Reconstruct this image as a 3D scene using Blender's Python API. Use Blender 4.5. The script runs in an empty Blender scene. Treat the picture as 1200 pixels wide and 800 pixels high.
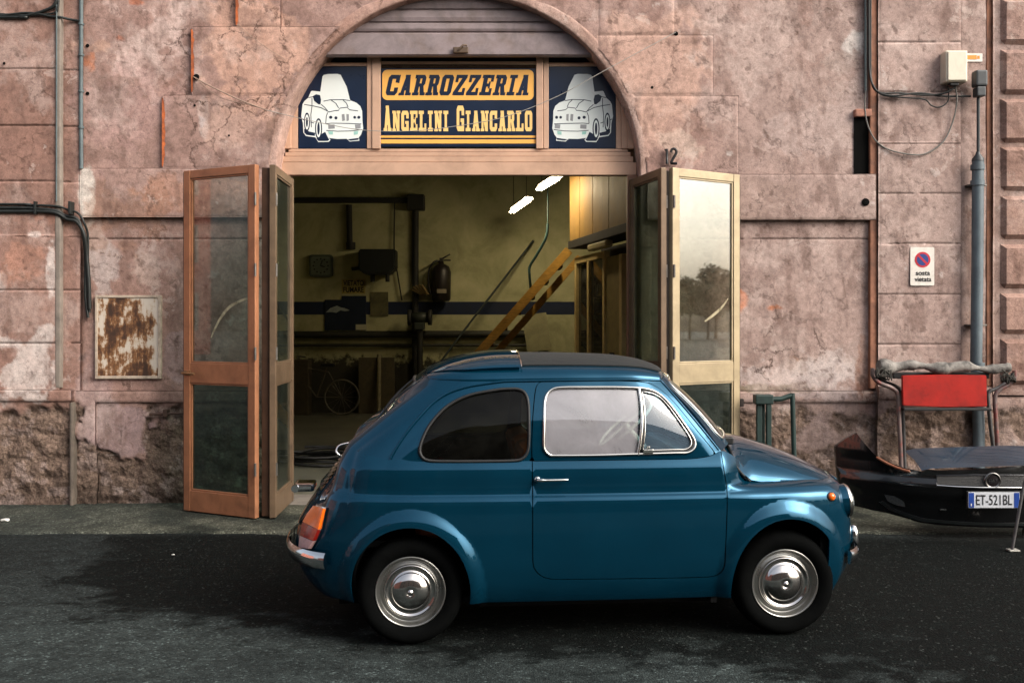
import bpy, bmesh, math, random
import numpy as np
from mathutils import Vector, Matrix
from mathutils.geometry import delaunay_2d_cdt
random.seed(7); RNG = np.random.default_rng(11)
SC = bpy.context.scene; COL = SC.collection
F, HOR, CAMH = 1150.0, 378.0, 1.54
YW = 8.35                                   # plane of the facade
def W(px, py, d): return Vector(((px-600)*d/F, d, CAMH-(py-HOR)*d/F))
def wx(px, d=YW): return (px-600)*d/F
def wz(py, d=YW): return CAMH-(py-HOR)*d/F

# ------------------------------------------------------------------ objects
def tag(o, label=None, cat=None, group=None, kind=None):
    if label: o['label'] = label
    if cat: o['category'] = cat
    if group: o['group'] = group
    if kind: o['kind'] = kind
    return o
def empty(name, loc, label, cat, group=None, rz=0):
    o = bpy.data.objects.new(name, None); COL.objects.link(o)
    o.location = loc; o.rotation_euler = (0, 0, rz); o.empty_display_size = .1
    return tag(o, label, cat, group)
PEND = []
def link(name, me, parent=None, label=None):
    """link a mesh given in WORLD coordinates; with a parent its data is moved into the parent's space"""
    o = bpy.data.objects.new(name, me); COL.objects.link(o)
    if parent is not None:
        o.parent = parent
        m = Matrix.Identity(4); p = parent
        while p is not None:
            m = p.matrix_basis @ m; p = p.parent
        me.transform(m.inverted())
    if label: o['label'] = label
    return o

class MB:
    """collects shapes, builds ONE mesh"""
    def __init__(s): s.v = []; s.f = []; s.sm = []
    def add(s, vs, fs, smooth=False):
        n = len(s.v); s.v += [tuple(p) for p in vs]
        for f in fs: s.f.append(tuple(n+i for i in f)); s.sm.append(smooth)
        return s
    def bm(s, bm, smooth=False, M=None):
        bm.verts.index_update()
        s.add([(M @ v.co if M else v.co) for v in bm.verts], [[v.index for v in f.verts] for f in bm.faces], smooth); bm.free(); return s
    def box(s, x0, x1, y0, y1, z0, z1, bev=0.0, M=None, seg=2):
        bm = bmesh.new(); bmesh.ops.create_cube(bm, size=1)
        for v in bm.verts: v.co = ((x0+x1)/2+v.co.x*(x1-x0), (y0+y1)/2+v.co.y*(y1-y0), (z0+z1)/2+v.co.z*(z1-z0))
        if bev: bmesh.ops.bevel(bm, geom=bm.edges[:], offset=bev, segments=seg, affect='EDGES', profile=.6)
        return s.bm(bm, False, M)
    def prism(s, poly, a, b, M=None, bev=0.0):
        """poly in (x,z), extruded along y from a to b"""
        bm = bmesh.new(); v = [bm.verts.new((x, a, z)) for x, z in poly]
        f = bm.faces.new(v); r = bmesh.ops.extrude_face_region(bm, geom=[f])
        for q in r['geom']:
            if isinstance(q, bmesh.types.BMVert): q.co.y = b
        bmesh.ops.recalc_face_normals(bm, faces=bm.faces)
        if bev: bmesh.ops.bevel(bm, geom=bm.edges[:], offset=bev, segments=2, affect='EDGES')
        return s.bm(bm, False, M)
    def tube(s, pts, r, n=10, cap=True, closed=False, smooth=True):
        pts = [Vector(p) for p in pts]; m = len(pts)
        rr = r if hasattr(r, '__len__') else [r]*m
        up = None; rings = []
        for i in range(m):
            if closed: t = pts[(i+1) % m]-pts[i-1]
            else: t = pts[min(i+1, m-1)]-pts[max(i-1, 0)]
            t.normalize()
            if up is None:
                up = Vector((0, 0, 1)) if abs(t.z) < .9 else Vector((0, 1, 0))
            b = t.cross(up)
            if b.length < 1e-5: b = t.orthogonal()
            b.normalize(); up = b.cross(t).normalized()
            rings.append([pts[i]+(b*math.cos(a)+up*math.sin(a))*rr[i] for a in [2*math.pi*k/n for k in range(n)]])
        vs = [p for R in rings for p in R]; fs = []
        for i in range(m if closed else m-1):
            for k in range(n):
                a = i*n+k; b = i*n+(k+1) % n; c = ((i+1) % m)*n+(k+1) % n; d = ((i+1) % m)*n+k
                fs.append((a, b, c, d))
        s.add(vs, fs, smooth)
        if cap and not closed:
            s.add(rings[0], [tuple(range(n))[::-1]]); s.add(rings[-1], [tuple(range(n))])
        return s
    def lathe(s, prof, M, n=48, smooth=True):
        """prof = [(r, a)] turned about the local z axis, placed by M"""
        vs = []; fs = []; m = len(prof)
        for k in range(n):
            c, q = math.cos(2*math.pi*k/n), math.sin(2*math.pi*k/n)
            vs += [M @ Vector((r*c, r*q, a)) for r, a in prof]
        for k in range(n):
            for i in range(m-1):
                fs.append((k*m+i, ((k+1) % n)*m+i, ((k+1) % n)*m+i+1, k*m+i+1))
        return s.add(vs, fs, smooth)
    def build(s, name, mat, parent=None, label=None, weld=False, auto=None):
        me = bpy.data.meshes.new(name); me.from_pydata(s.v, [], s.f); me.polygons.foreach_set('use_smooth', s.sm)
        me.materials.append(mat)
        bm = bmesh.new(); bm.from_mesh(me)
        if weld: bmesh.ops.remove_doubles(bm, verts=bm.verts, dist=1e-4)
        bmesh.ops.recalc_face_normals(bm, faces=bm.faces)
        bm.to_mesh(me); bm.free()
        if auto: me.set_sharp_from_angle(angle=math.radians(auto))
        me.update()
        return link(name, me, parent, label)

def catmull(pts, k=8, closed=False):
    P = [Vector(p) for p in pts]; n = len(P); out = []
    for i in range(n if closed else n-1):
        if closed: a, b, c, d = P[i-1], P[i], P[(i+1) % n], P[(i+2) % n]
        else: a, b, c, d = P[max(i-1, 0)], P[i], P[i+1], P[min(i+2, n-1)]
        for j in range(k):
            t = j/k
            out.append(.5*((2*b)+(c-a)*t+(2*a-5*b+4*c-d)*t*t+(3*b-a-3*c+d)*t**3))
    if not closed: out.append(P[-1])
    return out
def cdt_fill(polys, extra=()):
    """union of 2D polygons -> verts, tris"""
    vs = []; fs = []
    for p in polys:
        if sum(p[i-1][0]*p[i][1]-p[i][0]*p[i-1][1] for i in range(len(p))) < 0: p = p[::-1]
        n = len(vs); vs += [Vector((q[0], q[1])) for q in p]; fs.append(list(range(n, n+len(p))))
    vs += [Vector(q) for q in extra]
    v, e, f, ov, oe, of = delaunay_2d_cdt(vs, [], fs, 0, 1e-6, True)
    return v, [t for t, o in zip(f, of) if o]

# ------------------------------------------------------------------ noise
def _hash(ix, iy, seed):
    h = (ix.astype(np.int64)*374761393+iy.astype(np.int64)*668265263+seed*1442695041) & 0x7fffffff
    h = ((h ^ (h >> 13))*1274126177) & 0x7fffffff
    return ((h ^ (h >> 16)) & 0xffff)/65535.0
def vnoise(x, y, seed=0):
    ix = np.floor(x); iy = np.floor(y); fx = x-ix; fy = y-iy
    fx = fx*fx*fx*(fx*(fx*6-15)+10); fy = fy*fy*fy*(fy*(fy*6-15)+10)
    a = _hash(ix, iy, seed); b = _hash(ix+1, iy, seed); c = _hash(ix, iy+1, seed); d = _hash(ix+1, iy+1, seed)
    return (a*(1-fx)+b*fx)*(1-fy)+(c*(1-fx)+d*fx)*fy
def fbm(x, y, sc, oct=5, seed=0, gain=.5):
    x = np.asarray(x, float)*sc; y = np.asarray(y, float)*sc; s = 0; a = 1; t = 0
    for k in range(oct):
        c, q = math.cos(.6*k), math.sin(.6*k)
        s = s+a*vnoise(x*c-y*q+13.7*k, x*q+y*c+7.1*k, seed+k*17); t += a; a *= gain; x = x*2.03; y = y*2.03
    return s/t
def cellular(x, y, sc, seed=0):
    """F1 and F2 distances of a jittered lattice"""
    x = np.asarray(x, float)*sc; y = np.asarray(y, float)*sc
    ix = np.floor(x); iy = np.floor(y); f1 = np.full(x.shape, 9.); f2 = np.full(x.shape, 9.); idv = np.zeros(x.shape)
    for dx in (-1, 0, 1):
        for dy in (-1, 0, 1):
            cx = ix+dx; cy = iy+dy
            qx = cx+_hash(cx, cy, seed); qy = cy+_hash(cx, cy, seed+5)
            d = np.hypot(qx-x, qy-y); new = d < f1
            f2 = np.where(new, f1, np.minimum(f2, d)); idv = np.where(new, _hash(cx, cy, seed+9), idv); f1 = np.where(new, d, f1)
    return f1, f2, idv
def sst(a, b, x):
    t = np.clip((x-a)/(b-a), 0, 1); return t*t*(3-2*t)

# ------------------------------------------------------------------ materials
def lin(c):
    return tuple(((x/255)/12.92 if x/255 <= .04045 else ((x/255+.055)/1.055)**2.4) for x in c)
def newmat(name):
    m = bpy.data.materials.new(name); m.use_nodes = True; nt = m.node_tree
    return m, nt, nt.nodes['Principled BSDF'], nt.nodes['Material Output']
def N(nt, t, **kw):
    n = nt.nodes.new(t)
    for k, v in kw.items():
        if k.startswith('i_'): n.inputs[k[2:]].default_value = v
        else: setattr(n, k, v)
    return n
def noise_node(nt, scale, detail=6, rough=.6, coord='Object', dist=0.0, stretch=None):
    tc = N(nt, 'ShaderNodeTexCoord'); no = N(nt, 'ShaderNodeTexNoise')
    no.inputs['Scale'].default_value = scale; no.inputs['Detail'].default_value = detail
    no.inputs['Roughness'].default_value = rough; no.inputs['Distortion'].default_value = dist
    if stretch:
        mp = N(nt, 'ShaderNodeMapping'); mp.inputs['Scale'].default_value = stretch
        nt.links.new(tc.outputs[coord], mp.inputs['Vector']); nt.links.new(mp.outputs['Vector'], no.inputs['Vector'])
    else: nt.links.new(tc.outputs[coord], no.inputs['Vector'])
    return no
def ramp(nt, src, stops):
    r = N(nt, 'ShaderNodeValToRGB'); cr = r.color_ramp
    while len(cr.elements) < len(stops): cr.elements.new(.5)
    for e, (p, c) in zip(cr.elements, stops):
        e.position = p; e.color = (*c, 1) if len(c) == 3 else c
    nt.links.new(src, r.inputs['Fac']); return r
def g(v): return (v, v, v)
def mat(name, c, rough=.6, metal=0.0, var=.15, scale=14, bump=.0, bscale=60, c2=None, dirt=0.0, dscale=5, coat=0.0, spec=.5, rvar=.12, stretch=None):
    """paint / plaster / metal with uneven colour, gloss and relief; c in sRGB 0-255"""
    m, nt, P, out = newmat(name); L = nt.links.new
    a = lin(c); b = lin(c2) if c2 else tuple(x*(1-var) for x in a); hi = tuple(min(1, x*(1+var*.7)) for x in a)
    no = noise_node(nt, scale, 6, .62, stretch=stretch)
    r = ramp(nt, no.outputs['Fac'], [(.28, b), (.5, a), (.74, hi)])
    col = r.outputs['Color']
    if dirt:
        n2 = noise_node(nt, dscale, 8, .7, dist=.6)
        k = ramp(nt, n2.outputs['Fac'], [(.45, g(0)), (.7, g(dirt))])
        mx = N(nt, 'ShaderNodeMix', data_type='RGBA'); L(k.outputs['Color'], mx.inputs['Factor']); L(col, mx.inputs['A'])
        mx.inputs['B'].default_value = (*tuple(x*.25+.01 for x in a), 1); col = mx.outputs['Result']
    L(col, P.inputs['Base Color'])
    P.inputs['Metallic'].default_value = metal; P.inputs['Specular IOR Level'].default_value = spec
    mr = N(nt, 'ShaderNodeMapRange'); L(no.outputs['Fac'], mr.inputs['Value'])
    mr.inputs['To Min'].default_value = max(.02, rough-rvar); mr.inputs['To Max'].default_value = min(1, rough+rvar)
    L(mr.outputs['Result'], P.inputs['Roughness'])
    if coat: P.inputs['Coat Weight'].default_value = coat; P.inputs['Coat Roughness'].default_value = .03
    if bump:
        n3 = noise_node(nt, bscale, 5, .65); bp = N(nt, 'ShaderNodeBump'); bp.inputs['Strength'].default_value = bump
        bp.inputs['Distance'].default_value = .01
        L(n3.outputs['Fac'], bp.inputs['Height']); L(bp.outputs['Normal'], P.inputs['Normal'])
    return m
def glass(name, tint=(235, 240, 235), ior=1.8, dirt=.12, dcol=(170, 165, 150), dscale=7, rough=.02, base=0.0, streak=None):
    """thin pane: clear, mirror by Fresnel, dust film in patches"""
    m, nt, P, out = newmat(name); nt.nodes.remove(P); L = nt.links.new
    tr = N(nt, 'ShaderNodeBsdfTransparent'); tr.inputs['Color'].default_value = (*lin(tint), 1)
    gl = N(nt, 'ShaderNodeBsdfGlossy'); gl.inputs['Roughness'].default_value = rough
    fr = N(nt, 'ShaderNodeFresnel'); ge = N(nt, 'ShaderNodeNewGeometry'); b1 = N(nt, 'ShaderNodeMath', operation='MULTIPLY_ADD'); L(ge.outputs['Backfacing'], b1.inputs[0]); b1.inputs[1].default_value = -2; b1.inputs[2].default_value = 1
    b2 = N(nt, 'ShaderNodeMath', operation='POWER'); b2.inputs[0].default_value = ior; L(b1.outputs['Value'], b2.inputs[1]); L(b2.outputs['Value'], fr.inputs['IOR'])
    mx = N(nt, 'ShaderNodeMixShader'); L(fr.outputs['Fac'], mx.inputs['Fac']); L(tr.outputs['BSDF'], mx.inputs[1]); L(gl.outputs['BSDF'], mx.inputs[2])
    df = N(nt, 'ShaderNodeBsdfDiffuse'); df.inputs['Color'].default_value = (*lin(dcol), 1)
    no = noise_node(nt, dscale, 9, .72, dist=.8, stretch=streak)
    k = ramp(nt, no.outputs['Fac'], [(.35, g(base)), (.75, g(min(1, base+dirt)))])
    m2 = N(nt, 'ShaderNodeMixShader'); L(k.outputs['Color'], m2.inputs['Fac']); L(mx.outputs['Shader'], m2.inputs[1]); L(df.outputs['BSDF'], m2.inputs[2])
    L(m2.outputs['Shader'], out.inputs['Surface'])
    return m
def emit(name, c, s):
    m, nt, P, out = newmat(name); P.inputs['Base Color'].default_value = (.8, .8, .8, 1)
    P.inputs['Emission Color'].default_value = (*lin(c), 1); P.inputs['Emission Strength'].default_value = s; return m
# ------------------------------------------------------------------ facade plaster
def plaster_mat():
    m, nt, P, out = newmat('old_plaster'); L = nt.links.new
    at = N(nt, 'ShaderNodeAttribute', attribute_name='Col'); mk = N(nt, 'ShaderNodeAttribute', attribute_name='Msk')
    sep = N(nt, 'ShaderNodeSeparateColor'); L(mk.outputs['Color'], sep.inputs['Color'])
    n1 = noise_node(nt, 22, 10, .7, dist=.3); n2 = noise_node(nt, 130, 6, .75)
    r1 = ramp(nt, n1.outputs['Fac'], [(.28, g(.62)), (.5, g(1.0)), (.72, g(1.24))])
    r2 = ramp(nt, n2.outputs['Fac'], [(.3, g(.62)), (.55, g(1.0)), (.75, g(1.24))])
    nr = noise_node(nt, 46, 10, .78); rr = ramp(nt, nr.outputs['Fac'], [(.34, g(.42)), (.5, g(.95)), (.62, g(1.35)), (.72, g(1.8))]); mrb = N(nt, 'ShaderNodeMix', data_type='RGBA'); mrb.inputs['A'].default_value = (1, 1, 1, 1)
    L(sep.outputs['Green'], mrb.inputs['Factor']); L(rr.outputs['Color'], mrb.inputs['B']); mrc = N(nt, 'ShaderNodeMix', data_type='RGBA', blend_type='MULTIPLY'); mrc.inputs['Factor'].default_value = 1; L(at.outputs['Color'], mrc.inputs['A']); L(mrb.outputs['Result'], mrc.inputs['B'])
    m1 = N(nt, 'ShaderNodeMix', data_type='RGBA', blend_type='MULTIPLY'); m1.inputs['Factor'].default_value = 1
    L(mrc.outputs['Result'], m1.inputs['A']); L(r1.outputs['Color'], m1.inputs['B'])
    m2 = N(nt, 'ShaderNodeMix', data_type='RGBA', blend_type='MULTIPLY'); m2.inputs['Factor'].default_value = 1
    L(m1.outputs['Result'], m2.inputs['A']); L(r2.outputs['Color'], m2.inputs['B'])
    # flakes: the thin lime coat has come away in sharp-edged scales; and pits
    fl = noise_node(nt, 4.2, 14, .74, dist=.25); fk = ramp(nt, fl.outputs['Fac'], [(.575, g(0)), (.59, g(1))]); fz = noise_node(nt, 1.3, 4, .6); fzr = ramp(nt, fz.outputs['Fac'], [(.44, g(0)), (.60, g(1))])
    fm_ = N(nt, 'ShaderNodeMath', operation='MULTIPLY'); L(fk.outputs['Color'], fm_.inputs[0]); L(fzr.outputs['Color'], fm_.inputs[1])
    lt = N(nt, 'ShaderNodeMix', data_type='RGBA', blend_type='MIX'); fs_ = N(nt, 'ShaderNodeMath', operation='MULTIPLY'); L(fm_.outputs['Value'], fs_.inputs[0]); fs_.inputs[1].default_value = .34
    L(fs_.outputs['Value'], lt.inputs['Factor']); L(m2.outputs['Result'], lt.inputs['A']); lt.inputs['B'].default_value = (*lin((214, 196, 186)), 1)
    fd = noise_node(nt, 3.6, 14, .76, dist=.3); fdk = ramp(nt, fd.outputs['Fac'], [(.36, g(.42)), (.385, g(0))]); dk = N(nt, 'ShaderNodeMix', data_type='RGBA'); L(fdk.outputs['Color'], dk.inputs['Factor']); L(lt.outputs['Result'], dk.inputs['A']); dk.inputs['B'].default_value = (*lin((112, 82, 70)), 1)
    pz = noise_node(nt, 75, 3, .6); pk = ramp(nt, pz.outputs['Fac'], [(.66, g(0)), (.72, g(.6))]); pm = N(nt, 'ShaderNodeMix', data_type='RGBA'); L(pk.outputs['Color'], pm.inputs['Factor']); L(dk.outputs['Result'], pm.inputs['A']); pm.inputs['B'].default_value = (*lin((104, 78, 68)), 1)
    # hairline cracks
    tc = N(nt, 'ShaderNodeTexCoord'); wn = noise_node(nt, 2.6, 9, .72)
    vm = N(nt, 'ShaderNodeVectorMath', operation='MULTIPLY_ADD'); L(wn.outputs['Color'], vm.inputs[0]); vm.inputs[1].default_value = (.55, .0, .55)
    L(tc.outputs['Object'], vm.inputs[2])
    vo = N(nt, 'ShaderNodeTexVoronoi', feature='DISTANCE_TO_EDGE'); vo.inputs['Scale'].default_value = 3.0
    L(vm.outputs['Vector'], vo.inputs['Vector'])
    rc = ramp(nt, vo.outputs['Distance'], [(.0, g(1)), (.007, g(.7)), (.018, g(0))])
    br = noise_node(nt, 3.1, 3, .6); rb = ramp(nt, br.outputs['Fac'], [(.42, g(0)), (.56, g(1))])
    ml = N(nt, 'ShaderNodeMath', operation='MULTIPLY'); L(rc.outputs['Color'], ml.inputs[0]); L(sep.outputs['Red'], ml.inputs[1])
    ml2 = N(nt, 'ShaderNodeMath', operation='MULTIPLY'); L(ml.outputs['Value'], ml2.inputs[0]); L(rb.outputs['Color'], ml2.inputs[1])
    mc = N(nt, 'ShaderNodeMix', data_type='RGBA'); L(ml2.outputs['Value'], mc.inputs['Factor']); L(pm.outputs['Result'], mc.inputs['A'])
    mc.inputs['B'].default_value = (*lin((70, 50, 42)), 1)
    L(mc.outputs['Result'], P.inputs['Base Color']); P.inputs['Roughness'].default_value = .92; P.inputs['Specular IOR Level'].default_value = .2
    # relief: grain everywhere, lumps where the plaster is gone, grooves at the cracks
    n3 = noise_node(nt, 38, 8, .7)
    a1 = N(nt, 'ShaderNodeMath', operation='MULTIPLY_ADD'); L(sep.outputs['Green'], a1.inputs[0]); a1.inputs[1].default_value = 3.4; a1.inputs[2].default_value = .35
    a2 = N(nt, 'ShaderNodeMath', operation='MULTIPLY'); L(n3.outputs['Fac'], a2.inputs[0]); L(a1.outputs['Value'], a2.inputs[1])
    a3 = N(nt, 'ShaderNodeMath', operation='MULTIPLY_ADD'); L(ml2.outputs['Value'], a3.inputs[0]); a3.inputs[1].default_value = -.5; a4 = N(nt, 'ShaderNodeMath', operation='MULTIPLY_ADD'); L(fm_.outputs['Value'], a4.inputs[0]); a4.inputs[1].default_value = -.12; L(a2.outputs['Value'], a4.inputs[2]); a5 = N(nt, 'ShaderNodeMath', operation='MULTIPLY_ADD'); L(fdk.outputs['Color'], a5.inputs[0]); a5.inputs[1].default_value = -.4; L(a4.outputs['Value'], a5.inputs[2]); L(a5.outputs['Value'], a3.inputs[2])
    bp = N(nt, 'ShaderNodeBump'); bp.inputs['Distance'].default_value = .011; bp.inputs['Strength'].default_value = .8
    L(a3.outputs['Value'], bp.inputs['Height']); L(bp.outputs['Normal'], P.inputs['Normal'])
    return m
PLASTER = plaster_mat()
def rgb(c): return np.array(lin(c))
# stains and lost plaster: (x, y, rx, ry, colour, strength, ragged) in facade units (138 to the metre)
WHITE_P = (212, 198, 190)
PATCHES = [
 (40, 432, 46, 46, WHITE_P, .8, 1.5), (66, 322, 7, 34, WHITE_P, .8, .9), (10, 402, 26, 9, WHITE_P, .75, 1.2), (60, 395, 16, 26, WHITE_P, .8, 1.2),
 (4, 330, 10, 12, WHITE_P, .6, 1.5), (104, 226, 10, 34, (214, 202, 190), .9, .8), (240, 140, 7, 26, (205, 195, 192), .5, .9),
 (46, 276, 9, 4, WHITE_P, .6, 1.2), (120, 320, 16, 46, (190, 176, 170), .6, 1.6), (180, 320, 16, 26, (205, 180, 165), .45, 1.6), (150, 250, 50, 30, (160, 118, 92), .45, 1.8),
 (140, 505, 52, 34, (168, 144, 146), .6, .9), (206, 415, 16, 36, (176, 150, 150), .6, 1.4), (110, 470, 22, 50, (168, 142, 138), .6, 1.4),
 (107, 72, 9, 16, (186, 112, 72), .8, 1.2), (142, 45, 10, 6, (182, 106, 74), .8, 1.5), (160, 2, 10, 5, (190, 112, 78), .8, 1.5), (118, 55, 26, 10, (190, 150, 128), .6, 1.6),
 (180, 60, 66, 52, (204, 176, 166), .65, 1.6), (150, 130, 50, 56, (176, 140, 132), .6, 1.8), (205, 75, 30, 14, (140, 104, 92), .55, 1.8), (205, 100, 22, 14, (150, 110, 96), .5, 1.8),
 (300, 60, 60, 90, (206, 160, 136), .6, 1.0), (270, 150, 40, 36, (200, 164, 146), .5, 1.4), (760, 90, 70, 80, (206, 166, 146), .55, 1.0), (790, 150, 60, 34, (196, 158, 140), .4, 1.4),
 (1000, 52, 14, 16, (216, 206, 198), .9, 1.0), (980, 72, 22, 10, (196, 182, 172), .6, 1.8), (960, 78, 50, 20, (140, 112, 102), .55, 2.0), (945, 18, 10, 26, (150, 114, 100), .4, 1.8),
 (905, 60, 60, 50, (190, 166, 156), .6, 2.0), (960, 150, 60, 40, (190, 168, 160), .5, 1.8), (805, 165, 30, 14, (198, 176, 160), .5, 1.8), (855, 180, 5, 4, WHITE_P, .9, 1.2),
 (866, 355, 8, 13, (196, 108, 50), .85, 1.0), (908, 360, 14, 8, (196, 112, 60), .85, 1.5), (932, 425, 16, 10, (150, 104, 66), .75, 1.6), (930, 440, 64, 26, (206, 190, 184), .6, 1.9),
 (970, 430, 40, 20, (200, 186, 180), .5, 1.8), (1050, 440, 30, 26, (190, 168, 158), .5, 1.8), (905, 455, 46, 5, (106, 96, 66), .6, 1.8), (1040, 210, 40, 60, (180, 156, 146), .5, 1.8),
 (1076, 70, 40, 40, (184, 158, 148), .5, 1.8), (1012, 440, 9, 60, (150, 96, 62), .6, 1.0), (1030, 425, 12, 14, (96, 62, 46), .5, 1.8), (950, 500, 60, 36, (168, 146, 142), .5, 2.0), (1090, 510, 46, 30, (160, 136, 132), .5, 2.0),
 (320, 165, 10, 26, (120, 92, 78), .6, 1.2), (35, 170, 36, 28, (150, 112, 98), .4, 1.8), (30, 310, 30, 26, (190, 136, 112), .55, 1.8), (35, 250, 40, 10, (176, 120, 98), .5, 1.8), (160, 420, 60, 30, (140, 108, 98), .5, 1.8),
 (240, 230, 80, 24, (172, 122, 96), .55, 1.4), (860, 230, 80, 24, (160, 134, 122), .5, 1.4), (1180, 300, 40, 200, (172, 140, 124), .4, 1.5), (1176, 440, 24, 18, (120, 90, 80), .6, 1.8),
]
GROOVES = {'left': [84, 150, 214, 278, 340, 402], 'mid': [280, 340], 'right': [52, 110, 170, 228, 286, 345, 403], 'none': []}
def facade_color(P, Q):
    n1 = fbm(P, Q, 1/150, 5, 3); n2 = fbm(P, Q, 1/38, 6, 21, .6); n3 = fbm(P, Q, 1/12, 4, 77, .6); n4 = fbm(P, Q*.35, 1/16, 5, 51, .6)
    A, B, C = rgb((166, 134, 123)), rgb((190, 161, 150)), rgb((146, 114, 103))
    k = np.clip((n1-.3)/.4, 0, 1)[..., None]; col = A*(1-k)+B*k
    k = sst(.48, .66, n2)[..., None]*.7; col = col*(1-k)+C*k
    k = (sst(105, 80, P)*.75)[..., None]; col = col*(1-k)+(rgb((140, 103, 88))*(.8+.4*n2[..., None]))*k          # browner strip at the corner
    k = (sst(800, 900, P)*.6)[..., None]; col = col*(1-k)+(rgb((170, 148, 139))*(.75+.5*n2[..., None]))*k
    k = (sst(215, 290, Q)*sst(330, 240, P)*.5)[..., None]; col = col*(1-k)+rgb((158, 122, 108))*(.7+.6*n4[..., None])*k
    for (cx, cy, rx, ry, c, s, rag) in PATCHES:
        box = (np.abs(P-cx) < rx*2.6) & (np.abs(Q-cy) < ry*2.6)
        if not box.any(): continue
        d = np.hypot((P[box]-cx)/rx, (Q[box]-cy)/ry)+(n2[box]-.5)*rag*1.5+(n3[box]-.5)*rag*.7
        k = (sst(1.08, .82, d)*s*(.75+.5*n3[box]))[..., None]; k = np.clip(k, 0, 1)
        col[box] = col[box]*(1-k)+rgb(c)*k
    n5 = fbm(P, Q, 1/60, 7, 131, .68); n6 = fbm(P, Q, 1/22, 6, 151, .68)
    k = (sst(.52, .70, n5)*.34)[..., None]; col = col*(1-k)+rgb((206, 184, 174))*k
    k = (sst(.46, .32, n6)*.26)[..., None]; col = col*(1-k)+rgb((122, 92, 82))*k
    col = col*(.86+.34*(n6-.5)[..., None]*2*.6+.14)
    # soot runs and damp near the ground
    k = (sst(.56, .74, n4)*.45)[..., None]; col = col*(1-k)+rgb((104, 78, 68))*k
    k = (sst(440, 590, Q+(n2-.5)*80)*.5)[..., None]; col = col*(1-k)+rgb((92, 72, 62))*k
    # small flecks of bare render
    fl = ((n3 > .70) & (n2 > .56) & (n1 > .5)); col[fl] = col[fl]*.55+rgb((212, 198, 190))*.45
    fl = (n3 < .29) & (n2 < .48); col[fl] = col[fl]*.5+rgb((84, 60, 50))*.5
    lum = (col*np.array([.25, .6, .15])).sum(-1, keepdims=True); col = col*.90+lum*.10
    return np.clip(col, 0.005, .9)
def rubble_mask(P, Q):
    n2 = fbm(P, Q, 1/30, 5, 91, .6)
    m = sst(474, 484, Q+(n2-.5)*30)
    keep = sst(1.0, .86, np.hypot((P-146)/52, (Q-492)/40)+(n2-.5)*1.3)      # a plate of plaster still holding
    keep = np.maximum(keep, sst(.52, .62, fbm(P, Q, 1/70, 4, 15))*(P > 800)*sst(575, 520, Q)*.8)
    return m*(1-keep)
def facade_relief(P, Q, rub):
    n2 = fbm(P, Q, 1/38, 6, 21, .6); n3 = fbm(P, Q, 1/12, 4, 77, .6)
    d = (fbm(P, Q, 1/120, 3, 8)-.5)*.02+(n2-.5)*.010+(n3-.5)*.004
    f1, f2, idv = cellular(P+(n2-.5)*22, Q*1.25+(n3-.5)*16, 1/24, 4)
    r = (.5-f1)*.030+(fbm(P, Q, 1/16, 5, 33, .65)-.5)*.075-.028
    return d*(1-rub)+rub*r
def axis(a, b, step, lines, eps=.7):
    v = list(np.arange(a, b, step))+[b]
    for q in lines:
        if a < q < b: v = [x for x in v if abs(x-q) > step*.45]+[q-2*eps, q-eps*.6, q+eps*.6, q+2*eps]
    return np.array(sorted(v))
def arch_inside(P, Q, r, hw):
    return ((np.hypot(P-537, Q-205) < r) & (Q < 206)) | ((np.abs(P-537) < hw) & (Q >= 205))
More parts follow.
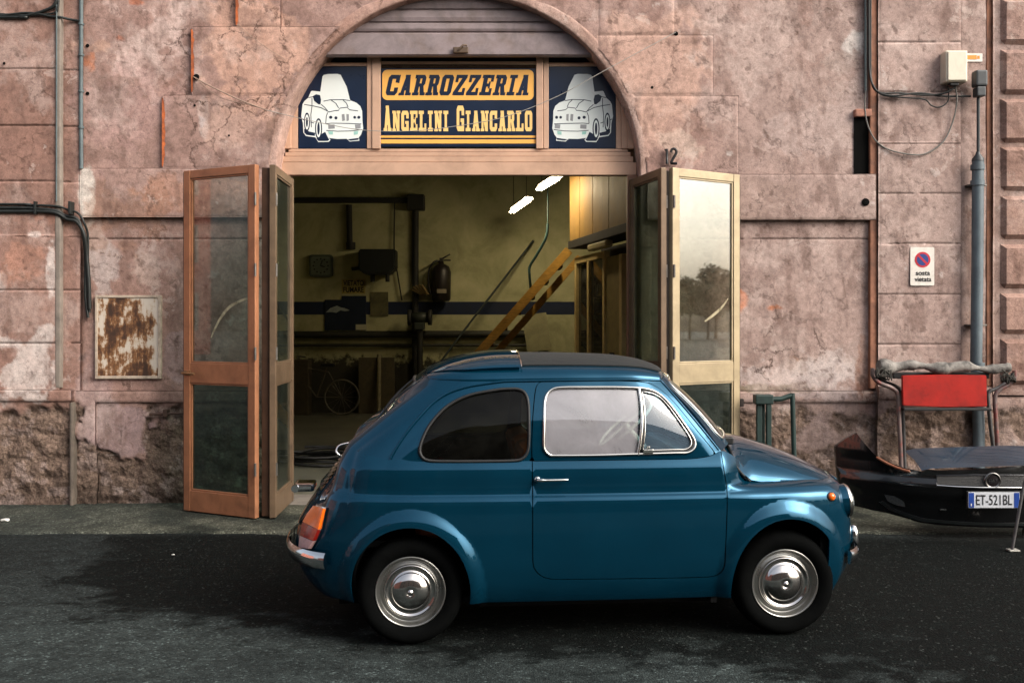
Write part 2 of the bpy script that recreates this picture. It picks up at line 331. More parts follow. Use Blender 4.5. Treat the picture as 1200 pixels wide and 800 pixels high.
def patch(name, parent, px, py, off, lines='none', step=1.8, hole=None, poly=None, back=.12, rubble=True, crack=None, label=None, glines=None, face=None, bevel=2.0):
    """a plaster surface with its own relief, returned edges and thickness; px, py in facade units, off = metres proud of the wall"""
    gl = GROOVES[lines] if glines is None else glines
    xs = axis(px[0], px[1], step, []); ys = axis(py[0], py[1], step, gl)
    Pg, Qg = np.meshgrid(xs, ys)
    rub = rubble_mask(Pg, Qg) if rubble else np.zeros_like(Pg)
    col = facade_color(Pg, Qg)
    f1, f2, idv = cellular(Pg+(fbm(Pg, Qg, 1/20, 4, 5)-.5)*22, Qg*1.25, 1/24, 4)
    rc = rgb((128, 108, 95))*(.62+.72*fbm(Pg, Qg, 1/9, 5, 63, .7)[..., None])*(.75+.5*idv[..., None])
    rc = rc*(1-.5*sst(540, 600, Qg)[..., None])                      # rubble darkens towards the foot of the wall
    wsp = (fbm(Pg, Qg, 1/14, 4, 44) > .62)[..., None]; rc = np.where(wsp, rc*.6+rgb((176, 156, 148))*.4, rc)
    col = col*(1-rub[..., None])+rc*rub[..., None]
    rel = facade_relief(Pg, Qg, rub)
    for q in gl:
        d = np.abs(Qg-q); k = sst(1.6, .6, d)*(fbm(Pg, Qg, 1/25, 3, int(q)) > .30); rel = rel-.008*k; col = col*(1-.34*k[..., None])
    Y = YW-off-rel
    ed = np.minimum.reduce([Pg-px[0], px[1]-Pg, Qg-py[0], py[1]-Qg]); Y = Y+np.where(ed < bevel, (bevel-ed)*.003, 0)
    X = (Pg-600)/F*YW; Z = CAMH-(Qg-HOR)/F*YW
    ny, nx = Pg.shape; idx = np.arange(ny*nx).reshape(ny, nx)
    fm = np.ones((ny-1, nx-1), bool); pc = (Pg[:-1, :-1]+Pg[1:, 1:])/2; qc = (Qg[:-1, :-1]+Qg[1:, 1:])/2
    if hole is not None: fm &= ~hole(pc, qc)
    q = np.stack([idx[:-1, :-1], idx[1:, :-1], idx[1:, 1:], idx[:-1, 1:]], -1)[fm]
    V = np.stack([X, Y, Z], -1).reshape(-1, 3); Cc = col.reshape(-1, 3)
    ck = crack(Pg, Qg) if crack else np.full(Pg.shape, .45)
    M = np.stack([ck*(1-rub), rub, 0*rub], -1).reshape(-1, 3)
    # skirts back to the wall
    sk = []
    for l, ok in ((idx[0, ::-1], fm[0, ::-1]), (idx[-1, :], fm[-1, :]), (idx[:, 0], fm[:, 0]), (idx[::-1, -1], fm[::-1, -1])):
        n0 = len(V); b = V[l].copy(); b[:, 1] += back
        V = np.vstack([V, b]); Cc = np.vstack([Cc, Cc[l]]); M = np.vstack([M, M[l]])
        a = np.arange(len(l)-1)[ok]; sk.append(np.stack([l[a], n0+a, n0+a+1, l[a+1]], -1)[:, ::-1])
    faces = np.vstack([q]+sk)
    return attr_mesh(name, V, faces, Cc, M, parent, PLASTER, label)
def attr_mesh(name, V, faces, Cc, M, parent, material, label=None):
    used = np.zeros(len(V), bool); used[faces.ravel()] = True; mp = np.cumsum(used)-1
    V = V[used]; Cc = Cc[used]; M = M[used] if M is not None else None; faces = mp[faces]
    me = bpy.data.meshes.new(name); k = faces.shape[1]
    me.vertices.add(len(V)); me.vertices.foreach_set('co', V.astype(np.float32).ravel())
    me.loops.add(faces.size); me.loops.foreach_set('vertex_index', faces.astype(np.int32).ravel())
    me.polygons.add(len(faces)); me.polygons.foreach_set('loop_start', np.arange(0, faces.size, k, dtype=np.int32))
    me.polygons.foreach_set('use_smooth', np.ones(len(faces), bool))
    me.update(calc_edges=True); me.validate()
    for nm, A in (('Col', Cc), ('Msk', M)):
        if A is None: continue
        at = me.attributes.new(nm, 'FLOAT_COLOR', 'POINT'); at.data.foreach_set('color', np.hstack([A, np.ones((len(A), 1))]).astype(np.float32).ravel())
    me.materials.append(material)
    return link(name, me, parent, label)

BUILDING = empty('workshop_building', (wx(537), YW, 0), 'old plaster building with an open arched garage doorway and glazed folding doors', 'building')
def crk(P, Q):
    c = .4+0*P
    for (cx, cy, r, s) in ((270, 70, 110, 1.0), (800, 90, 90, .6), (910, 420, 80, 1.0), (130, 500, 120, .8), (860, 230, 80, .6), (240, 160, 70, .9)):
        c = np.maximum(c, s*sst(1, .5, np.hypot(P-cx, Q-cy)/r))
    return c
hole = lambda P, Q: arch_inside(P, Q, 221, 221)
patch('wall', BUILDING, (96, 1024), (-60, 592), 0, 'none', hole=hole, crack=crk, glines=[280])
patch('wall', BUILDING, (-420, 1620), (-420, -60), -.01, 'none', step=12, rubble=False, hole=None)
def far(P, Q): return 0*P
patch('pilaster', BUILDING, (-420, 76), (-60, 464), .09, 'left', step=1.8)
patch('pilaster', BUILDING, (76, 97), (-60, 464), .045, 'left', step=1.8)
patch('pilaster', BUILDING, (1026, 1122), (-60, 462), .07, 'right', step=1.8)
patch('pilaster', BUILDING, (1122, 1154), (-60, 462), .03, 'none', step=1.8)
patch('pilaster', BUILDING, (1160, 1620), (-60, 462), .06, 'none', step=2.4)
patch('plinth', BUILDING, (-420, 90), (464, 594), .11, step=1.7)
patch('plinth', BUILDING, (90, 116), (464, 594), .075, step=1.7)
patch('plinth', BUILDING, (116, 316), (464, 594), .05, step=1.7)
patch('plinth', BUILDING, (758, 1024), (464, 594), .05, step=1.7)
patch('plinth', BUILDING, (1024, 1620), (464, 594), .11, step=1.9)
# moulded ledge on top of the plinth
patch('plinth_ledge', BUILDING, (-420, 92), (455, 468), .135, step=1.4, rubble=False)
patch('plinth_ledge', BUILDING, (92, 318), (457, 470), .075, step=1.4, rubble=False)
patch('plinth_ledge', BUILDING, (758, 1024), (457, 470), .075, step=1.4, rubble=False)
patch('plinth_ledge', BUILDING, (1024, 1154), (452, 466), .135, step=1.4, rubble=False)
patch('string_course', BUILDING, (97, 316), (198, 255), .055, step=1.6, rubble=False, crack=crk)
patch('string_course', BUILDING, (758, 1024), (205, 258), .055, step=1.6, rubble=False, crack=crk)
# stepped quoins that follow the arch
ST = [(278, -60, 330, 32), (226, 32, 400, 112), (192, 112, 340, 198)]
for i, (a, b, c, d) in enumerate(ST):
    patch('quoin', BUILDING, (a, c), (b, d), .030, step=1.8, hole=hole, rubble=False, crack=crk)
for (a, b, c, d) in [(700, -60, 791, 41), (700, 41, 836, 112), (735, 112, 866, 205)]:
    patch('quoin', BUILDING, (a, c), (b, d), .010, step=1.8, hole=hole, rubble=False, crack=crk, bevel=3)
# terracotta shown on the quoins' left ends
terra = mat('bare_terracotta', (186, 98, 52), .85, var=.45, scale=16, bump=.4, bscale=60, dirt=.8, dscale=12)
for (x, y0, y1) in ((278, -50, 31), (226, 36, 109), (192, 116, 196)):
    e = MB(); vs = []; n = 18
    for i in range(n+1):
        q = y0+(y1-y0)*i/n; wdt = 3.2*(.55+.6*random.random())*min(1, .35+i/4, .35+(n-i)/4)
        vs += [(wx(x-.6), YW-.0345, wz(q)), (wx(x+wdt), YW-.035, wz(q)), (wx(x-.8), YW-.004, wz(q))]
    f = []
    for i in range(n): a = i*3; f += [(a, a+1, a+4, a+3), (a+2, a, a+3, a+5)]
    e.add(vs, f); e.build('bare_brick_edge', terra, BUILDING)
# rusty painted edge strips of the right pilaster and the corner
rustp = mat('rust_brown_paint', (150, 102, 78), .8, var=.4, scale=9, bump=.3, dirt=.7, dscale=8)
e = MB(); e.box(wx(1017.5), wx(1025.5), YW-.045, YW+.02, wz(455), wz(-60), .008); e.build('edge_strip', rustp, BUILDING)
e = MB(); e.box(wx(1154), wx(1160.2), YW-.035, YW+.02, wz(452), wz(-60), .008); e.build('edge_strip', rustp, BUILDING)
grp = mat('grey_green_paint', (128, 118, 108), .8, var=.3, scale=9, bump=.3, dirt=.4)
e = MB(); e.box(wx(70.5), wx(77), YW-.098, YW-.03, wz(454), wz(-60), .012); e.build('edge_strip', grp, BUILDING)
e = MB(); e.box(wx(88.8), wx(93), YW-.122, YW-.03, wz(592), wz(470), .012); e.build('edge_strip', mat('verdigris_paint', (100, 90, 80), .8, var=.4, scale=9, bump=.3, dirt=.5), BUILDING)
# rusticated blocks of the neighbouring front
BL = [(-58, -3), (2, 55), (61, 113), (118, 169), (174, 225), (231, 281), (287, 338), (344, 391), (397, 450)]
for (a, b) in BL:
    for (x0, x1) in ((1168, 1330), (1338, 1500)):
        c0 = ((x0+x1)/2, (a+b)/2)
        xs = np.array([x0, x0+5]+list(np.arange(x0+8, x1-7, 3.0))+[x1-5, x1]); ys = np.array([a, a+5]+list(np.arange(a+7.5, b-6.5, 2.5))+[b-5, b])
        Pg, Qg = np.meshgrid(xs, ys); ed = np.minimum.reduce([Pg-x0, x1-Pg, Qg-a, b-Qg])
        rel = np.where(ed < 4.9, 0, .035)+facade_relief(Pg, Qg, 0*Pg)*.5
        V = np.stack([(Pg-600)/F*YW, YW-.062-rel, CAMH-(Qg-HOR)/F*YW], -1).reshape(-1, 3); ny, nx = Pg.shape; idx = np.arange(ny*nx).reshape(ny, nx)
        q = np.stack([idx[:-1, :-1], idx[1:, :-1], idx[1:, 1:], idx[:-1, 1:]], -1).reshape(-1, 4)
        col = facade_color(Pg, Qg)*np.array([.92, .84, .8]); M = np.stack([.3+0*Pg, .1+0*Pg, 0*Pg], -1)
        o = attr_mesh('rusticated_block', V, q, col.reshape(-1, 3), M.reshape(-1, 3), BUILDING, PLASTER); o.data.polygons.foreach_set('use_smooth', np.zeros(len(q), bool))
# ---- surround: swept round the arch and down the jambs
def arch_path(r, n=64, down=592):
    p = [(537-r, q) for q in np.linspace(down, 205, 24)[:-1]]
    p += [(537-r*math.cos(t), 205-r*math.sin(t)) for t in np.linspace(0, math.pi, n)]
    p += [(537+r, q) for q in np.linspace(205, down, 24)[1:]]
    return p
prof = [(227, -.006), (226.2, .002), (224, .006), (219, .008), (215, .007), (213.5, .003), (213, -.012), (213, -.10), (213, -.2), (213, -.34), (213, -.62)]
rings = [arch_path(r) for r, y in prof]; ny = len(prof); nx = len(rings[0])
Pg = np.array([[p[0] for p in R] for R in rings]); Qg = np.array([[p[1] for p in R] for R in rings]); Yg = np.array([[YW-y]*nx for r, y in prof])
col = facade_color(Pg+Yg*30, Qg); warm = rgb((190, 146, 124)); col = col*.72+warm*.28*(.6+.8*fbm(Pg+Yg*90, Qg, 1/26, 5, 40)[..., None])
V = np.stack([(Pg-600)/F*YW, Yg-(fbm(Pg, Qg, 1/14, 4, 6)-.5)*.03, CAMH-(Qg-HOR)/F*YW], -1).reshape(-1, 3); idx = np.arange(ny*nx).reshape(ny, nx)
q = np.stack([idx[:-1, :-1], idx[1:, :-1], idx[1:, 1:], idx[:-1, 1:]], -1).reshape(-1, 4)
attr_mesh('arch_surround', V, q, col.reshape(-1, 3), np.stack([.8+0*Pg, .15+0*Pg, 0*Pg], -1).reshape(-1, 3), BUILDING, PLASTER)
# the niche with a broken brick, and small holes
black = mat('black_void', (9, 9, 8), .95, spec=.1)
m = MB(); m.box(wx(1000.5), wx(1019), YW-.012, YW+.02, wz(205), wz(138)); m.build('niche', black, BUILDING)
m = MB(); m.box(wx(1000), wx(1019.5), YW-.05, YW+.02, wz(138), wz(129), .012); m.build('niche_lintel', mat('broken_brick', (168, 118, 98), .85, var=.4, scale=20, bump=.4, dirt=.5), BUILDING)
for (x, y, r) in ((1011, 238, 4.2), (232, 92, 3.4), (792, 40, 2.4), (764, 103, 1.8), (103, 54, 2), (103, 110, 2), (12, 78, 1.5), (230, 125, 1.4), (270, 160, 1.2), (307, 97, 1.6)):
    off = .062 if y > 200 else .0
    if 76 > x: off = .094
    elif x < 300 and x > 190: off = .036
    m = MB(); m.lathe([(.001, .004), (r/138*.8, .006), (r/138*1.1, .001)], Matrix.Translation((wx(x), YW-off-.006, wz(y))) @ Matrix.Rotation(math.pi/2, 4, 'X'), 10)
    m.build('bolt_hole', black, BUILDING)
# body of the building behind the facade
shell = mat('rough_render', (150, 128, 116), .9, scale=4)
m = MB(); XL, XR, YB = -7.3, 7.3, 17.4
m.box(XL, XR, YW+.03, YB, 6.9, 7.2); m.box(XL, XL+.3, YW+.03, YB, 0, 6.9); m.box(XR-.3, XR, YW+.03, YB, 0, 6.9); m.box(XL, XR, YB, YB+.3, 0, 7.2)
m.build('outer_shell', shell, BUILDING)
# ------------------------------------------------------------------ transom, shutter, doors, signs
def text_mesh(body, x0, x1, z0, z1, y, depth=.001, shear=0, bold=0.0):
    """lettering fitted into a rectangle of the plane Y = y, facing the street"""
    cu = bpy.data.curves.new('lettering', 'FONT'); cu.body = body; cu.size = 1; cu.extrude = .01; cu.offset = bold; cu.shear = shear
    o = bpy.data.objects.new('lettering', cu); COL.objects.link(o)
    me = bpy.data.meshes.new_from_object(o.evaluated_get(bpy.context.evaluated_depsgraph_get())); bpy.data.objects.remove(o)
    co = np.zeros(len(me.vertices)*3); me.vertices.foreach_get('co', co); co = co.reshape(-1, 3)
    mn, mxx = co.min(0), co.max(0); s = (co-mn)/np.maximum(mxx-mn, 1e-6)
    out = np.stack([x0+s[:, 0]*(x1-x0), y-depth*s[:, 2], z0+s[:, 1]*(z1-z0)], -1)
    vs = [tuple(p) for p in out]; fs = [tuple(p.vertices) for p in me.polygons]; bpy.data.meshes.remove(me)
    return vs, fs
ALU = mat('rosy_anodised_aluminium', (206, 168, 142), .42, metal=.25, var=.10, scale=5, dirt=.25, dscale=3, bump=.05, bscale=90)
ALU_O = mat('warm_lit_anodised_aluminium', (164, 112, 80), .40, metal=.3, var=.16, scale=5, dirt=.5, dscale=4, bump=.05, bscale=90)  # one door metal; warm light put into the left leaf's colour
ALU_G = mat('sky_lit_anodised_aluminium', (172, 155, 124), .40, metal=.25, var=.12, scale=5, dirt=.4, dscale=4, bump=.05, bscale=90)  # same metal, sky light put into the right leaf's colour
ALU_D = mat('shaded_anodised_aluminium', (112, 92, 72), .45, metal=.3, var=.2, scale=6, dirt=.5, dscale=4, bump=.05, bscale=90)  # same metal, shade put into the inner leaves' colour
RUBBER = mat('black_rubber', (16, 17, 17), .7, var=.2)
STEELG = mat('dull_steel', (120, 116, 110), .4, metal=.8, var=.2, dirt=.4)
BLACKP = mat('black_paint', (14, 15, 16), .45, var=.2)
GLASS_D = glass('dusty_door_glass', (222, 226, 224), 1.55, .12, (140, 138, 128), 6, base=.0)
GLASS_L = glass('clear_dusty_glass', (236, 240, 230), 2.9, .05, (150, 146, 130), 6, base=.0)
GLASS_T = glass('old_shop_glass', (150, 160, 140), 1.7, .2, (120, 116, 96), 9, base=.03)
DT = 8.57
tf = MB()
def fb(x0, x1, y0, y1, d0, d1, bev=.004): tf.box(wx(x0, d0), wx(x1, d0), d0, d1, wz(y1, d0), wz(y0, d0), bev)
fb(326, 746, 190.4, 205, DT-.035, DT+.06); fb(330, 742, 183.5, 190.0, DT-.02, DT+.05); fb(334, 739, 178.5, 183.2, DT-.008, DT+.05); fb(338, 736, 174.5, 178.2, DT+.006, DT+.05)
for (a, b, d) in ((327, 334, -.02), (334.3, 341, -.008), (341.3, 349, .006), (430, 435.6, -.004), (436, 445.8, -.016), (628.4, 636.5, -.016), (637, 643, -.004), (722, 728, .006), (728.3, 735, -.008), (735.3, 743, -.02)):
    fb(a, b, 60, 174.2, DT+d, DT+.05)
fb(349.3, 429.7, 73.5, 77.6, DT+.004, DT+.04); fb(643.3, 721.7, 73.5, 77.6, DT+.004, DT+.04); fb(446, 628, 72, 75, DT+.004, DT+.04)
tf.build('transom_frame', ALU, BUILDING)
m = MB(); m.box(wx(446.2, DT), wx(628.2, DT), DT+.02, DT+.026, wz(174.4, DT)+.0, wz(75.2, DT)); m.build('transom_pane', GLASS_T, BUILDING)
for a, b in ((349.4, 429.8), (643.2, 721.8)):
    m = MB(); m.box(wx(a, DT), wx(b, DT), DT+.02, DT+.026, wz(174.2, DT), wz(77.8, DT)); m.build('transom_pane', GLASS_T, BUILDING)
# roller shutter, half drawn: interlocking slats and a bottom bar
SH = mat('lilac_grey_shutter_paint', (138, 124, 124), .6, var=.2, scale=6, dirt=.55, dscale=3, bump=.15, bscale=50, c2=(120, 104, 98))
DS = 8.46; m = MB()
ys = [66, 38.5, 27, 12, -3, -18, -33]
pr = [(wz(66.5, DS), 0), (wz(64, DS), -.022), (wz(41, DS), -.022), (wz(38.5, DS), 0)]
zz = [(DS+.03, wz(66.5, DS)), (DS-.006, wz(66.3, DS)), (DS-.022, wz(64.5, DS)), (DS-.024, wz(41, DS)), (DS, wz(38.8, DS)), (DS+.012, wz(38, DS))]
prev = 38
for q in (26.5, 11.5, -3.5, -18.5, -33.5):
    zz += [(DS+.012, wz(prev-.4, DS)), (DS-.004, wz(prev-1.2, DS)), (DS-.012, wz((prev+q)/2+2, DS)), (DS-.010, wz(q+2, DS)), (DS+.002, wz(q+.8, DS)), (DS+.012, wz(q, DS))]; prev = q
xa, xb = wx(322, DS), wx(752, DS)
vs = [(xa, y, z) for y, z in zz]+[(xb, y, z) for y, z in zz]; n = len(zz)
m.add(vs, [(i, i+1, n+i+1, n+i) for i in range(n-1)]); sh = m.build('roller_shutter', SH, BUILDING)
m = MB(); c = W(540, 59, DS-.03); m.box(c.x-.065, c.x+.065, c.y-.03, c.y, c.z-.03, c.z+.022, .008); m.tube([c+Vector((-.02, -.03, -.01)), c+Vector((.02, -.045, .03)), c+Vector((.05, -.02, .035))], .009, 8)
m.build('lock', mat('rusty_lock', (92, 76, 62), .6, metal=.5, var=.4, scale=30), sh)
# dark box behind the shutter, closing the head of the arch
m = MB(); m.box(wx(318, 8.6), wx(756, 8.6), 8.66, 8.72, wz(72, 8.6), wz(-40, 8.6)); m.build('shutter_box', BLACKP, BUILDING)
# threshold
m = MB(); m.box(wx(325), wx(749), YW-.1, YW+.4, -.05, .012, .01); m.build('threshold', mat('worn_stone', (112, 106, 98), .85, var=.3, scale=8, bump=.3, dirt=.5), BUILDING)

def leaf(p, q, z0, z1, mt, handle=None, glassm=GLASS_D, hinge_at=None, arc_mark=None, label=None):
    """one glazed leaf from plan point p to q; local x along the leaf, y through it (negative = the side seen)"""
    p = Vector((p[0], p[1], 0)); q = Vector((q[0], q[1], 0)); d = q-p; w = d.length; a = math.atan2(d.y, d.x)
    M = Matrix.Translation(p) @ Matrix.Rotation(a, 4, 'Z'); t = .024; st = .068
    zr0, zr1 = 1.055, 1.215; b = MB()
    b.box(0, st, -t, t, z0, z1, .005, M); b.box(w-st, w, -t, t, z0, z1, .005, M)
    for (c0, c1) in ((z0, z0+.165), (zr0, zr1), (z1-.065, z1)): b.box(st+.0005, w-st-.0005, -t+.003, t-.003, c0, c1, .004, M)
    for (c0, c1) in ((z0+.1655, zr0-.0005), (zr1+.0005, z1-.0655)):        # glazing beads
        b.box(st+.0005, st+.015, -.014, .014, c0, c1, .003, M); b.box(w-st-.015, w-st-.0005, -.014, .014, c0, c1, .003, M)
        b.box(st+.0155, w-st-.0155, -.014, .014, c0, c0+.014, .003, M); b.box(st+.0155, w-st-.0155, -.014, .014, c1-.014, c1, .003, M)
    o = b.build('folding_door', mt, BUILDING, label)
    for (c0, c1) in ((z0+.172, zr0-.006), (zr1+.006, z1-.072)):
        b = MB(); b.box(st+.006, w-st-.006, -.003, .003, c0, c1, 0, M); b.build('pane', GLASS_LOW if c0 < .5 or (hinge_at and hinge_at < .1 and glassm is GLASS_D) else glassm, o)
    if handle is not None:
        b = MB(); b.box(handle-.02, handle+.05, -t-.010, -t+.001, 1.115, 1.155, .004, M)
        b.tube([M @ Vector((handle, -t-.008, 1.135)), M @ Vector((handle, -t-.05, 1.135)), M @ Vector((handle+.03, -t-.058, 1.135)), M @ Vector((handle+.135, -t-.055, 1.132))], .010, 8)
        b.build('handle', mat('brass_handle', (150, 116, 82), .35, metal=.8, var=.3), o)
    if hinge_at is not None:
        for z in (.35, 1.25, 1.9, 2.45): b = MB(); b.tube([M @ Vector((hinge_at, -t-.004, z)), M @ Vector((hinge_at, -t-.004, z+.10))], .010, 8); b.build('hinge', STEELG, o)
    b = MB(); b.box(-.012 if hinge_at and hinge_at > w/2 else w+.001, -.001 if hinge_at and hinge_at > w/2 else w+.012, -.016, .016, z0+.01, z1-.01, .003, M); b.build('rubber_seal', RUBBER, o)
    if arc_mark:
        v = []; f = []; pts = catmull([Vector(s_) for s_ in arc_mark], 8)
        for i, s_ in enumerate(pts):
            k = i/(len(pts)-1); hw = .010*math.sin(math.pi*min(1, .12+k*.85))+.002
            tdir = (pts[min(i+1, len(pts)-1)]-pts[max(i-1, 0)]).normalized(); nrm = Vector((-tdir.y, tdir.x))
            v += [M @ Vector((s_.x+nrm.x*hw, -.0045, s_.y+nrm.y*hw)), M @ Vector((s_.x-nrm.x*hw, -.0045, s_.y-nrm.y*hw))]
        f = [(2*i, 2*i+1, 2*i+3, 2*i+2) for i in range(len(pts)-1)]
        b = MB(); b.add(v, f); b.build('pale_arc_mark', ARC_MARK, o)
    return o
GLASS_LOW = glass('grimy_dark_reflect_glass', (186, 202, 196), 1.6, .10, (96, 104, 96), 6, base=.02)  # thin grime, plus a tint darkened for the dark street reflected
ARC_MARK = glass('pale_arc_film', (240, 236, 220), 1.1, .9, (190, 180, 150), 18, base=.25)  # pale translucent film for a thin curved mark on the pane
ZT = 2.77
leaf((-2.655, 7.985), (-1.985, 7.64), .02, ZT, ALU_O, handle=.035, hinge_at=.76, arc_mark=[(.28, 1.42), (.36, 1.55), (.47, 1.66), (.62, 1.72), (.68, 1.722)])
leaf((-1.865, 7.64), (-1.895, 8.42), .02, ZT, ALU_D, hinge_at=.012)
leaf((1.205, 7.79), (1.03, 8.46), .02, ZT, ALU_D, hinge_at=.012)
leaf((1.262, 7.80), (1.885, 8.19), .02, ZT, ALU_G, glassm=GLASS_L, hinge_at=.012, arc_mark=[(.36, 1.55), (.45, 1.60), (.54, 1.66), (.62, 1.74)])
# dark folding strip between the leaves of the left pair
m = MB(); m.box(-1.955, -1.895, 7.66, 7.70, .03, ZT-.02, .006); m.build('door_astragal', mat('dark_bronze_strip', (70, 48, 34), .5, metal=.4, var=.3, dirt=.3), BUILDING)
m = MB(); m.box(1.212, 1.250, 7.81, 7.85, .03, ZT-.02, .006); m.build('door_astragal', mat('dark_strip', (52, 44, 36), .5, metal=.4, var=.3, dirt=.3), BUILDING)
# door jamb posts of the frame
for (a, b) in ((325, 339), (735, 747)):
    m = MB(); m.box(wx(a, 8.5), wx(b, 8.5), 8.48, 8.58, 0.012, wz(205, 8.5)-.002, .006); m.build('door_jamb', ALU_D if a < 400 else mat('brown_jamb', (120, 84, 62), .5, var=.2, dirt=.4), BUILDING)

# ---- lettering of the sign: slab serif capitals put together from strokes
def R_(a, b, c, d): return [(a, c), (b, c), (b, d), (a, d)]
H_ = .165
GL = {
 'I': [R_(.30, .70, 0, 1), R_(.06, .94, 0, H_), R_(.06, .94, 1-H_, 1)],
 'E': [R_(.12, .46, 0, 1), R_(.0, .97, 0, H_), R_(.0, .97, 1-H_, 1), R_(.3, .72, .42, .58), R_(.62, .76, .33, .67), R_(.74, .97, 0, .34), R_(.74, .97, .66, 1)],
 'L': [R_(.14, .48, 0, 1), R_(.0, .66, 1-H_, 1), R_(.0, .98, 0, H_), R_(.74, .98, 0, .38)],
 'C': [R_(.02, .37, .14, .86), [(.02, .14), (.18, 0), (.82, 0), (.98, .14), (.98, .2), (.02, .2)], [(.02, .86), (.18, 1), (.82, 1), (.98, .86), (.98, .8), (.02, .8)], R_(.66, .98, .12, .38), R_(.66, .98, .62, .88), R_(.86, .98, .6, 1)],
 'O': [R_(.02, .37, .14, .86), R_(.63, .98, .14, .86), [(.02, .14), (.18, 0), (.82, 0), (.98, .14), (.98, .19), (.02, .19)], [(.02, .86), (.18, 1), (.82, 1), (.98, .86), (.98, .81), (.02, .81)]],
 'A': [[(.10, 0), (.40, 0), (.62, 1), (.34, 1)], [(.60, 0), (.93, 0), (.68, 1), (.36, 1)], R_(.3, .7, .24, .38), R_(.0, .46, 0, .13), R_(.54, 1.02, 0, .13), R_(.28, .70, .9, 1)],
 'N': [R_(.10, .36, 0, 1), R_(.66, .92, 0, 1), [(.10, 1), (.42, 1), (.92, 0), (.60, 0)], R_(.0, .46, 0, .13), R_(.0, .36, .87, 1), R_(.54, 1.02, .87, 1)],
 'R': [R_(.12, .45, 0, 1), R_(.0, .55, 0, .14), [(.0, 1), (.76, 1), (.92, .86), (.92, .82), (.0, .82)], R_(.60, .92, .55, .86), [(.3, .42), (.78, .42), (.92, .56), (.92, .58), (.3, .58)], [(.48, .5), (.80, .5), (.98, .1), (.66, 0)], R_(.64, 1.05, 0, .14)],
 'Z': [R_(.04, .97, 1-H_, 1), R_(.02, .98, 0, H_), [(.02, H_*.8), (.40, H_*.8), (.97, 1-H_*.8), (.58, 1-H_*.8)], R_(.04, .27, .64, 1), R_(.75, .98, 0, .36)],
}
GL['G'] = GL['C'][:4]+[R_(.66, .98, .62, .88), R_(.52, .98, .36, .50), R_(.66, .98, .0, .5)]
def word(mb, txt, x0, x1, zb, zt, y, shear=0, gap=.12, big=1.0, wide={}):
    """x in metres; the first letter of each word may stand taller"""
    ws = [wide.get(c, 1.0) for c in txt]; tot = sum(ws)+gap*(len(txt)-1); u = (x1-x0)/tot; x = x0; first = True
    for c, w in zip(txt, ws):
        if c != ' ':
            top = zb+(zt-zb)*(big if first else 1)
            v, f = cdt_fill(GL[c]); mb.add([(x+(p.x*w)*u+shear*(p.y*(top-zb)), y, zb+p.y*(top-zb)) for p in v], f)
        first = c == ' '; x += (w+gap)*u
NAVY = mat('navy_sign_film', (10, 28, 52), .3, var=.15, scale=6, dirt=.15, rvar=.1)
OCHRE = mat('ochre_sign_film', (238, 176, 84), .45, var=.06, scale=5)
CREAM = mat('cream_yellow_film', (238, 196, 122), .45, var=.06, scale=5)
WHITE = mat('white_sign_film', (222, 228, 224), .45, var=.05, scale=5)
DSN = DT+.006
sign = empty('shop_sign', (wx(537, DSN), DSN, wz(125, DSN)), 'navy garage signboard with ochre and cream slab lettering in the middle of the transom', 'sign')
X = lambda p: wx(p, DSN); Z = lambda p: wz(p, DSN)
m = MB(); m.box(X(446.4), X(628), DSN, DSN+.010, Z(172), Z(80.5), .001); m.build('panel', NAVY, sign)
def rrect(x0, x1, z0, z1, r, n=8):
    p = []
    for cx, cz, a in ((x1-r, z1-r, 0), (x0+r, z1-r, 90), (x0+r, z0+r, 180), (x1-r, z0+r, 270)):
        p += [(cx+r*math.cos(math.radians(a+90*i/n)), cz+r*math.sin(math.radians(a+90*i/n))) for i in range(n+1)]
    return p
m = MB(); m.prism(rrect(X(448), X(625.5), Z(117.5), Z(82), .045), DSN-.002, DSN-.0005); m.build('yellow_plate', OCHRE, sign)
m = MB(); word(m, 'CARROZZERIA', X(451), X(618.5), Z(112), Z(88), DSN-.0035, shear=.22, gap=.12, wide={'I': .72}); m.build('lettering', NAVY, sign)
m = MB(); word(m, 'ANGELINI GIANCARLO', X(449.5), X(624), Z(154), Z(130), DSN-.0015, gap=.14, big=1.25, wide={'I': .72, ' ': .75}); m.build('lettering', CREAM, sign)
m = MB(); m.box(X(446.5), X(628), DSN-.0025, DSN-.0005, Z(161.6), Z(159)); m.build('stripe', OCHRE, sign); m = MB(); m.box(X(446.5), X(628), DSN-.0025, DSN-.0005, Z(168.3), Z(163.6)); m.build('stripe', OCHRE, sign)
# the two cartoon-car panels (shapes drawn in 6.15 units to the facade unit)
BODY = [(147, 385), (160, 362), (188, 338), (208, 292), (216, 287), (276, 293), (284, 240), (292, 184), (302, 172), (330, 166), (400, 165), (424, 172), (434, 192), (468, 258), (484, 322), (494, 356), (536, 372), (566, 396), (580, 432), (582, 500), (588, 556), (572, 602), (556, 622), (560, 646), (490, 652), (466, 632), (400, 634), (338, 626), (350, 640), (338, 654), (262, 656), (240, 622), (172, 612), (154, 588), (150, 520), (138, 470)]
def ell(cx, cy, rx, ry, n=22): return [(cx+rx*math.cos(2*math.pi*i/n), cy+ry*math.sin(2*math.pi*i/n)) for i in range(n)]
def stroke(pts, w):
    o = []; P = [Vector(p) for p in pts]
    for side in (1, -1):
        seq = range(len(P)) if side == 1 else range(len(P)-1, -1, -1)
        for i in seq:
            t = (P[min(i+1, len(P)-1)]-P[max(i-1, 0)]).normalized(); o.append((P[i].x-t.y*w*side, P[i].y+t.x*w*side))
    return o
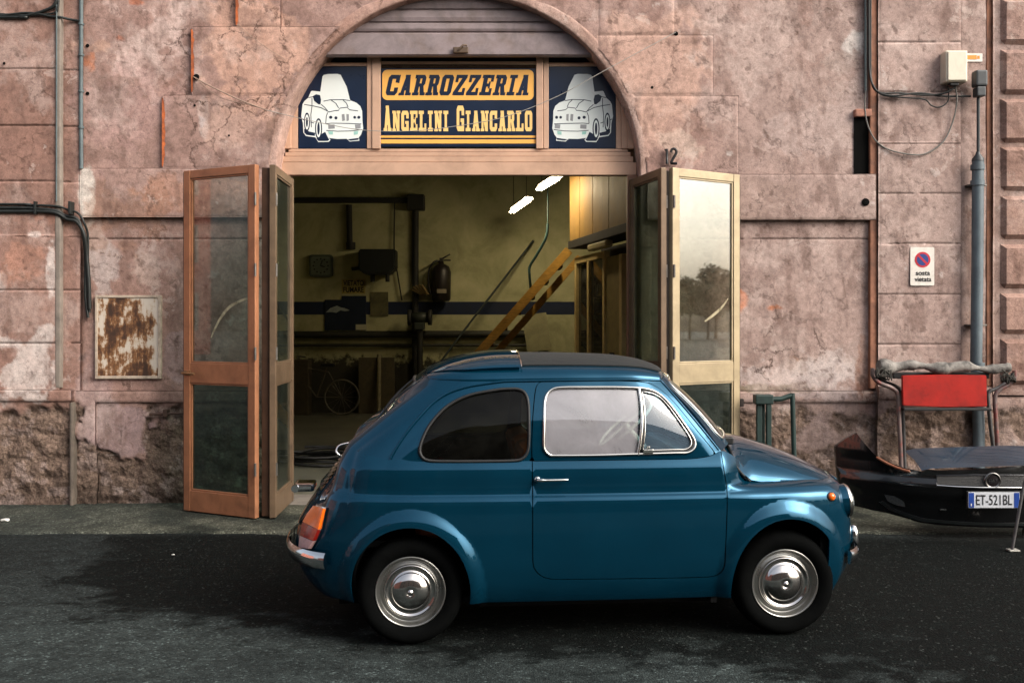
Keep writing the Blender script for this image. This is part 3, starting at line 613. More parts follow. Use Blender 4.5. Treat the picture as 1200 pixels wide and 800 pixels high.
DARK = [ell(180, 512, 22, 68), ell(264, 560, 26, 76), [(160, 560), (196, 580), (240, 590), (236, 612), (176, 604), (160, 588)], [(282, 600), (312, 582), (332, 624), (342, 640), (330, 648), (262, 648), (250, 630)], [(474, 636), (556, 626), (552, 640), (494, 646)],
        [(222, 326), (246, 312), (274, 318), (282, 350), (278, 384), (262, 384), (232, 360)], [(486, 312), (516, 304), (532, 318), (526, 340), (498, 358), (488, 340)],
        ell(352, 478, 12, 11), ell(390, 482, 11, 11), ell(526, 478, 10, 10), ell(556, 478, 11, 11)]
LINES = [[(283, 385), (310, 408), (336, 440)], [(336, 440), (380, 430), (410, 428), (418, 412), (470, 406), (490, 424), (550, 432)], [(352, 352), (390, 378), (410, 412)], [(440, 352), (466, 376), (478, 404)], [(300, 362), (350, 352), (440, 350), (494, 358)],
         [(316, 524), (360, 520), (480, 522), (574, 526)], [(320, 572), (400, 578), (500, 576), (578, 566)], [(160, 386), (216, 394), (280, 408), (334, 436)], [(216, 340), (216, 400), (208, 460), (212, 550)], [(190, 336), (224, 330)], [(146, 490), (164, 500)], [(206, 512), (232, 520)], [(330, 444), (320, 470), (316, 522)]]
def cartoon(px0, px1, mirror, label):
    a, b = (118, 612); w = X(px1)-X(px0)
    def T(p):
        k = (p[0]-a)/(b-a); k = 1-k if mirror else k
        return (X(px0)+k*w, Z(60+p[1]/6.15))
    o = empty('picture_sign', ((X(px0)+X(px1))/2, DSN, Z(125)), label, 'sign', 'cartoon car panels of the transom')
    m = MB(); m.box(X(px0), X(px1), DSN, DSN+.01, Z(173.8), Z(78.2), .001); m.build('panel', NAVY, o)
    def layer(polys, y, mt, nm):
        m = MB(); v, f = cdt_fill([[T(q) for q in p] for p in polys]); m.add([(p.x, y, p.y) for p in v], f); m.build(nm, mt, o)
    layer([BODY], DSN-.0010, WHITE, 'car_drawing')
    layer(DARK+[stroke(l, 2.6) for l in LINES], DSN-.0020, NAVY, 'outline_drawing')
    layer([ell(180, 512, 15, 54), ell(264, 560, 18, 62)], DSN-.0030, WHITE, 'wheel_drawing')
    layer([ell(180, 512, 7, 36), ell(264, 560, 9, 44)], DSN-.0040, NAVY, 'hub_drawing')
    gf = mat('grey_film', (140, 142, 144), .5)
    for q_ in ([(432, 456), (452, 454), (456, 500), (436, 506)], [(466, 454), (484, 456), (484, 500), (468, 506)], [(334, 530), (380, 530), (382, 558), (336, 562)], [(528, 530), (568, 528), (570, 556), (532, 560)]): layer([q_], DSN-.0028, gf, 'grille_drawing')
    mf = mat('mint_film', (150, 196, 186), .5)
    for q_ in ([(334, 578), (368, 580), (368, 602), (340, 600)], [(520, 580), (552, 576), (548, 600), (520, 604)]): layer([q_], DSN-.0028, mf, 'lamp_drawing')
cartoon(349.8, 429.6, False, 'navy transom panel with a white cartoon car facing right, left of the lettering')
cartoon(643.4, 721.6, True, 'navy transom panel with a white cartoon car facing left, right of the lettering')
# ---- house number
d = YW-.036
o = empty('house_number', (wx(785), d, wz(185)), 'black numerals of the house number above the right folding door', 'number')
def digits(pl):
    m = MB()
    for p in pl: m.tube([(wx(a), d-.006, wz(b)) for a, b in p], .0115, 8)
    return m
digits([[(778.2, 177), (780.6, 175.6), (780.8, 193)]]).build('numeral', BLACKP, o)
digits([catmull([(785.3, 179.5, 0), (786.6, 176.2, 0), (789.6, 175.6, 0), (791.6, 178.2, 0), (790.8, 182, 0), (787.4, 187.6, 0), (785, 192.4, 0)], 5)]) if False else None
q = [(v.x, v.y) for v in catmull([(785.3, 179.5, 0), (786.6, 176.2, 0), (789.6, 175.6, 0), (791.6, 178.2, 0), (790.8, 182, 0), (787.4, 187.6, 0), (785, 192.4, 0)], 5)]+[(792.4, 192.6)]
digits([q]).build('numeral', BLACKP, o)
# ---- no-parking plate
d = YW-.082
o = empty('no_parking_sign', (wx(1076), d, wz(312)), 'small white no-parking plate with a red and blue disc on the pilaster', 'sign')
PW = mat('white_enamel', (222, 216, 206), .4, var=.08, dirt=.3, dscale=8)
m = MB(); m.prism(rrect(wx(1062.3), wx(1090), wz(335), wz(290.5), .012), d, d+.004); m.build('plate', PW, o)
def disc(r, y, mt, nm):
    m = MB(); m.prism([(wx(1076.4)+r*math.cos(2*math.pi*i/40), wz(305)+r*math.sin(2*math.pi*i/40)) for i in range(40)], y-.0008, y); m.build(nm, mt, o)
RED = mat('sign_red', (186, 40, 52), .4, var=.08); BLUE = mat('sign_blue', (34, 58, 122), .4, var=.08)
disc(.066, d-.001, RED, 'red_disc'); disc(.049, d-.0022, BLUE, 'blue_disc')
m = MB(); s = .0085; c = math.sqrt(.5); L_ = .050
m.prism([(wx(1076.4)-c*L_+c*s, wz(305)+c*L_+c*s), (wx(1076.4)-c*L_-c*s, wz(305)+c*L_-c*s), (wx(1076.4)+c*L_-c*s, wz(305)-c*L_-c*s), (wx(1076.4)+c*L_+c*s, wz(305)-c*L_+c*s)], d-.0042, d-.0034); m.build('slash', RED, o)
m = MB(); v, f = text_mesh('sosta', wx(1068.5), wx(1085), wz(323.2), wz(318.3), d-.0012, bold=.02); m.add(v, f); v, f = text_mesh('vietata', wx(1067), wx(1086.5), wz(330.4), wz(325), d-.0012, bold=.02); m.add(v, f); m.build('lettering', BLACKP, o)
# ------------------------------------------------------------------ fittings on the facade and things on the pavement
CABLE = mat('black_cable', (22, 26, 24), .55, var=.3, scale=12); CABLEG = mat('grey_cable', (104, 102, 96), .6, var=.3, scale=12)
PIPEG = mat('blue_grey_pipe_paint', (92, 104, 110), .55, var=.25, scale=6, dirt=.5, dscale=3, bump=.1)
PIPEL = mat('weathered_conduit', (84, 96, 98), .6, var=.35, scale=8, dirt=.4)
def thing(name, px, py, d, label, cat, group=None): return empty(name, W(px, py, d), label, cat, group)
def fac(pts, off): return [(wx(a), YW-(o_ if (o_ := (p[2] if len(p) > 2 else off)) else 0), wz(b)) for p in pts for a, b in [(p[0], p[1])]]
def solo(mb, name, mt, label, cat, group=None, auto=None):
    me_o = mb.build(name, mt, None, auto=auto)
    co = [v.co.copy() for v in me_o.data.vertices]; mn = Vector([min(c[i] for c in co) for i in range(3)]); mx = Vector([max(c[i] for c in co) for i in range(3)])
    c = Vector(((mn.x+mx.x)/2, (mn.y+mx.y)/2, mn.z)); me_o.data.transform(Matrix.Translation(-c)); me_o.location = c
    return tag(me_o, label, cat, group)
m = MB(); m.tube(fac([(98.5, -60), (98.5, 60), (98.2, 130), (98.6, 199)], .055), .017, 10)
for q in (30, 66, 108, 150): m.tube(fac([(98.5, q), (98.5, q+2)], .055), .025, 10)
solo(m, 'conduit', PIPEL, 'thin grey vertical conduit ending above the white plaster streak at left', 'conduit')
m = MB(); m.tube(fac([(73.5, -60), (73.5, 100), (73.3, 238)], .112), .006, 8)
solo(m, 'cable', PIPEL, 'thin pale cable running down the edge of the left pilaster', 'cable')
def bundle(paths, off, r): 
    m = MB()
    for k, p in enumerate(paths): m.tube(catmull(fac(p, off), 8), r*(1+.25*((k*7) % 3-1)), 8)
    return m
m = bundle([[(-420, 20), (-60, 20), (0, 21), (40, 22.6), (70, 20), (75, 14, .115), (76.5, -10, .11), (77, -60, .11)], [(-420, 23), (-60, 23), (0, 23.5), (40, 20), (66, 24), (76, 24.5, .1), (88, 26, .06), (98, 27.5, .06)], [(-420, 26), (0, 25), (30, 24.6), (60, 17), (73, 8, .115), (75, -20, .11), (75.2, -60, .11)]], .105, .011)
solo(m, 'cable_bundle', CABLE, 'black cable bundle crossing the left pilaster near the top of the photo', 'cables')
m = bundle([[(-420, 241), (0, 241), (40, 242), (74, 243.5), (84, 247, .08), (96, 251, .075), (103, 262, .075), (105, 280, .03), (104, 330, .03), (107, 366, .03)], [(-420, 245.5), (0, 245.4), (44, 246), (72, 248.5), (82, 254, .085), (94, 257, .08), (100, 268, .075), (102, 300, .03), (102, 345, .03), (105, 372, .03)], [(-420, 249.5), (0, 249.6), (50, 249.4), (72, 251), (84, 258, .085), (95, 261, .08), (103, 276, .075), (104, 300, .04), (106.5, 330, .04), (107.5, 362, .04)]], .108, .013)
for p in (48, 88):
    m.box(wx(p), wx(p+2.5), YW-.135, YW-.05, wz(253), wz(238), .004)
solo(m, 'cable_bundle', CABLE, 'thick black cables below the grey conduit, bending down beside the rusty hatch', 'cables')
# rusty hatch
d = YW-.012
o = thing('utility_hatch', 151, 443, d, 'white painted metal hatch streaked with brown rust, in the wall left of the doors', 'hatch')
def rust_hatch():
    m, nt, P, out = newmat('rusted_white_paint'); L = nt.links.new
    a = noise_node(nt, 1.0, 9, .72, stretch=(11, 11, 2.2)); b = noise_node(nt, 5.5, 7, .65)
    ad = N(nt, 'ShaderNodeMath', operation='ADD'); L(a.outputs['Fac'], ad.inputs[0]); L(b.outputs['Fac'], ad.inputs[1])
    tc = N(nt, 'ShaderNodeTexCoord'); sx = N(nt, 'ShaderNodeSeparateXYZ'); L(tc.outputs['Generated'], sx.inputs['Vector'])
    rz = ramp(nt, sx.outputs['Z'], [(0, g(.10)), (.25, g(.0)), (.72, g(.02)), (.82, g(-.0)), (.86, g(0))]); rx = ramp(nt, sx.outputs['X'], [(.06, g(0)), (.2, g(.13)), (.45, g(.10)), (.8, g(.05)), (.95, g(0))])
    a2 = N(nt, 'ShaderNodeMath', operation='ADD'); L(ad.outputs['Value'], a2.inputs[0]); L(rx.outputs['Color'], a2.inputs[1])
    a3 = N(nt, 'ShaderNodeMath', operation='ADD'); L(a2.outputs['Value'], a3.inputs[0]); L(rz.outputs['Color'], a3.inputs[1])
    r = ramp(nt, a3.outputs['Value'], [(.0, lin((196, 184, 170))), (.62, lin((188, 174, 158))), (.66, lin((150, 112, 78)))])
    mr = N(nt, 'ShaderNodeMapRange'); L(a3.outputs['Value'], mr.inputs['Value']); mr.inputs['From Min'].default_value = .98; mr.inputs['From Max'].default_value = 1.28
    r = ramp(nt, mr.outputs['Result'], [(.0, lin((196, 184, 170))), (.22, lin((186, 168, 148))), (.36, lin((134, 92, 56))), (.62, lin((82, 52, 32))), (.9, lin((56, 36, 24)))])
    L(r.outputs['Color'], P.inputs['Base Color']); P.inputs['Roughness'].default_value = .7
    return m
RH = rust_hatch()
m = MB(); m.box(wx(115.5), wx(187), d-.012, d+.02, wz(440.5), wz(348.5), .004); m.build('door', RH, o)
m = MB()
for a in ((113, 116, 346, 443.5), (186.4, 190, 346, 443.5)): m.box(wx(a[0]), wx(a[1]), d-.02, d+.02, wz(a[3]), wz(a[2]), .004)
for a in ((116.1, 186.3, 346, 349), (116.1, 186.3, 440, 443.5)): m.box(wx(a[0]), wx(a[1]), d-.0195, d+.02, wz(a[3]), wz(a[2]), .004)
m.build('frame', mat('worn_cream_paint', (182, 164, 146), .7, var=.25, scale=12, dirt=.7, dscale=10), o)
# rusty latch bar by the left door
m = MB(); m.tube(fac([(180, 484), (226, 483)], .09), .012, 6, smooth=False); m.box(wx(196), wx(201), YW-.11, YW-.04, wz(487), wz(478.5), .003)
solo(m, 'latch_bar', mat('rusty_iron', (66, 46, 36), .8, var=.5, scale=30), 'short rusty iron bar fixed at knee height beside the left folding door', 'latch')
m = MB(); m.tube(fac([(858, 471), (868, 470)], .10), .010, 6); m.box(wx(864), wx(868), YW-.115, YW-.04, wz(475), wz(466), .003)
solo(m, 'latch_hook', mat('rusty_iron', (46, 38, 34), .8, var=.5, scale=30), 'small dark iron hook on the wall beside the right folding door', 'latch')
# meter box and its wires
d = YW-.07
o = thing('meter_box', 1109, 104, d, 'pale beige electrical box with brown side high on the right pilaster', 'electrical box')
m = MB(); m.box(wx(1097.5), wx(1122.5), d-.11, d+.01, wz(102), wz(66), .010); m.build('casing', mat('beige_plastic', (206, 196, 176), .5, var=.08, dirt=.4, dscale=5), o)
m = MB(); m.box(wx(1099.4), wx(1120.8), d-.122, d-.1105, wz(100.5), wz(67.5), .005); m.build('cover', mat('ivory_plastic', (214, 206, 186), .45, var=.06, dirt=.3), o)
m = MB(); m.box(wx(1104), wx(1114), d-.09, d-.02, wz(105.5), wz(102.2), .006); m.build('cable_gland', BLACKP, o)
d = YW-.032
o = thing('label_plate', 1137, 74, d, 'small white plate with an orange strip beside the beige electrical box', 'plate')
m = MB(); m.box(wx(1126), wx(1149), d-.006, d+.004, wz(74), wz(64.2), .003); m.build('plate', PW, o)
m = MB(); m.box(wx(1128), wx(1142), d-.0085, d-.0065, wz(71.2), wz(66.4)); m.box(wx(1142.8), wx(1145.6), d-.0085, d-.0065, wz(70.6), wz(67)); m.build('orange_strip', mat('orange_print', (222, 140, 40), .5), o)
# drain / riser pipe
o = thing('riser_pipe', 1139, 590, YW-.14, 'tall blue-grey riser pipe with a dark head fitting, passing behind the red panel', 'pipe')
yo = YW-.13
m = MB(); m.tube([(wx(1137.5), yo, wz(190)), (wx(1137), yo, wz(300)), (wx(1135.5), yo, wz(420)), (wx(1138.5), yo, wz(500)), (wx(1139), yo, .02)], .047, 20)
for q in (196, 214, 424): m.tube([(wx(1137), yo, wz(q)), (wx(1137), yo, wz(q+6))], .056, 20)
m.build('lower_pipe', PIPEG, o)
m = MB(); m.lathe([(.016, .0), (.02, -.02), (.048, -.06), (.05, -.08)], Matrix.Translation((wx(1137.5), yo, wz(181))), 20); m.tube([(wx(1138.5), yo+.01, wz(108)), (wx(1138.5), yo+.01, wz(184))], .013, 10); m.build('upper_pipe', mat('dark_pipe', (44, 50, 52), .5, var=.3), o)
m = MB(); m.box(wx(1132.5), wx(1146), yo-.05, yo+.05, wz(106.5), wz(88), .016); m.box(wx(1134), wx(1144), yo-.045, yo+.045, wz(118), wz(107), .01); m.build('head_fitting', mat('dark_grey_plastic', (54, 58, 60), .5, var=.15, dirt=.3), o)
for q in (218, 380): m = MB(); m.box(wx(1128), wx(1150), yo+.03, yo+.115, wz(q+2), wz(q), .003); m.build('clip', STEELG, o)
# cables of the right pilaster
m = MB()
for pts, r in (([(1015, -60, .06), (1015.4, 60, .06), (1016, 90, .07), (1019, 104, .09), (1027, 112, .095), (1050, 112.5, .1), (1080, 115, .1), (1100, 113, .12), (1112, 106, .13)], .008),
               ([(1017.5, -60, .06), (1017, 70, .06), (1018, 98, .07), (1023, 110, .09), (1040, 115.5, .1), (1070, 112.6, .1), (1100, 116, .1), (1131, 116, .1)], .009),
               ([(1019, 105, .09), (1030, 115, .095), (1060, 118, .1), (1078, 120, .1), (1086, 127, .1), (1096, 128.5, .1), (1105, 121, .1), (1104, 107, .12)], .006)):
    m.tube(catmull(fac(pts, .1), 8), r, 8)
solo(m, 'cable_bundle', CABLE, 'dark cables running along the right pilaster into the beige box', 'cables')
m = MB(); m.tube(catmull(fac([(1012, 108, .05), (1011, 124, .05), (1013.5, 145, .05), (1022, 165, .06), (1036, 177, .085), (1060, 183, .09), (1080, 182, .09), (1100, 168, .09), (1111, 145, .09), (1114.5, 122, .11), (1112, 106, .12)], .08), 8), .0065, 8)
solo(m, 'cable', CABLEG, 'pale grey cable hanging in a loose loop under the beige box', 'cable')
m = MB(); m.tube(fac([(1013, -60), (1013.2, 108)], .02), .010, 8)
solo(m, 'conduit', PIPEL, 'thin vertical conduit along the brown edge strip above the niche', 'conduit')
# wires slung across the arch
m = MB(); m.tube(catmull([(wx(229), YW-.05, wz(92)), (wx(250), YW-.10, wz(104)), (wx(285), YW-.14, wz(121)), (wx(318), YW-.16, wz(134))], 8), .0055, 6); m.tube(catmull([(wx(231), YW-.05, wz(94)), (wx(262), YW-.09, wz(117)), (wx(300), YW-.14, wz(128)), (wx(318), YW-.16, wz(134))], 8), .003, 6)
m.tube(catmull([(wx(280), YW-.03, wz(30)), (wx(305), YW-.06, wz(52)), (wx(336), YW-.06, wz(72))], 6), .0025, 6)
solo(m, 'support_wire', mat('old_wire', (150, 128, 112), .7), 'thin support wire slung from the stepped quoin to the arch edge', 'wire')
m = MB(); m.tube(catmull([(wx(318), YW-.16, wz(134)), (wx(370), YW-.14, wz(146)), (wx(425), YW-.12, wz(155.5)), (wx(480), YW-.12, wz(157)), (wx(530), YW-.12, wz(152)), (wx(590), YW-.12, wz(141)), (wx(650), YW-.12, wz(118)), (wx(700), YW-.12, wz(91)), (wx(745), YW-.1, wz(66)), (wx(791), YW-.05, wz(40))], 8), .0032, 6)
solo(m, 'overhead_wire', mat('pale_wire', (150, 146, 138), .6), 'thin pale wire sagging across the front of the sign', 'wire')

# ---- dark green folded trestle leaning by the wall
gd = 8.05
o = thing('metal_trestle', 908, 590, gd, 'dark green metal frame with two uprights standing against the wall behind the bonnet', 'trestle')
GREEN = mat('dark_green_paint', (28, 50, 46), .5, var=.3, scale=10, dirt=.6, dscale=8)
for (x, w_, y0) in ((889.5, .022, .0), (895, .02, .05), (900, .02, -.02)): m = MB(); m.box(wx(x, gd)-w_, wx(x, gd)+w_, gd+y0-.02, gd+y0+.02, .0, wz(463, gd), .006); m.build('upright', GREEN, o)
m = MB(); m.box(wx(884, gd), wx(905, gd), gd-.05, gd+.06, wz(473, gd), wz(462, gd), .01); m.tube([(wx(901, gd), gd, wz(467.5, gd)), (wx(915, gd), gd, wz(467.5, gd)), (wx(928, gd), gd, wz(463, gd))], .022, 10); m.build('top_bar', GREEN, o)
m = MB(); m.tube([(wx(928.5, gd), gd, wz(460.5, gd)), (wx(930, gd), gd-.01, wz(527, gd)), (wx(931.5, gd), gd-.02, 0.0)], .021, 10); m.build('leg', GREEN, o)
# ---- stand with red panel and grimy roll
rd = 7.93
o = thing('panel_stand', 1105, 585, rd, 'tubular metal stand with a scuffed red panel and grimy wrapped roll on top', 'stand')
TUBE = mat('worn_red_grey_tube', (112, 96, 92), .5, metal=.3, var=.3, scale=9, c2=(150, 44, 34), dirt=.6, dscale=6)
TUBEG = mat('worn_grey_tube', (86, 84, 84), .45, metal=.5, var=.3, scale=9, dirt=.6, dscale=6)
def fr(pts, d): return [(wx(a, d), d, wz(b, d)) for a, b in pts]
m = MB(); m.tube(catmull(fr([(1023, 431), (1023, 440), (1030, 448), (1046, 455), (1052, 463), (1053.5, 490), (1056, 545), (1057, 588)], rd), 6), .018, 10); m.build('leg', TUBE, o)
m = MB(); m.tube(catmull(fr([(1027, 433), (1028, 441), (1036, 447), (1050, 453), (1056.5, 462), (1058, 490), (1060, 545), (1061, 578)], rd+.22), 6), .017, 10); m.build('leg', TUBEG, o)
m = MB(); m.tube(catmull(fr([(1189, 434), (1188.5, 443), (1182, 450), (1171, 457), (1166, 466), (1167, 490), (1169, 529), (1170, 588)], rd), 6), .018, 10); m.build('leg', TUBE, o)
m = MB(); m.tube(catmull(fr([(1187, 437), (1184, 445), (1170, 454), (1159, 459), (1158, 468), (1161, 500), (1166, 540), (1168, 578)], rd+.22), 6), .017, 10); m.build('leg', TUBEG, o)
m = MB(); c = [(wx(a, rd-.02), wz(b, rd-.02)) for a, b in ((1055.5, 439.6), (1103, 438.6), (1154.6, 439.4), (1155.4, 476), (1105, 477), (1056.6, 474.8))]
m.prism(c[::-1], rd-.045, rd-.02, bev=.006)
m.build('panel', mat('scuffed_red_paint', (158, 30, 22), .55, var=.3, scale=6, c2=(112, 22, 17), dirt=.45, dscale=5, bump=.1, spec=.25), o)
m = MB(); m.box(wx(1056, rd), wx(1158, rd), rd-.06, rd+.02, wz(480.5, rd), wz(477.3, rd), .005); m.box(wx(1050, rd), wx(1164, rd), rd+.06, rd+.20, wz(444, rd), wz(437, rd), .006); m.build('rail', BLACKP, o)
CORD = mat('dirty_cord', (52, 50, 44), .9, var=.5, scale=30)
def grimy():
    return mat('grimy_wrapped_cloth', (128, 124, 118), .85, var=.6, scale=12, c2=(34, 32, 30), bump=.8, bscale=26, dirt=.9, dscale=9)
m = MB(); pts = []; rr = []; n = 60
for i in range(n+1):
    k = i/n; a = 1031+(1187-1031)*k; b = 428.5+3.5*k+1.6*math.sin(k*17)
    pts.append((wx(a, rd), rd+.03+.02*math.sin(k*9), wz(b, rd))); rr.append((.040+.008*math.sin(k*31)+.010*math.sin(k*13+1)+random.uniform(-.003, .003))*(.75 if i in (0, n) else 1)*(1.15-.3*k))
m.tube(pts, rr, 14); m.build('wrapped_roll', grimy(), o)
for a, b in ((1036, 440), (1181, 443)):
    m = MB()
    for j in range(14): m.tube(catmull([W(a+random.uniform(-9, 9), b-6+random.uniform(-4, 3), rd-.03), W(a+random.uniform(-10, 10), b+random.uniform(-2, 6), rd-.04), W(a+random.uniform(-10, 10), b+random.uniform(-2, 6), rd+.02)], 4), .005, 5)
    m.build('tangled_cord', CORD, o)

# ---- loose bumper cover of a modern car
o = thing('car_bumper', 1160, 612, 7.05, 'loose black car bumper with grille, badge and number plate leaning on the pavement', 'bumper')
BGL = mat('gloss_black_paint', (10, 11, 12), .22, var=.2, scale=3, dirt=.15, coat=.6, rvar=.08)
BXC = 3.50
def by(x, z):
    """depth of the bumper's face: bowed round towards the left end, bellied at mid height"""
    k = (BXC-x)/1.14; k = max(-1.0, min(1.15, k))
    return 6.98+.66*abs(k)**2.6-.05*math.cos((z-.42)/.32*1.3)-.022*sst(.405, .392, z)+.014*sst(.30, .285, z)-.016*sst(.545, .56, z)*sst(2.35, 2.6, x)
def bpt(px, py):
    y = 7.05
    for _ in range(8): x = (px-600)/F*y; z = CAMH-(py-HOR)*y/F; y = by(x, z)
    return Vector((x, y, z))
OUT = [(978.5, 523), (990, 514), (1003.5, 506.6), (1012, 518), (1025, 532.5), (1042, 541.5), (1060, 548), (1081, 552.5), (1086, 550), (1100, 551.2), (1140, 550), (1200, 545), (1250, 549), (1262, 560), (1262, 618), (1200, 618.5), (1160, 618), (1126, 616.5), (1100, 615), (1078, 612), (1060, 606.5), (1040, 601), (1020, 597), (1000, 592), (988, 582), (983, 568), (980, 545)]
P2 = [bpt(a, b) for a, b in OUT]; poly = [(p.x, p.z) for p in P2]
xs = [p[0] for p in poly]; zs = [p[1] for p in poly]
def inside(x, z):
    c = False; n = len(poly)
    for i in range(n):
        (x1, z1), (x2, z2) = poly[i], poly[i-1]
        if (z1 > z) != (z2 > z) and x < (x2-x1)*(z-z1)/(z2-z1)+x1: c = not c
    return c
ext = [(x, z) for x in np.arange(min(xs), max(xs), .03) for z in np.arange(min(zs), max(zs), .03) if inside(x, z) and inside(x+.012, z) and inside(x-.012, z) and inside(x, z+.012) and inside(x, z-.012)]
v, f = cdt_fill([poly], ext)
def bface(v, f, off, th):
    n = len(v); V = [(p.x, by(p.x, p.y)-off, p.y) for p in v]+[(p.x, by(p.x, p.y)-off+th, p.y) for p in v]
    cnt = {}
    for t in f:
        for i in range(len(t)): e = (t[i], t[(i+1) % len(t)]); cnt[e] = 1
    bd = [e for e in cnt if (e[1], e[0]) not in cnt]
    m = MB(); m.add(V, [tuple(t) for t in f], True); m.add(V, [tuple(i+n for i in reversed(t)) for t in f], True); m.add(V, [(a, b, b+n, a+n) for a, b in bd]); return m
bface(v, f, 0, .03).build('bumper_skin', BGL, o, auto=35)
def bpatch(pxpoly, off, th, mt, nm, parent=o, dens=.03):
    pp = [bpt(a, b) for a, b in pxpoly]; pl = [(p.x, p.z) for p in pp]
    v, f = cdt_fill([pl]); return bface(v, f, off, th).build(nm, mt, parent, auto=35)
# shiny upper lip lying back from the face
m = MB(); top = []
for k in range(17):
    px = 1079.5+(1262-1079.5)*k/16; py = 551-(2.2 if k else 0)-3.6*min(1, k/10)
    a = bpt(px, py); a.y -= .006; b = a+Vector((-.01, .10, .062)); c = a+Vector((-.03, .23, .112-.0*k)); top += [a, b, c]
m.add(top, [(3*k+j, 3*k+3+j, 3*k+4+j, 3*k+1+j) for k in range(16) for j in range(2)], True)
m.build('upper_lip', mat('sky_tinted_gloss_black', (34, 50, 64), .22, var=.25, scale=3, dirt=.2, coat=.8), o)  # blue of the reflected sky is put into the black
bpatch([(1097, 556), (1140, 556), (1200, 556), (1260, 557), (1260, 570), (1200, 569), (1140, 568.5), (1098, 567)], .008, .012, mat('grille_black', (18, 18, 18), .5, bump=.9, bscale=130), 'grille')
CHROME = mat('chrome', (206, 206, 206), .10, metal=1.0, var=.06, scale=8, dirt=.08, rvar=.05)
m = MB(); m.tube([bpt(a, b)-Vector((0, .018, 0)) for a, b in ((1097, 568), (1120, 569.6), (1150, 570.6), (1200, 570.6), (1256, 570))], .006, 8); m.build('chrome_strip', CHROME, o)
m = MB(); m.tube([bpt(a, b)-Vector((0, .012, 0)) for a, b in ((1097, 569), (1096.5, 562), (1097.5, 556.4), (1140, 555.8), (1200, 556), (1256, 556.4))], .0035, 8); m.build('grille_surround', mat('dark_chrome', (90, 90, 92), .25, metal=.9), o)
c = bpt(1161.5, 562.5); Mb = Matrix.Translation(c-Vector((0, .022, 0))) @ Matrix.Rotation(math.pi/2, 4, 'X')
m = MB(); m.lathe([(.040, .0), (.050, .008), (.056, .008), (.060, 0)], Mb, 32); bdg = m.build('badge', mat('dull_chrome', (120, 118, 116), .25, metal=1.0, dirt=.2), o)
m = MB(); m.lathe([(.0005, .006), (.040, .004)], Mb, 32); m.build('badge_face', mat('dark_badge', (30, 24, 26), .3, metal=.4), bdg)
m = MB(); v, f = text_mesh('FIAT', c.x-.030, c.x+.030, c.z-.014, c.z+.014, c.y-.0292); m.add(v, f); m.build('badge_lettering', CHROME, bdg)
# plate 360 x 110 mm
c = bpt(1160.8, 584); px0, px1, pz0, pz1 = c.x-.180, c.x+.180, c.z-.056, c.z+.054; yp = c.y-.05
pl = MB(); pl.box(px0, px1, yp, yp+.006, pz0, pz1, .002); plate = pl.build('number_plate', mat('plate_white', (196, 200, 206), .4, var=.08, dirt=.2), o)
pb = mat('plate_blue', (24, 62, 140), .4)
m = MB(); m.box(px0+.003, px0+.040, yp-.0014, yp-.0004, pz0+.003, pz1-.003); m.build('blue_band', pb, plate); m = MB(); m.box(px1-.040, px1-.003, yp-.0014, yp-.0004, pz0+.003, pz1-.003); m.build('blue_band', pb, plate)
m = MB(); v, f = text_mesh('ET-521BL', px0+.054, px1-.054, pz0+.020, pz1-.018, yp-.0012, bold=.006); m.add(v, f); v, f = text_mesh('I', px0+.016, px0+.024, pz0+.014, pz0+.032, yp-.0026); 
m.build('plate_number', BLACKP, plate)
m = MB(); m.add(v, f); m.build('country_letter', PW, plate)
m = MB(); m.box(px0-.008, px1+.008, yp+.0065, yp+.016, pz0-.007, pz1+.007, .003); m.build('plate_holder', BLACKP, plate)
bpatch([(1036, 579), (1048, 581), (1058, 587), (1060.5, 593.5), (1050, 591.5), (1040, 587)], .006, .01, mat('fog_lamp_glass', (86, 90, 90), .15, metal=.5, var=.6, scale=60), 'fog_lamp')
bpatch([(1030, 588), (1042, 597), (1062, 605), (1080, 610.4), (1126, 614), (1200, 615.5), (1260, 615.5), (1260, 613), (1200, 612.6), (1126, 611), (1082, 607), (1064, 602), (1046, 595), (1034, 587)], .012, .014, mat('satin_black_lip', (26, 30, 30), .35), 'lower_lip')
m = MB(); m.tube(catmull([bpt(a, b)-Vector((0, .012, 0)) for a, b in ((1026, 535), (1040, 543), (1056, 549.5), (1066, 552))], 6), [.004]+[.010]*17+[.003], 8); m.build('brown_trim', mat('faded_brown_trim', (120, 72, 48), .5, var=.3), o)
m = MB(); m.box(bpt(1101, 590).x, bpt(1109, 590).x, bpt(1105, 597).y-.014, bpt(1105, 597).y+.002, bpt(1105, 597.6).z, bpt(1105, 596).z, .002); m.build('tow_cover', mat('satin_black_lip', (34, 38, 38), .35), o)
# thin stand leg at the photo's right edge
sd = 6.62
o = thing('tripod_stand', 1197, 628, sd, 'grey metal stand leg with a flat foot at the right edge of the photo', 'stand')
m = MB(); m.tube([(wx(1186, sd), sd, .012), (wx(1203, sd), sd+.04, wz(572, sd)), (wx(1232, sd), sd+.1, wz(480, sd))], .011, 8); m.build('leg', TUBEG, o)
m = MB(); m.tube([(wx(1290, sd), sd-.05, .012), (wx(1266, sd), sd+.03, wz(572, sd)), (wx(1232, sd), sd+.1, wz(480, sd))], .011, 8); m.build('leg', TUBEG, o)
m = MB(); m.tube([(wx(1240, sd), sd+.45, .012), (wx(1237, sd), sd+.3, wz(560, sd)), (wx(1232, sd), sd+.1, wz(480, sd))], .011, 8); m.build('leg', TUBEG, o)
m = MB(); m.box(wx(1181, sd), wx(1193, sd), sd-.03, sd+.03, .003, .014, .003); m.build('foot', mat('pale_metal_foot', (168, 166, 158), .5, metal=.3), o)
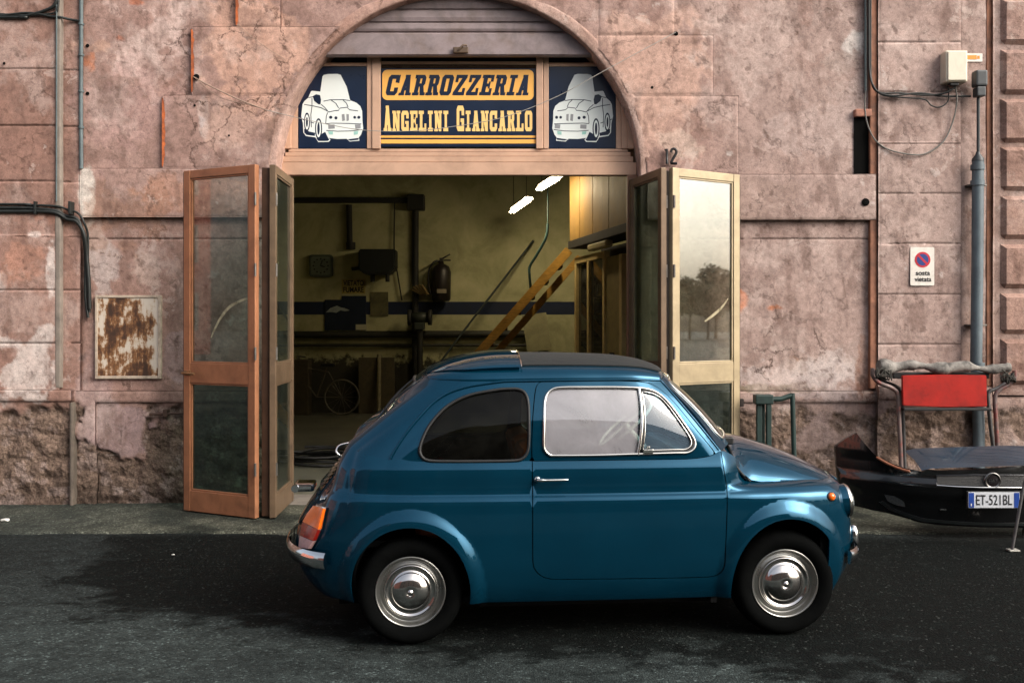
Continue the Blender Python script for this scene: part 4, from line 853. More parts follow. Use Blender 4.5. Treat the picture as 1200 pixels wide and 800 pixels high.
m = MB(); m.tube([(wx(1232, sd), sd+.1, wz(490, sd)), (wx(1232, sd), sd+.1, wz(450, sd))], .018, 10); m.build('head', TUBEG, o)
# litter
LIT = mat('paper_litter', (196, 196, 190), .8)
for (px, py, s, lab) in ((6, 612, .045, 'small white scrap of paper on the pavement at far left'), (203, 653, .013, 'tiny white pebble on the dark asphalt in front of the left door')):
    sc_ = CAMH*F/(py-HOR); c = W(px, py, sc_); m = MB(); bm = bmesh.new(); bmesh.ops.create_icosphere(bm, subdivisions=1, radius=s)
    for v in bm.verts: v.co = Vector((v.co.x*random.uniform(.8, 1.2), v.co.y*random.uniform(.6, .9), v.co.z*.3+.012))
    m.bm(bm, False, Matrix.Translation((c.x, c.y, .008))); solo(m, 'paper_scrap' if s > .02 else 'pebble', LIT, lab, 'paper scrap' if s > .02 else 'pebble')
# ------------------------------------------------------------------ inside of the workshop
YBK = 16.8
def inner_wall_mat():
    m, nt, P, out = newmat('yellowed_workshop_wall'); L = nt.links.new
    a = noise_node(nt, 1.6, 9, .7, dist=.4); b = noise_node(nt, 7, 8, .7)
    r = ramp(nt, a.outputs['Fac'], [(.3, lin((148, 146, 110))), (.5, lin((182, 180, 138))), (.7, lin((200, 196, 156)))])
    tc = N(nt, 'ShaderNodeTexCoord'); s = N(nt, 'ShaderNodeSeparateXYZ'); L(tc.outputs['Object'], s.inputs['Vector'])
    # worn, blackened dado: below about 1.0 m the plaster is scuffed to a ragged edge
    ma = N(nt, 'ShaderNodeMath', operation='MULTIPLY_ADD'); L(b.outputs['Fac'], ma.inputs[0]); ma.inputs[1].default_value = .9; L(s.outputs['Z'], ma.inputs[2])
    mr = N(nt, 'ShaderNodeMapRange'); L(ma.outputs['Value'], mr.inputs['Value']); mr.inputs['From Min'].default_value = 1.30; mr.inputs['From Max'].default_value = 1.42
    mx = N(nt, 'ShaderNodeMix', data_type='RGBA'); L(mr.outputs['Result'], mx.inputs['Factor']); mx.inputs['A'].default_value = (*lin((58, 56, 44)), 1); L(r.outputs['Color'], mx.inputs['B'])
    L(mx.outputs['Result'], P.inputs['Base Color']); P.inputs['Roughness'].default_value = .9
    bp = N(nt, 'ShaderNodeBump'); bp.inputs['Strength'].default_value = .4; L(b.outputs['Fac'], bp.inputs['Height']); L(bp.outputs['Normal'], P.inputs['Normal'])
    return m
IW = inner_wall_mat()
def ibox(name, mt, x0, x1, y0, y1, z0, z1): m = MB(); m.box(x0, x1, y0, y1, z0, z1); return m.build(name, mt, BUILDING)
IXL, IXR = -4.6, 3.4
def wall_local(name, mt, x0, x1, y0, y1, z0, z1):
    o = ibox(name, mt, x0, x1, y0, y1, z0, z1); return o
wall_local('inner_wall', IW, IXL, IXR, YBK, YBK+.25, 0, 4.9)
wall_local('inner_wall', IW, IXL-.2, IXL, YW+.3, YBK+.25, 0, 4.9)
wall_local('inner_wall', IW, IXR, IXR+.2, YW+.3, YBK+.25, 0, 4.9)
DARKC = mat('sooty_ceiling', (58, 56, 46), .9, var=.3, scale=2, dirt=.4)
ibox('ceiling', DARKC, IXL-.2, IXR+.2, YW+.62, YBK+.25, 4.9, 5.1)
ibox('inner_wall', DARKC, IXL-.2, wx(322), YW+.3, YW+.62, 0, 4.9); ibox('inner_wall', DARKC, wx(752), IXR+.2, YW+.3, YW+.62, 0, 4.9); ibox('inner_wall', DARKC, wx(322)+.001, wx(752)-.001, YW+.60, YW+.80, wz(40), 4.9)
m = MB(); m.box(IXL, IXR, YW+.38, YBK, -.1, .004); tag(m.build('floor', mat('oily_concrete', (84, 84, 72), .65, var=.45, scale=2.2, dirt=.6, dscale=1.6, bump=.2, bscale=40)), kind='structure')
m = MB(); m.box(IXL, IXR, YBK-.004, YBK+.01, CAMH-(368.5-HOR)*YBK/F, CAMH-(353.5-HOR)*YBK/F); m.build('blue_stripe', mat('dark_blue_stripe', (20, 34, 62), .7, var=.3, scale=4, dirt=.3), BUILDING)
# fluorescent lamps: lit tubes under reflectors, hung on rods
TUBEL = emit('lit_tube', (255, 232, 190), 36.0)
SHEET = mat('grey_sheet_metal', (110, 108, 98), .5, metal=.3, var=.2, dirt=.3)
for (a, b, lab) in (((.361, 12.97), (.543, 12.0), 'lit fluorescent lamp nearer the doorway, hanging under the workshop ceiling'), ((.0, 15.6), (.234, 14.15), 'lit fluorescent lamp farther back, hanging near the rear wall')):
    zc = 3.30; A = Vector((*a, zc)); B = Vector((*b, zc)); d = (B-A).normalized(); nrm = Vector((-d.y, d.x, 0))
    o = empty('fluorescent_lamp', (A+B)/2+Vector((0, 0, .1)), lab, 'lamp', 'fluorescent lamps of the workshop')
    m = MB(); m.tube([A+nrm*.024, B+nrm*.024], .019, 12); m.build('tube', TUBEL, o)
    m = MB(); m.tube([A-nrm*.024, B-nrm*.024], .019, 12); m.build('tube', TUBEL, o)
    m = MB(); vs = []
    for p in (A-d*.03, B+d*.03): vs += [p-nrm*.075+Vector((0, 0, .02)), p-nrm*.05+Vector((0, 0, .05)), p+nrm*.05+Vector((0, 0, .05)), p+nrm*.075+Vector((0, 0, .02))]
    m.add(vs, [(i, i+1, i+5, i+4) for i in range(3)]); m.build('reflector', SHEET, o)
    m = MB(); 
    for p in (A+d*.15, B-d*.15): m.tube([p+Vector((0, 0, .05)), p+Vector((0, 0, 1.6))], .006, 6)
    m.build('hanger', SHEET, o)
# pipes and beam on the rear wall
yb = YBK-.06
IRON = mat('dark_iron', (34, 34, 28), .7, var=.3, dirt=.4)
def wb(px, py, off=.06): return W(px, py, YBK-off)
m = MB(); a = wb(300, 240); b = wb(497, 231); m.box(IXL, b.x, YBK-.16, YBK-.003, b.z-.10, b.z-.02, .01); m.box(wb(478, 235).x, wb(498, 235).x, YBK-.24, YBK-.002, wb(0, 247).z, wb(0, 229).z, .02)
solo(m, 'duct', IRON, 'dark horizontal duct high on the rear wall of the workshop', 'duct')
m = MB(); m.tube([wb(487, 247), wb(486.5, 405), wb(487, 440)], .055, 10); solo(m, 'downpipe', IRON, 'dark vertical pipe dropping from the end of the duct on the rear wall', 'pipe')
m = MB(); m.tube([wb(409, 240), wb(410, 288)], .05, 8); m.tube([wb(411, 284), wb(411, 292)], .08, 8); solo(m, 'vent_stub', IRON, 'short dark pipe stub hanging above the black heater box', 'pipe')
m = MB(); m.tube(catmull([wb(462.5, 238), wb(462, 296), wb(466, 322), wb(471, 352)], 6), .012, 6); solo(m, 'wire', IRON, 'thin wire hanging down beside the black heater box', 'wire')
m = MB(); m.tube([wb(300, 392, .1), wb(640, 391, .1)], .06, 10); solo(m, 'pipe', mat('dark_olive_pipe', (44, 44, 34), .6, var=.3, dirt=.4), 'thick dark pipe along the rear wall just above the car roof', 'pipe')
m = MB(); m.tube([wb(300, 404.5, .08), wb(640, 404.5, .08)], .028, 8); solo(m, 'pipe', mat('dark_olive_pipe', (50, 50, 38), .6, var=.3, dirt=.4), 'thin dark pipe running below the thick one on the rear wall', 'pipe')
# clock: rounded square with a dial
c = wb(376.3, 311.5); o = empty('wall_clock', c, 'square grey wall clock on the rear wall', 'clock')
m = MB(); m.prism(rrect(c.x-.20, c.x+.20, c.z-.19, c.z+.19, .05), YBK-.09, YBK-.002, bev=.012); m.build('case', mat('clock_case', (74, 84, 74), .5, var=.15), o)
m = MB(); m.prism(rrect(c.x-.165, c.x+.165, c.z-.155, c.z+.155, .04), YBK-.094, YBK-.0905); m.build('dial', mat('clock_dial', (108, 118, 104), .4, var=.15, dirt=.3), o)
m = MB()
for k in range(12):
    a = k*math.pi/6; m.box(c.x+.125*math.sin(a)-.012, c.x+.125*math.sin(a)+.012, YBK-.0955, YBK-.0942, c.z+.12*math.cos(a)-.012, c.z+.12*math.cos(a)+.012)
m.tube([(c.x, YBK-.098, c.z), (c.x+.03, YBK-.098, c.z+.10)], .006, 5); m.tube([(c.x, YBK-.098, c.z), (c.x+.07, YBK-.098, c.z-.02)], .008, 5); m.build('hand', BLACKP, o)
# heater
c = wb(442.5, 305, .3); o = empty('wall_heater', c, 'black box heater with pipe stubs fixed on the rear wall', 'heater')
m = MB(); m.prism([(c.x-.30, c.z+.18), (c.x+.31, c.z+.18), (c.x+.31, c.z-.14), (c.x+.2, c.z-.24), (c.x-.2, c.z-.24), (c.x-.30, c.z-.16)], YBK-.45, YBK-.03, bev=.02); m.build('casing', mat('black_green_casing', (18, 24, 20), .6, var=.2), o)
m = MB()
for dx in (-.09, .16): m.tube([(c.x+dx, YBK-.25, c.z-.23), (c.x+dx, YBK-.25, c.z-.36)], .035, 8)
m.tube([(c.x-.28, YBK-.2, c.z-.12), (c.x-.45, YBK-.2, c.z-.14)], .03, 8); m.build('pipe_stub', IRON, o)
# no-smoking notice
c = wb(414.3, 335.5, .01); o = empty('notice', c, 'small yellowed notice with two lines of black capitals under the heater', 'notice')
m = MB(); m.box(c.x-.20, c.x+.20, YBK-.012, YBK-.002, c.z-.125, c.z+.125); m.build('card', mat('yellowed_card', (176, 160, 92), .7, var=.2), o)
m = MB()
for t, z0, z1 in (('VIETATO', .01, .105), ('FUMARE', -.105, -.01)): v, f = text_mesh(t, c.x-.175, c.x+.175, c.z+z0, c.z+z1, YBK-.0135, bold=.03); m.add(v, f)
m.build('lettering', BLACKP, o)
# posters
c = wb(405, 366, .01); o = empty('poster', c, 'dark blue poster of a snowy mountain peak on the rear wall', 'poster')
m = MB(); m.prism([(wb(380.5, 0, .02).x, wb(0, 387).z), (wb(429, 0, .02).x, wb(0, 387).z), (wb(429, 0, .02).x, wb(0, 346.5).z), (wb(400.5, 0, .02).x, wb(0, 346.5).z), (wb(400.5, 0, .02).x, wb(0, 351).z), (wb(380.5, 0, .02).x, wb(0, 351).z)], YBK-.02, YBK-.006); m.build('sheet', mat('poster_blue', (20, 32, 52), .5, var=.3, scale=5), o)
m = MB(); v, f = cdt_fill([[(wb(x, 0, .02).x, wb(0, y).z) for x, y in ((382, 366), (387, 361), (391, 359.5), (395, 358), (399, 360), (404, 361), (410, 363.5), (404, 364.5), (399, 363.5), (394, 366.5), (389, 365.5))]]); m.add([(p.x, YBK-.0215, p.y) for p in v], f); m.build('peak_print', mat('snow_print', (150, 160, 160), .6, var=.3, scale=20), o)
m = MB(); m.box(wb(416.5, 0).x, wb(428.5, 0).x, YBK-.0225, YBK-.021, wb(0, 386.5).z, wb(0, 380).z); m.build('white_strip', mat('paper_print', (190, 186, 160), .6), o)
m = MB(); v, f = text_mesh('MONTI', wb(418, 0).x, wb(427, 0).x, wb(0, 384.6).z, wb(0, 381.8).z, YBK-.0235); m.add(v, f) if False else None
c = wb(444, 356, .01); m = MB(); m.box(wb(433.5, 0).x, wb(454.5, 0).x, YBK-.018, YBK-.006, wb(0, 370.5).z, wb(0, 342).z); o = empty('poster', c, 'small dim brownish picture sheet right of the mountain poster', 'poster'); m.build('sheet', mat('dim_picture', (96, 92, 62), .6, var=.6, scale=4, c2=(40, 42, 34)), o)
# fire extinguisher on its bracket (dark, hung high)
c = wb(517, 330, .2); o = empty('fire_extinguisher', c, 'dark fire extinguisher hanging on the rear wall', 'extinguisher')
EX = mat('dark_cylinder', (28, 21, 18), .45, var=.3)
m = MB(); m.lathe([(.001, -.34), (.13, -.33), (.16, -.30), (.165, .16), (.13, .26), (.05, .30), (.04, .34), (.001, .34)], Matrix.Translation(c), 20); m.build('cylinder', EX, o)
m = MB(); m.tube(catmull([c+Vector((0, 0, .33)), c+Vector((-.10, -.05, .34)), c+Vector((-.20, -.05, .20)), c+Vector((-.21, -.03, -.05)), c+Vector((-.17, -.03, -.22))], 6), .018, 6); m.build('hose', BLACKP, o)
m = MB(); m.box(c.x-.03, c.x+.03, c.y-.04, c.y+.04, c.z+.34, c.z+.40, .008); m.tube([c+Vector((0, 0, .38)), c+Vector((.15, -.02, .46))], .014, 6); m.tube([c+Vector((0, 0, .36)), c+Vector((.16, -.02, .36))], .014, 6); m.build('valve', IRON, o)
m = MB(); m.box(c.x-.06, c.x+.10, c.y-.172, c.y-.14, c.z-.20, c.z-.13, .004); m.build('label_band', mat('label_print', (140, 130, 110), .6), o)
# folded rag and hung tools
c = wb(491, 340, .2); m = MB()
for k in range(5): m.box(-.13+.02*k, .10+.015*k, -.05-.02*k, .03, -.06+.035*k, -.03+.035*k, .01, Matrix.Translation(c) @ Matrix.Rotation(math.radians(28+7*k), 4, 'Y'))
solo(m, 'papers', mat('brown_papers', (120, 100, 58), .8, var=.5, scale=6), 'fanned brown papers tucked behind the vertical pipe on the rear wall', 'papers')
c = wb(492, 372, .35); o = empty('bench_grinder', (c.x, c.y, 0), 'dark bench grinder on a pedestal by the rear wall', 'grinder')
for dx in (-.17, .17): m = MB(); m.lathe([(.001, -.03), (.13, -.03), (.13, .03), (.001, .03)], Matrix.Translation((c.x+dx, c.y, c.z)) @ Matrix.Rotation(math.pi/2, 4, 'Y'), 20); m.build('grinding_wheel', IRON, o)
m = MB(); m.lathe([(.001, -.15), (.085, -.14), (.095, 0), (.085, .14), (.001, .15)], Matrix.Translation(c) @ Matrix.Rotation(math.pi/2, 4, 'Y'), 16); m.box(c.x-.08, c.x+.08, c.y-.1, c.y+.1, c.z-.2, c.z-.08, .01); m.build('motor', mat('grinder_green', (44, 50, 40), .6, dirt=.4), o)
m = MB(); m.tube([(c.x, c.y, c.z-.18), (c.x, c.y, .03)], .05, 12); m.box(c.x-.2, c.x+.2, c.y-.2, c.y+.2, .004, .04, .01); m.build('pedestal', IRON, o)
# long pole leaning against the wall, and a blue-green air hose
m = MB(); m.tube([wb(625, 282, .05), wb(541, 392, .05).lerp(wb(625, 282, .05), 0)+Vector((0, -.35, 0)), (wb(541, 392).x-.95, YBK-1.1, .01)], .018, 8); solo(m, 'pole', mat('dark_teal_pole', (34, 44, 42), .6, var=.3), 'long thin dark pole leaning against the rear wall', 'pole')
m = MB(); m.tube(catmull([W(642, 262, 14.5), W(640, 278, 14.5), W(630, 297, 14.6), W(621, 312, 14.7), W(620.5, 322, 14.7), W(622, 338, 14.8)], 8), .020, 8); m.tube([W(642, 262, 14.5), W(642, 262, 14.5)+Vector((0, 0, 1.95))], .010, 6); solo(m, 'air_hose', mat('teal_hose', (54, 88, 86), .5, var=.2), 'blue-green air hose hanging from the ceiling behind the stair', 'hose')
# stair up to the loft, running parallel with the front
SD = 12.9
o = empty('wooden_stair', W(480, 517, SD), 'steep yellow wooden stair rising to the loft behind the car', 'stair')
WOOD = mat('yellowed_wood', (196, 150, 64), .6, var=.35, scale=5, dirt=.4, stretch=(2, 2, 9))
p0 = W(472, 517, SD); p1 = W(667, 293, SD); p0.z = .0
def plank(a, b, w, t, y0, y1, mb):
    d = (b-a).normalized(); n = Vector((-d.z, 0, d.x)); mb.prism([((a-n*w).x, (a-n*w).z), ((b-n*w).x, (b-n*w).z), ((b+n*w).x, (b+n*w).z), ((a+n*w).x, (a+n*w).z)], y0, y1, bev=.005)
m = MB(); plank(p0, p1, .058, 0, SD-.02, SD+.02, m); m.build('stringer', WOOD, o)
m = MB(); s = Vector((.20, 0, -.04)); plank(p0+s, p1+s, .048, 0, SD+.78, SD+.82, m); m.build('stringer', WOOD, o)
m = MB()
for k in range(1, 12):
    c = p0.lerp(p1, k/12); m.box(c.x-.05, c.x+.10, SD+.021, SD+.779, c.z-.018, c.z+.018, .004)
m.build('tread', mat('dark_tread', (84, 62, 34), .7, var=.3, scale=5, dirt=.5), o)
# office cabin with loft front above
A0 = Vector((.77, 12.8)); B0 = Vector((1.33, 9.95)); d2 = (B0-A0); Lc = d2.length; ang = math.atan2(d2.y, d2.x)
MC = Matrix.Translation((A0.x, A0.y, 0)) @ Matrix.Rotation(ang, 4, 'Z')     # local x runs from the far corner towards the street, local -y faces left
o = empty('office_cabin', (A0.x, A0.y, 0), 'timber office cabin with glazed cream door and ochre panelled loft above', 'cabin')
def cb(m, x0, x1, y0, y1, z0, z1, bev=.004): m.box(x0, x1, y0, y1, z0, z1, bev, MC); return m
PANEL = mat('ochre_panel', (158, 122, 54), .6, var=.22, scale=2.5, dirt=.35, dscale=2, stretch=(3, 3, .5))
CREAMW = mat('cream_woodwork', (214, 190, 128), .6, var=.15, scale=4, dirt=.4)
m = MB(); k = 0; xx = 0
for wd in (.50, .60, .66, .66, .66): 
    if xx+wd > Lc+.3: break
    cb(m, xx+.008, xx+wd-.008, -.02, .05, 2.60, 4.2); xx += wd
m.build('loft_panel', PANEL, o)
m = MB(); cb(m, -.02, Lc, -.035, .3, 2.50, 2.598); cb(m, -.02, Lc, .051, .09, 2.6, 4.8); m.build('loft_beam', mat('dark_beam', (36, 32, 24), .7, var=.3), o)
m = MB(); cb(m, 0.02, Lc, .08, .13, 0, .95); cb(m, 0.02, .10, .04, .11, .9501, 2.30); cb(m, .62, .70, .04, .11, .9501, 2.30); cb(m, 1.3, 1.38, .04, .11, .9501, 2.30); cb(m, 1.95, 2.05, .04, .11, .9501, 2.30); cb(m, .02, 1.38, .04, .11, 2.301, 2.38); cb(m, .10, 1.3, .042, .11, .952, 1.02); m.build('door_frame', CREAMW, o)
m = MB(); cb(m, .11, .61, .075, .081, 1.02, 2.30, 0); cb(m, .71, 1.29, .075, .081, 1.02, 2.30, 0); m.build('pane', glass('dark_cabin_glass', (90, 96, 84), 1.5, .2), o)
m = MB(); cb(m, .02, Lc, .4, .45, .0, 2.5, 0); m.build('inner_panel', mat('dark_interior_panel', (52, 46, 34), .8, var=.3), o)
m = MB(); cb(m, 1.40, 1.94, .06, .10, .96, 2.3); m.build('door_leaf', mat('olive_door_paint', (158, 142, 92), .6, var=.2, dirt=.4), o)
m = MB(); cb(m, 1.60, 1.72, .035, .062, 1.05, 1.2); m.build('door_lock', IRON, o)
m = MB(); cb(m, 1.0, 1.75, -.06, .035, 2.395, 2.475, .02); m.build('lamp_housing', mat('cream_housing', (190, 176, 128), .5, var=.15, dirt=.3), o)
# bicycle standing at the rear wall
bd = 16.35
o = empty('bicycle', W(388, 487, bd), 'old dark bicycle leaning at the rear wall left of the car', 'bicycle')
BK = mat('dull_grey_tyre', (88, 85, 74), .7, var=.3); BF = mat('dull_frame_paint', (88, 82, 68), .6, var=.3)
def bw(px): 
    c = W(px, 466.5, bd); c.z = .30
    w = MB(); w.tube([c+Vector((.285*math.cos(a), 0, .285*math.sin(a))) for a in [2*math.pi*i/40 for i in range(40)]], .017, 8, closed=True); wo = w.build('wheel', BK, o)
    w = MB()
    for k in range(14): a = k*math.pi/7; w.tube([c, c+Vector((.27*math.cos(a), 0, .27*math.sin(a)))], .0025, 4)
    w.tube([c-Vector((0, .04, 0)), c+Vector((0, .04, 0))], .02, 8); w.build('spokes', STEELG, wo); return c
r = bw(400.5); fwh = bw(337)
st = r+Vector((-.22, 0, .42)); bb = r+Vector((-.42, 0, .0)); hd = fwh+Vector((.18, 0, .50))
m = MB(); m.tube([r, st], .010, 6); m.tube([r, bb], .010, 6); m.tube([bb, st+Vector((-.02, 0, .08))], .014, 6); m.tube([st, hd], .014, 6); m.tube([bb, hd+Vector((0, 0, -.1))], .015, 6); m.tube([hd+Vector((0, 0, .06)), fwh], .012, 6); m.build('frame', BF, o)
m = MB(); s = st+Vector((0, 0, .12)); m.box(s.x-.13, s.x+.10, s.y-.06, s.y+.06, s.z-.03, s.z+.02, .02); m.build('saddle', BLACKP, o)
m = MB(); h = hd+Vector((.0, 0, .16)); m.tube([h+Vector((.06, -.26, .0)), h+Vector((0, -.1, .02)), h+Vector((0, .1, .02)), h+Vector((.06, .26, 0))], .012, 6); m.build('handlebar', STEELG, o)
# crates, boards and hoses on the floor at the back
BRN = mat('dark_board', (74, 66, 48), .85, var=.4, scale=5, dirt=.5)
m = MB(); a = W(346, 490, 16.5); b = W(364, 490, 16.5); m.box(a.x, b.x, 16.3, 16.6, .004, .92, .01); solo(m, 'board', BRN, 'dark board stood upright beside the left door edge inside the workshop', 'board')
m = MB(); a = W(420, 490, 16.6); b = W(462, 490, 16.6); m.box(a.x, b.x, 16.62, 16.66, .004, .95, .004, Matrix.Translation((0, 0, 0))); solo(m, 'board', mat('grey_brown_board', (84, 76, 56), .85, var=.4, scale=5, dirt=.5), 'wide brown board leaning on the rear wall behind the car', 'board')
m = MB(); a = W(444, 490, 16.45); m.tube([(a.x, 16.45, .0), (a.x-.02, 16.62, 1.0)], .035, 8); solo(m, 'post', mat('pale_post', (130, 122, 94), .8, var=.4, scale=12, dirt=.5), 'pale slim post standing against the wide brown board', 'post')
m = MB(); c = W(378, 541, 10.8); c.z = 0
pts = []
for k in range(160):
    a = k*.21; rr = .42+.10*math.sin(k*.37)+.06*math.sin(k*.9); pts.append((c.x+rr*1.5*math.cos(a), c.y+rr*.7*math.sin(a), .03+.02*(k//30)+.01*math.sin(k)))
m.tube(pts, .016, 6); solo(m, 'coiled_hose', mat('black_hose', (20, 20, 18), .6), 'coil of black hose lying on the workshop floor left of the car', 'hose')
def crate(px, d, w, h, dp, lab, mt):
    c = W(px, 490, d); o = empty('crate', (c.x, d, 0), lab, 'crate')
    m = MB()
    for k in range(3):
        z = .02+h*k/3
        for y in (d-dp/2, d+dp/2): m.box(c.x-w/2, c.x+w/2, y-.01, y+.01, z, z+h/3-.03, .003)
        for x in (c.x-w/2, c.x+w/2): m.box(x-.01, x+.01, d-dp/2+.011, d+dp/2-.011, z, z+h/3-.03, .003)
    m.box(c.x-w/2+.02, c.x+w/2-.02, d-dp/2+.02, d+dp/2-.02, .005, .03); m.build('slatted_box', mt, o)
    m = MB()
    for x in (-1, 1):
        for y in (-1, 1): m.box(c.x+x*(w/2-.03)-.015, c.x+x*(w/2-.03)+.015, d+y*(dp/2-.03)-.015, d+y*(dp/2-.03)+.015, .031, h, .002)
    m.build('corner_post', mt, o)
crate(640, 15.8, .9, 1.05, .6, 'tall slatted crate under the stair at the rear wall', BRN)
# sheet of light board leaning under the stair
m = MB(); a = W(632, 400, 16.2); m.box(-.2, .2, -.01, .01, 0, .62, .003, Matrix.Translation((a.x, 16.2, 1.07)) @ Matrix.Rotation(math.radians(-8), 4, 'Y')); solo(m, 'panel', mat('pale_panel', (150, 146, 110), .7, var=.3, scale=4, dirt=.3), 'pale panel leaning on top of the slatted crate under the stair', 'panel')
# ------------------------------------------------------------------ the small blue car
TH = math.radians(4.9)
CO = Vector((-.536, 5.283, 0)); CU = Vector((math.cos(TH), math.sin(TH), 0)); CV = Vector((math.sin(TH), -math.cos(TH), 0)); CW = Vector((0, 0, 1))
CARM = Matrix(((CU.x, CV.x, 0, CO.x), (CU.y, CV.y, 0, CO.y), (0, 0, 1, 0), (0, 0, 0, 1)))       # (u along, v towards the street side, w up) -> world
RM = np.array([[CU.x, CV.x, 0], [CU.y, CV.y, 0], [0, 0, 1.]]); RT = np.array([CO.x, CO.y, 0])
def toworld(a): return np.asarray(a) @ RM.T+RT
class Spl:
    """interpolating curve through knots (monotone in the parameter), vectorised Hermite"""
    def __init__(s, t, y):
        s.t = np.asarray(t, float); s.y = np.asarray(y, float)
        if s.y.ndim == 1: s.y = s.y[:, None]
        h = np.diff(s.t)[:, None]; d = np.diff(s.y, axis=0)/h; m = np.zeros_like(s.y)
        m[0] = d[0]; m[-1] = d[-1]
        if len(h) > 1: m[1:-1] = (d[:-1]*h[1:]+d[1:]*h[:-1])/(h[:-1]+h[1:])
        s.m = m
    def __call__(s, x):
        x = np.asarray(x, float); xc = np.clip(x, s.t[0], s.t[-1]); i = np.clip(np.searchsorted(s.t, xc, side='right')-1, 0, len(s.t)-2)
        h = s.t[i+1]-s.t[i]; u = ((xc-s.t[i])/h)[..., None]; h = h[..., None]
        r = (2*u**3-3*u**2+1)*s.y[i]+(u**3-2*u**2+u)*h*s.m[i]+(-2*u**3+3*u**2)*s.y[i+1]+(u**3-u**2)*h*s.m[i+1]
        return r[..., 0] if s.y.shape[1] == 1 else r
class Mono(Spl):
    def __init__(s, t, y):
        super().__init__(t, y); d = np.diff(s.y, axis=0)/np.diff(s.t)[:, None]
        for i in range(len(d)):
            lim = 3*np.abs(d[i])
            s.m[i] = np.clip(s.m[i], -lim, lim)*((s.m[i]*d[i]) >= 0); s.m[i+1] = np.clip(s.m[i+1], -lim, lim)*((s.m[i+1]*d[i]) >= 0)
# plan outline of the lower body, rear centre -> street side -> front centre
PL = np.array([(-.615, 0), (-.600, .17), (-.555, .34), (-.465, .475), (-.32, .565), (-.12, .618), (.2, .645), (.6, .655), (1.0, .658), (1.4, .652), (1.75, .638), (1.98, .612), (2.14, .560), (2.230, .465), (2.290, .32), (2.320, .16), (2.330, 0)])
_t = np.concatenate([[0], np.cumsum(np.hypot(*np.diff(PL, axis=0).T))]); PS = Spl(_t, PL); SMAX = _t[-1]
_f = np.linspace(0, SMAX, 800); _p = PS(_f)
def s_of_u(u): return float(np.interp(u, _p[150:650, 0], _f[150:650]))
def plan_n(s):
    a = PS(np.clip(s-.01, 0, SMAX)); b = PS(np.clip(s+.01, 0, SMAX)); d = b-a; d = d/np.linalg.norm(d, axis=-1, keepdims=True)
    return np.stack([-d[..., 1], d[..., 0]], -1)*np.array([1, 1.])*1.0
# inset of the wall with height: side, front, rear
E_S = Mono([.16, .20, .26, .34, .45, .58, .65, .688, .700, .712, .73, .77, .81, .845, .868, .89, .95, 1.05], [-.075, -.050, -.026, -.010, -.002, 0, -.003, -.008, -.013, -.026, -.031, -.034, -.038, -.047, -.060, -.075, -.125, -.2])
E_FS = Mono([.16, .20, .26, .34, .45, .58, .64, .688, .700, .712, .726, .738, .748, .76, .80, .9, 1.05], [-.075, -.050, -.026, -.010, -.002, 0, -.003, -.012, -.018, -.030, -.048, -.085, -.14, -.16, -.18, -.22, -.3])
E_F = Mono([.16, .22, .28, .36, .45, .54, .60, .66, .70, .735, .75], [-.13, -.07, -.03, -.005, 0, -.003, -.010, -.028, -.055, -.09, -.11])
E_R = Mono([.16, .24, .32, .40, .483, .58, .665, .765, .893, 1.025, 1.06], [-.14, -.06, -.015, 0, -.018, -.070, -.13, -.215, -.312, -.46, -.50])
WB = .255; U_F = 1.838
def flare(u, w):
    o = 0
    for uc, ax, az in ((0.0, .285, .318), (U_F, .285, .328)):
        r = np.hypot((u-uc)/ax, (w-WB)/az); t = np.clip((r-1)/.27, 0, 1)
        o = o+.030*(1-t*t)**1.5*(w > .1)
    return o
def lower(s, w):
    s = np.asarray(s, float); w = np.asarray(w, float)
    p = PS(np.clip(s, 0, SMAX)); n = plan_n(s); a = np.abs(n[..., 0])
    fw = a**2.2*(p[..., 0] > .9); rw = a**2.0*(p[..., 0] <= .9)
    kf = sst(1.52, 1.74, p[..., 0])
    side = E_S(w)*(1-kf)+E_FS(w)*kf
    e = side*(1-fw-rw)+E_F(w)*fw+E_R(w)*rw
    e = e+flare(p[..., 0], w)*(1-a)**.5
    q = p+n*e[..., None]
    return np.stack([q[..., 0], np.maximum(q[..., 1], 0), w], -1)
S_A = s_of_u(1.53)
WT = Mono([0, .2, .36, .52, .72, .95, 1.2, S_A-.25, S_A-.06, S_A, S_A+.10, S_A+.20, S_A+.32, SMAX], [1.03, 1.025, 1.00, .955, .905, .878, .872, .872, .885, .905, .86, .78, .745, .742])
# greenhouse: from the belt up to the gutter
_k = [0, .2, .36, .50, .70, 1.0, 1.35, s_of_u(.95), s_of_u(1.3), S_A]
RG = Spl(_k, [(.045, 0, 1.272), (.05, .20, 1.268), (.075, .31, 1.262), (.125, .375, 1.255), (.235, .432, 1.250), (.405, .470, 1.250), (.66, .488, 1.254), (.93, .490, 1.256), (1.13, .478, 1.256), (1.255, .445, 1.250)])
def upper(s, t):
    s = np.asarray(s, float); t = np.asarray(t, float); s2 = np.clip(s, 0, S_A)
    b = lower(s2, WT(s2)); r = RG(s2); n = plan_n(s2)
    p = b*(1-t[..., None])+r*t[..., None]; bl = .022*np.sin(np.pi*np.clip(t, 0, 1))
    p[..., 0] += n[..., 0]*bl*1.6; p[..., 1] += n[..., 1]*bl
    return p
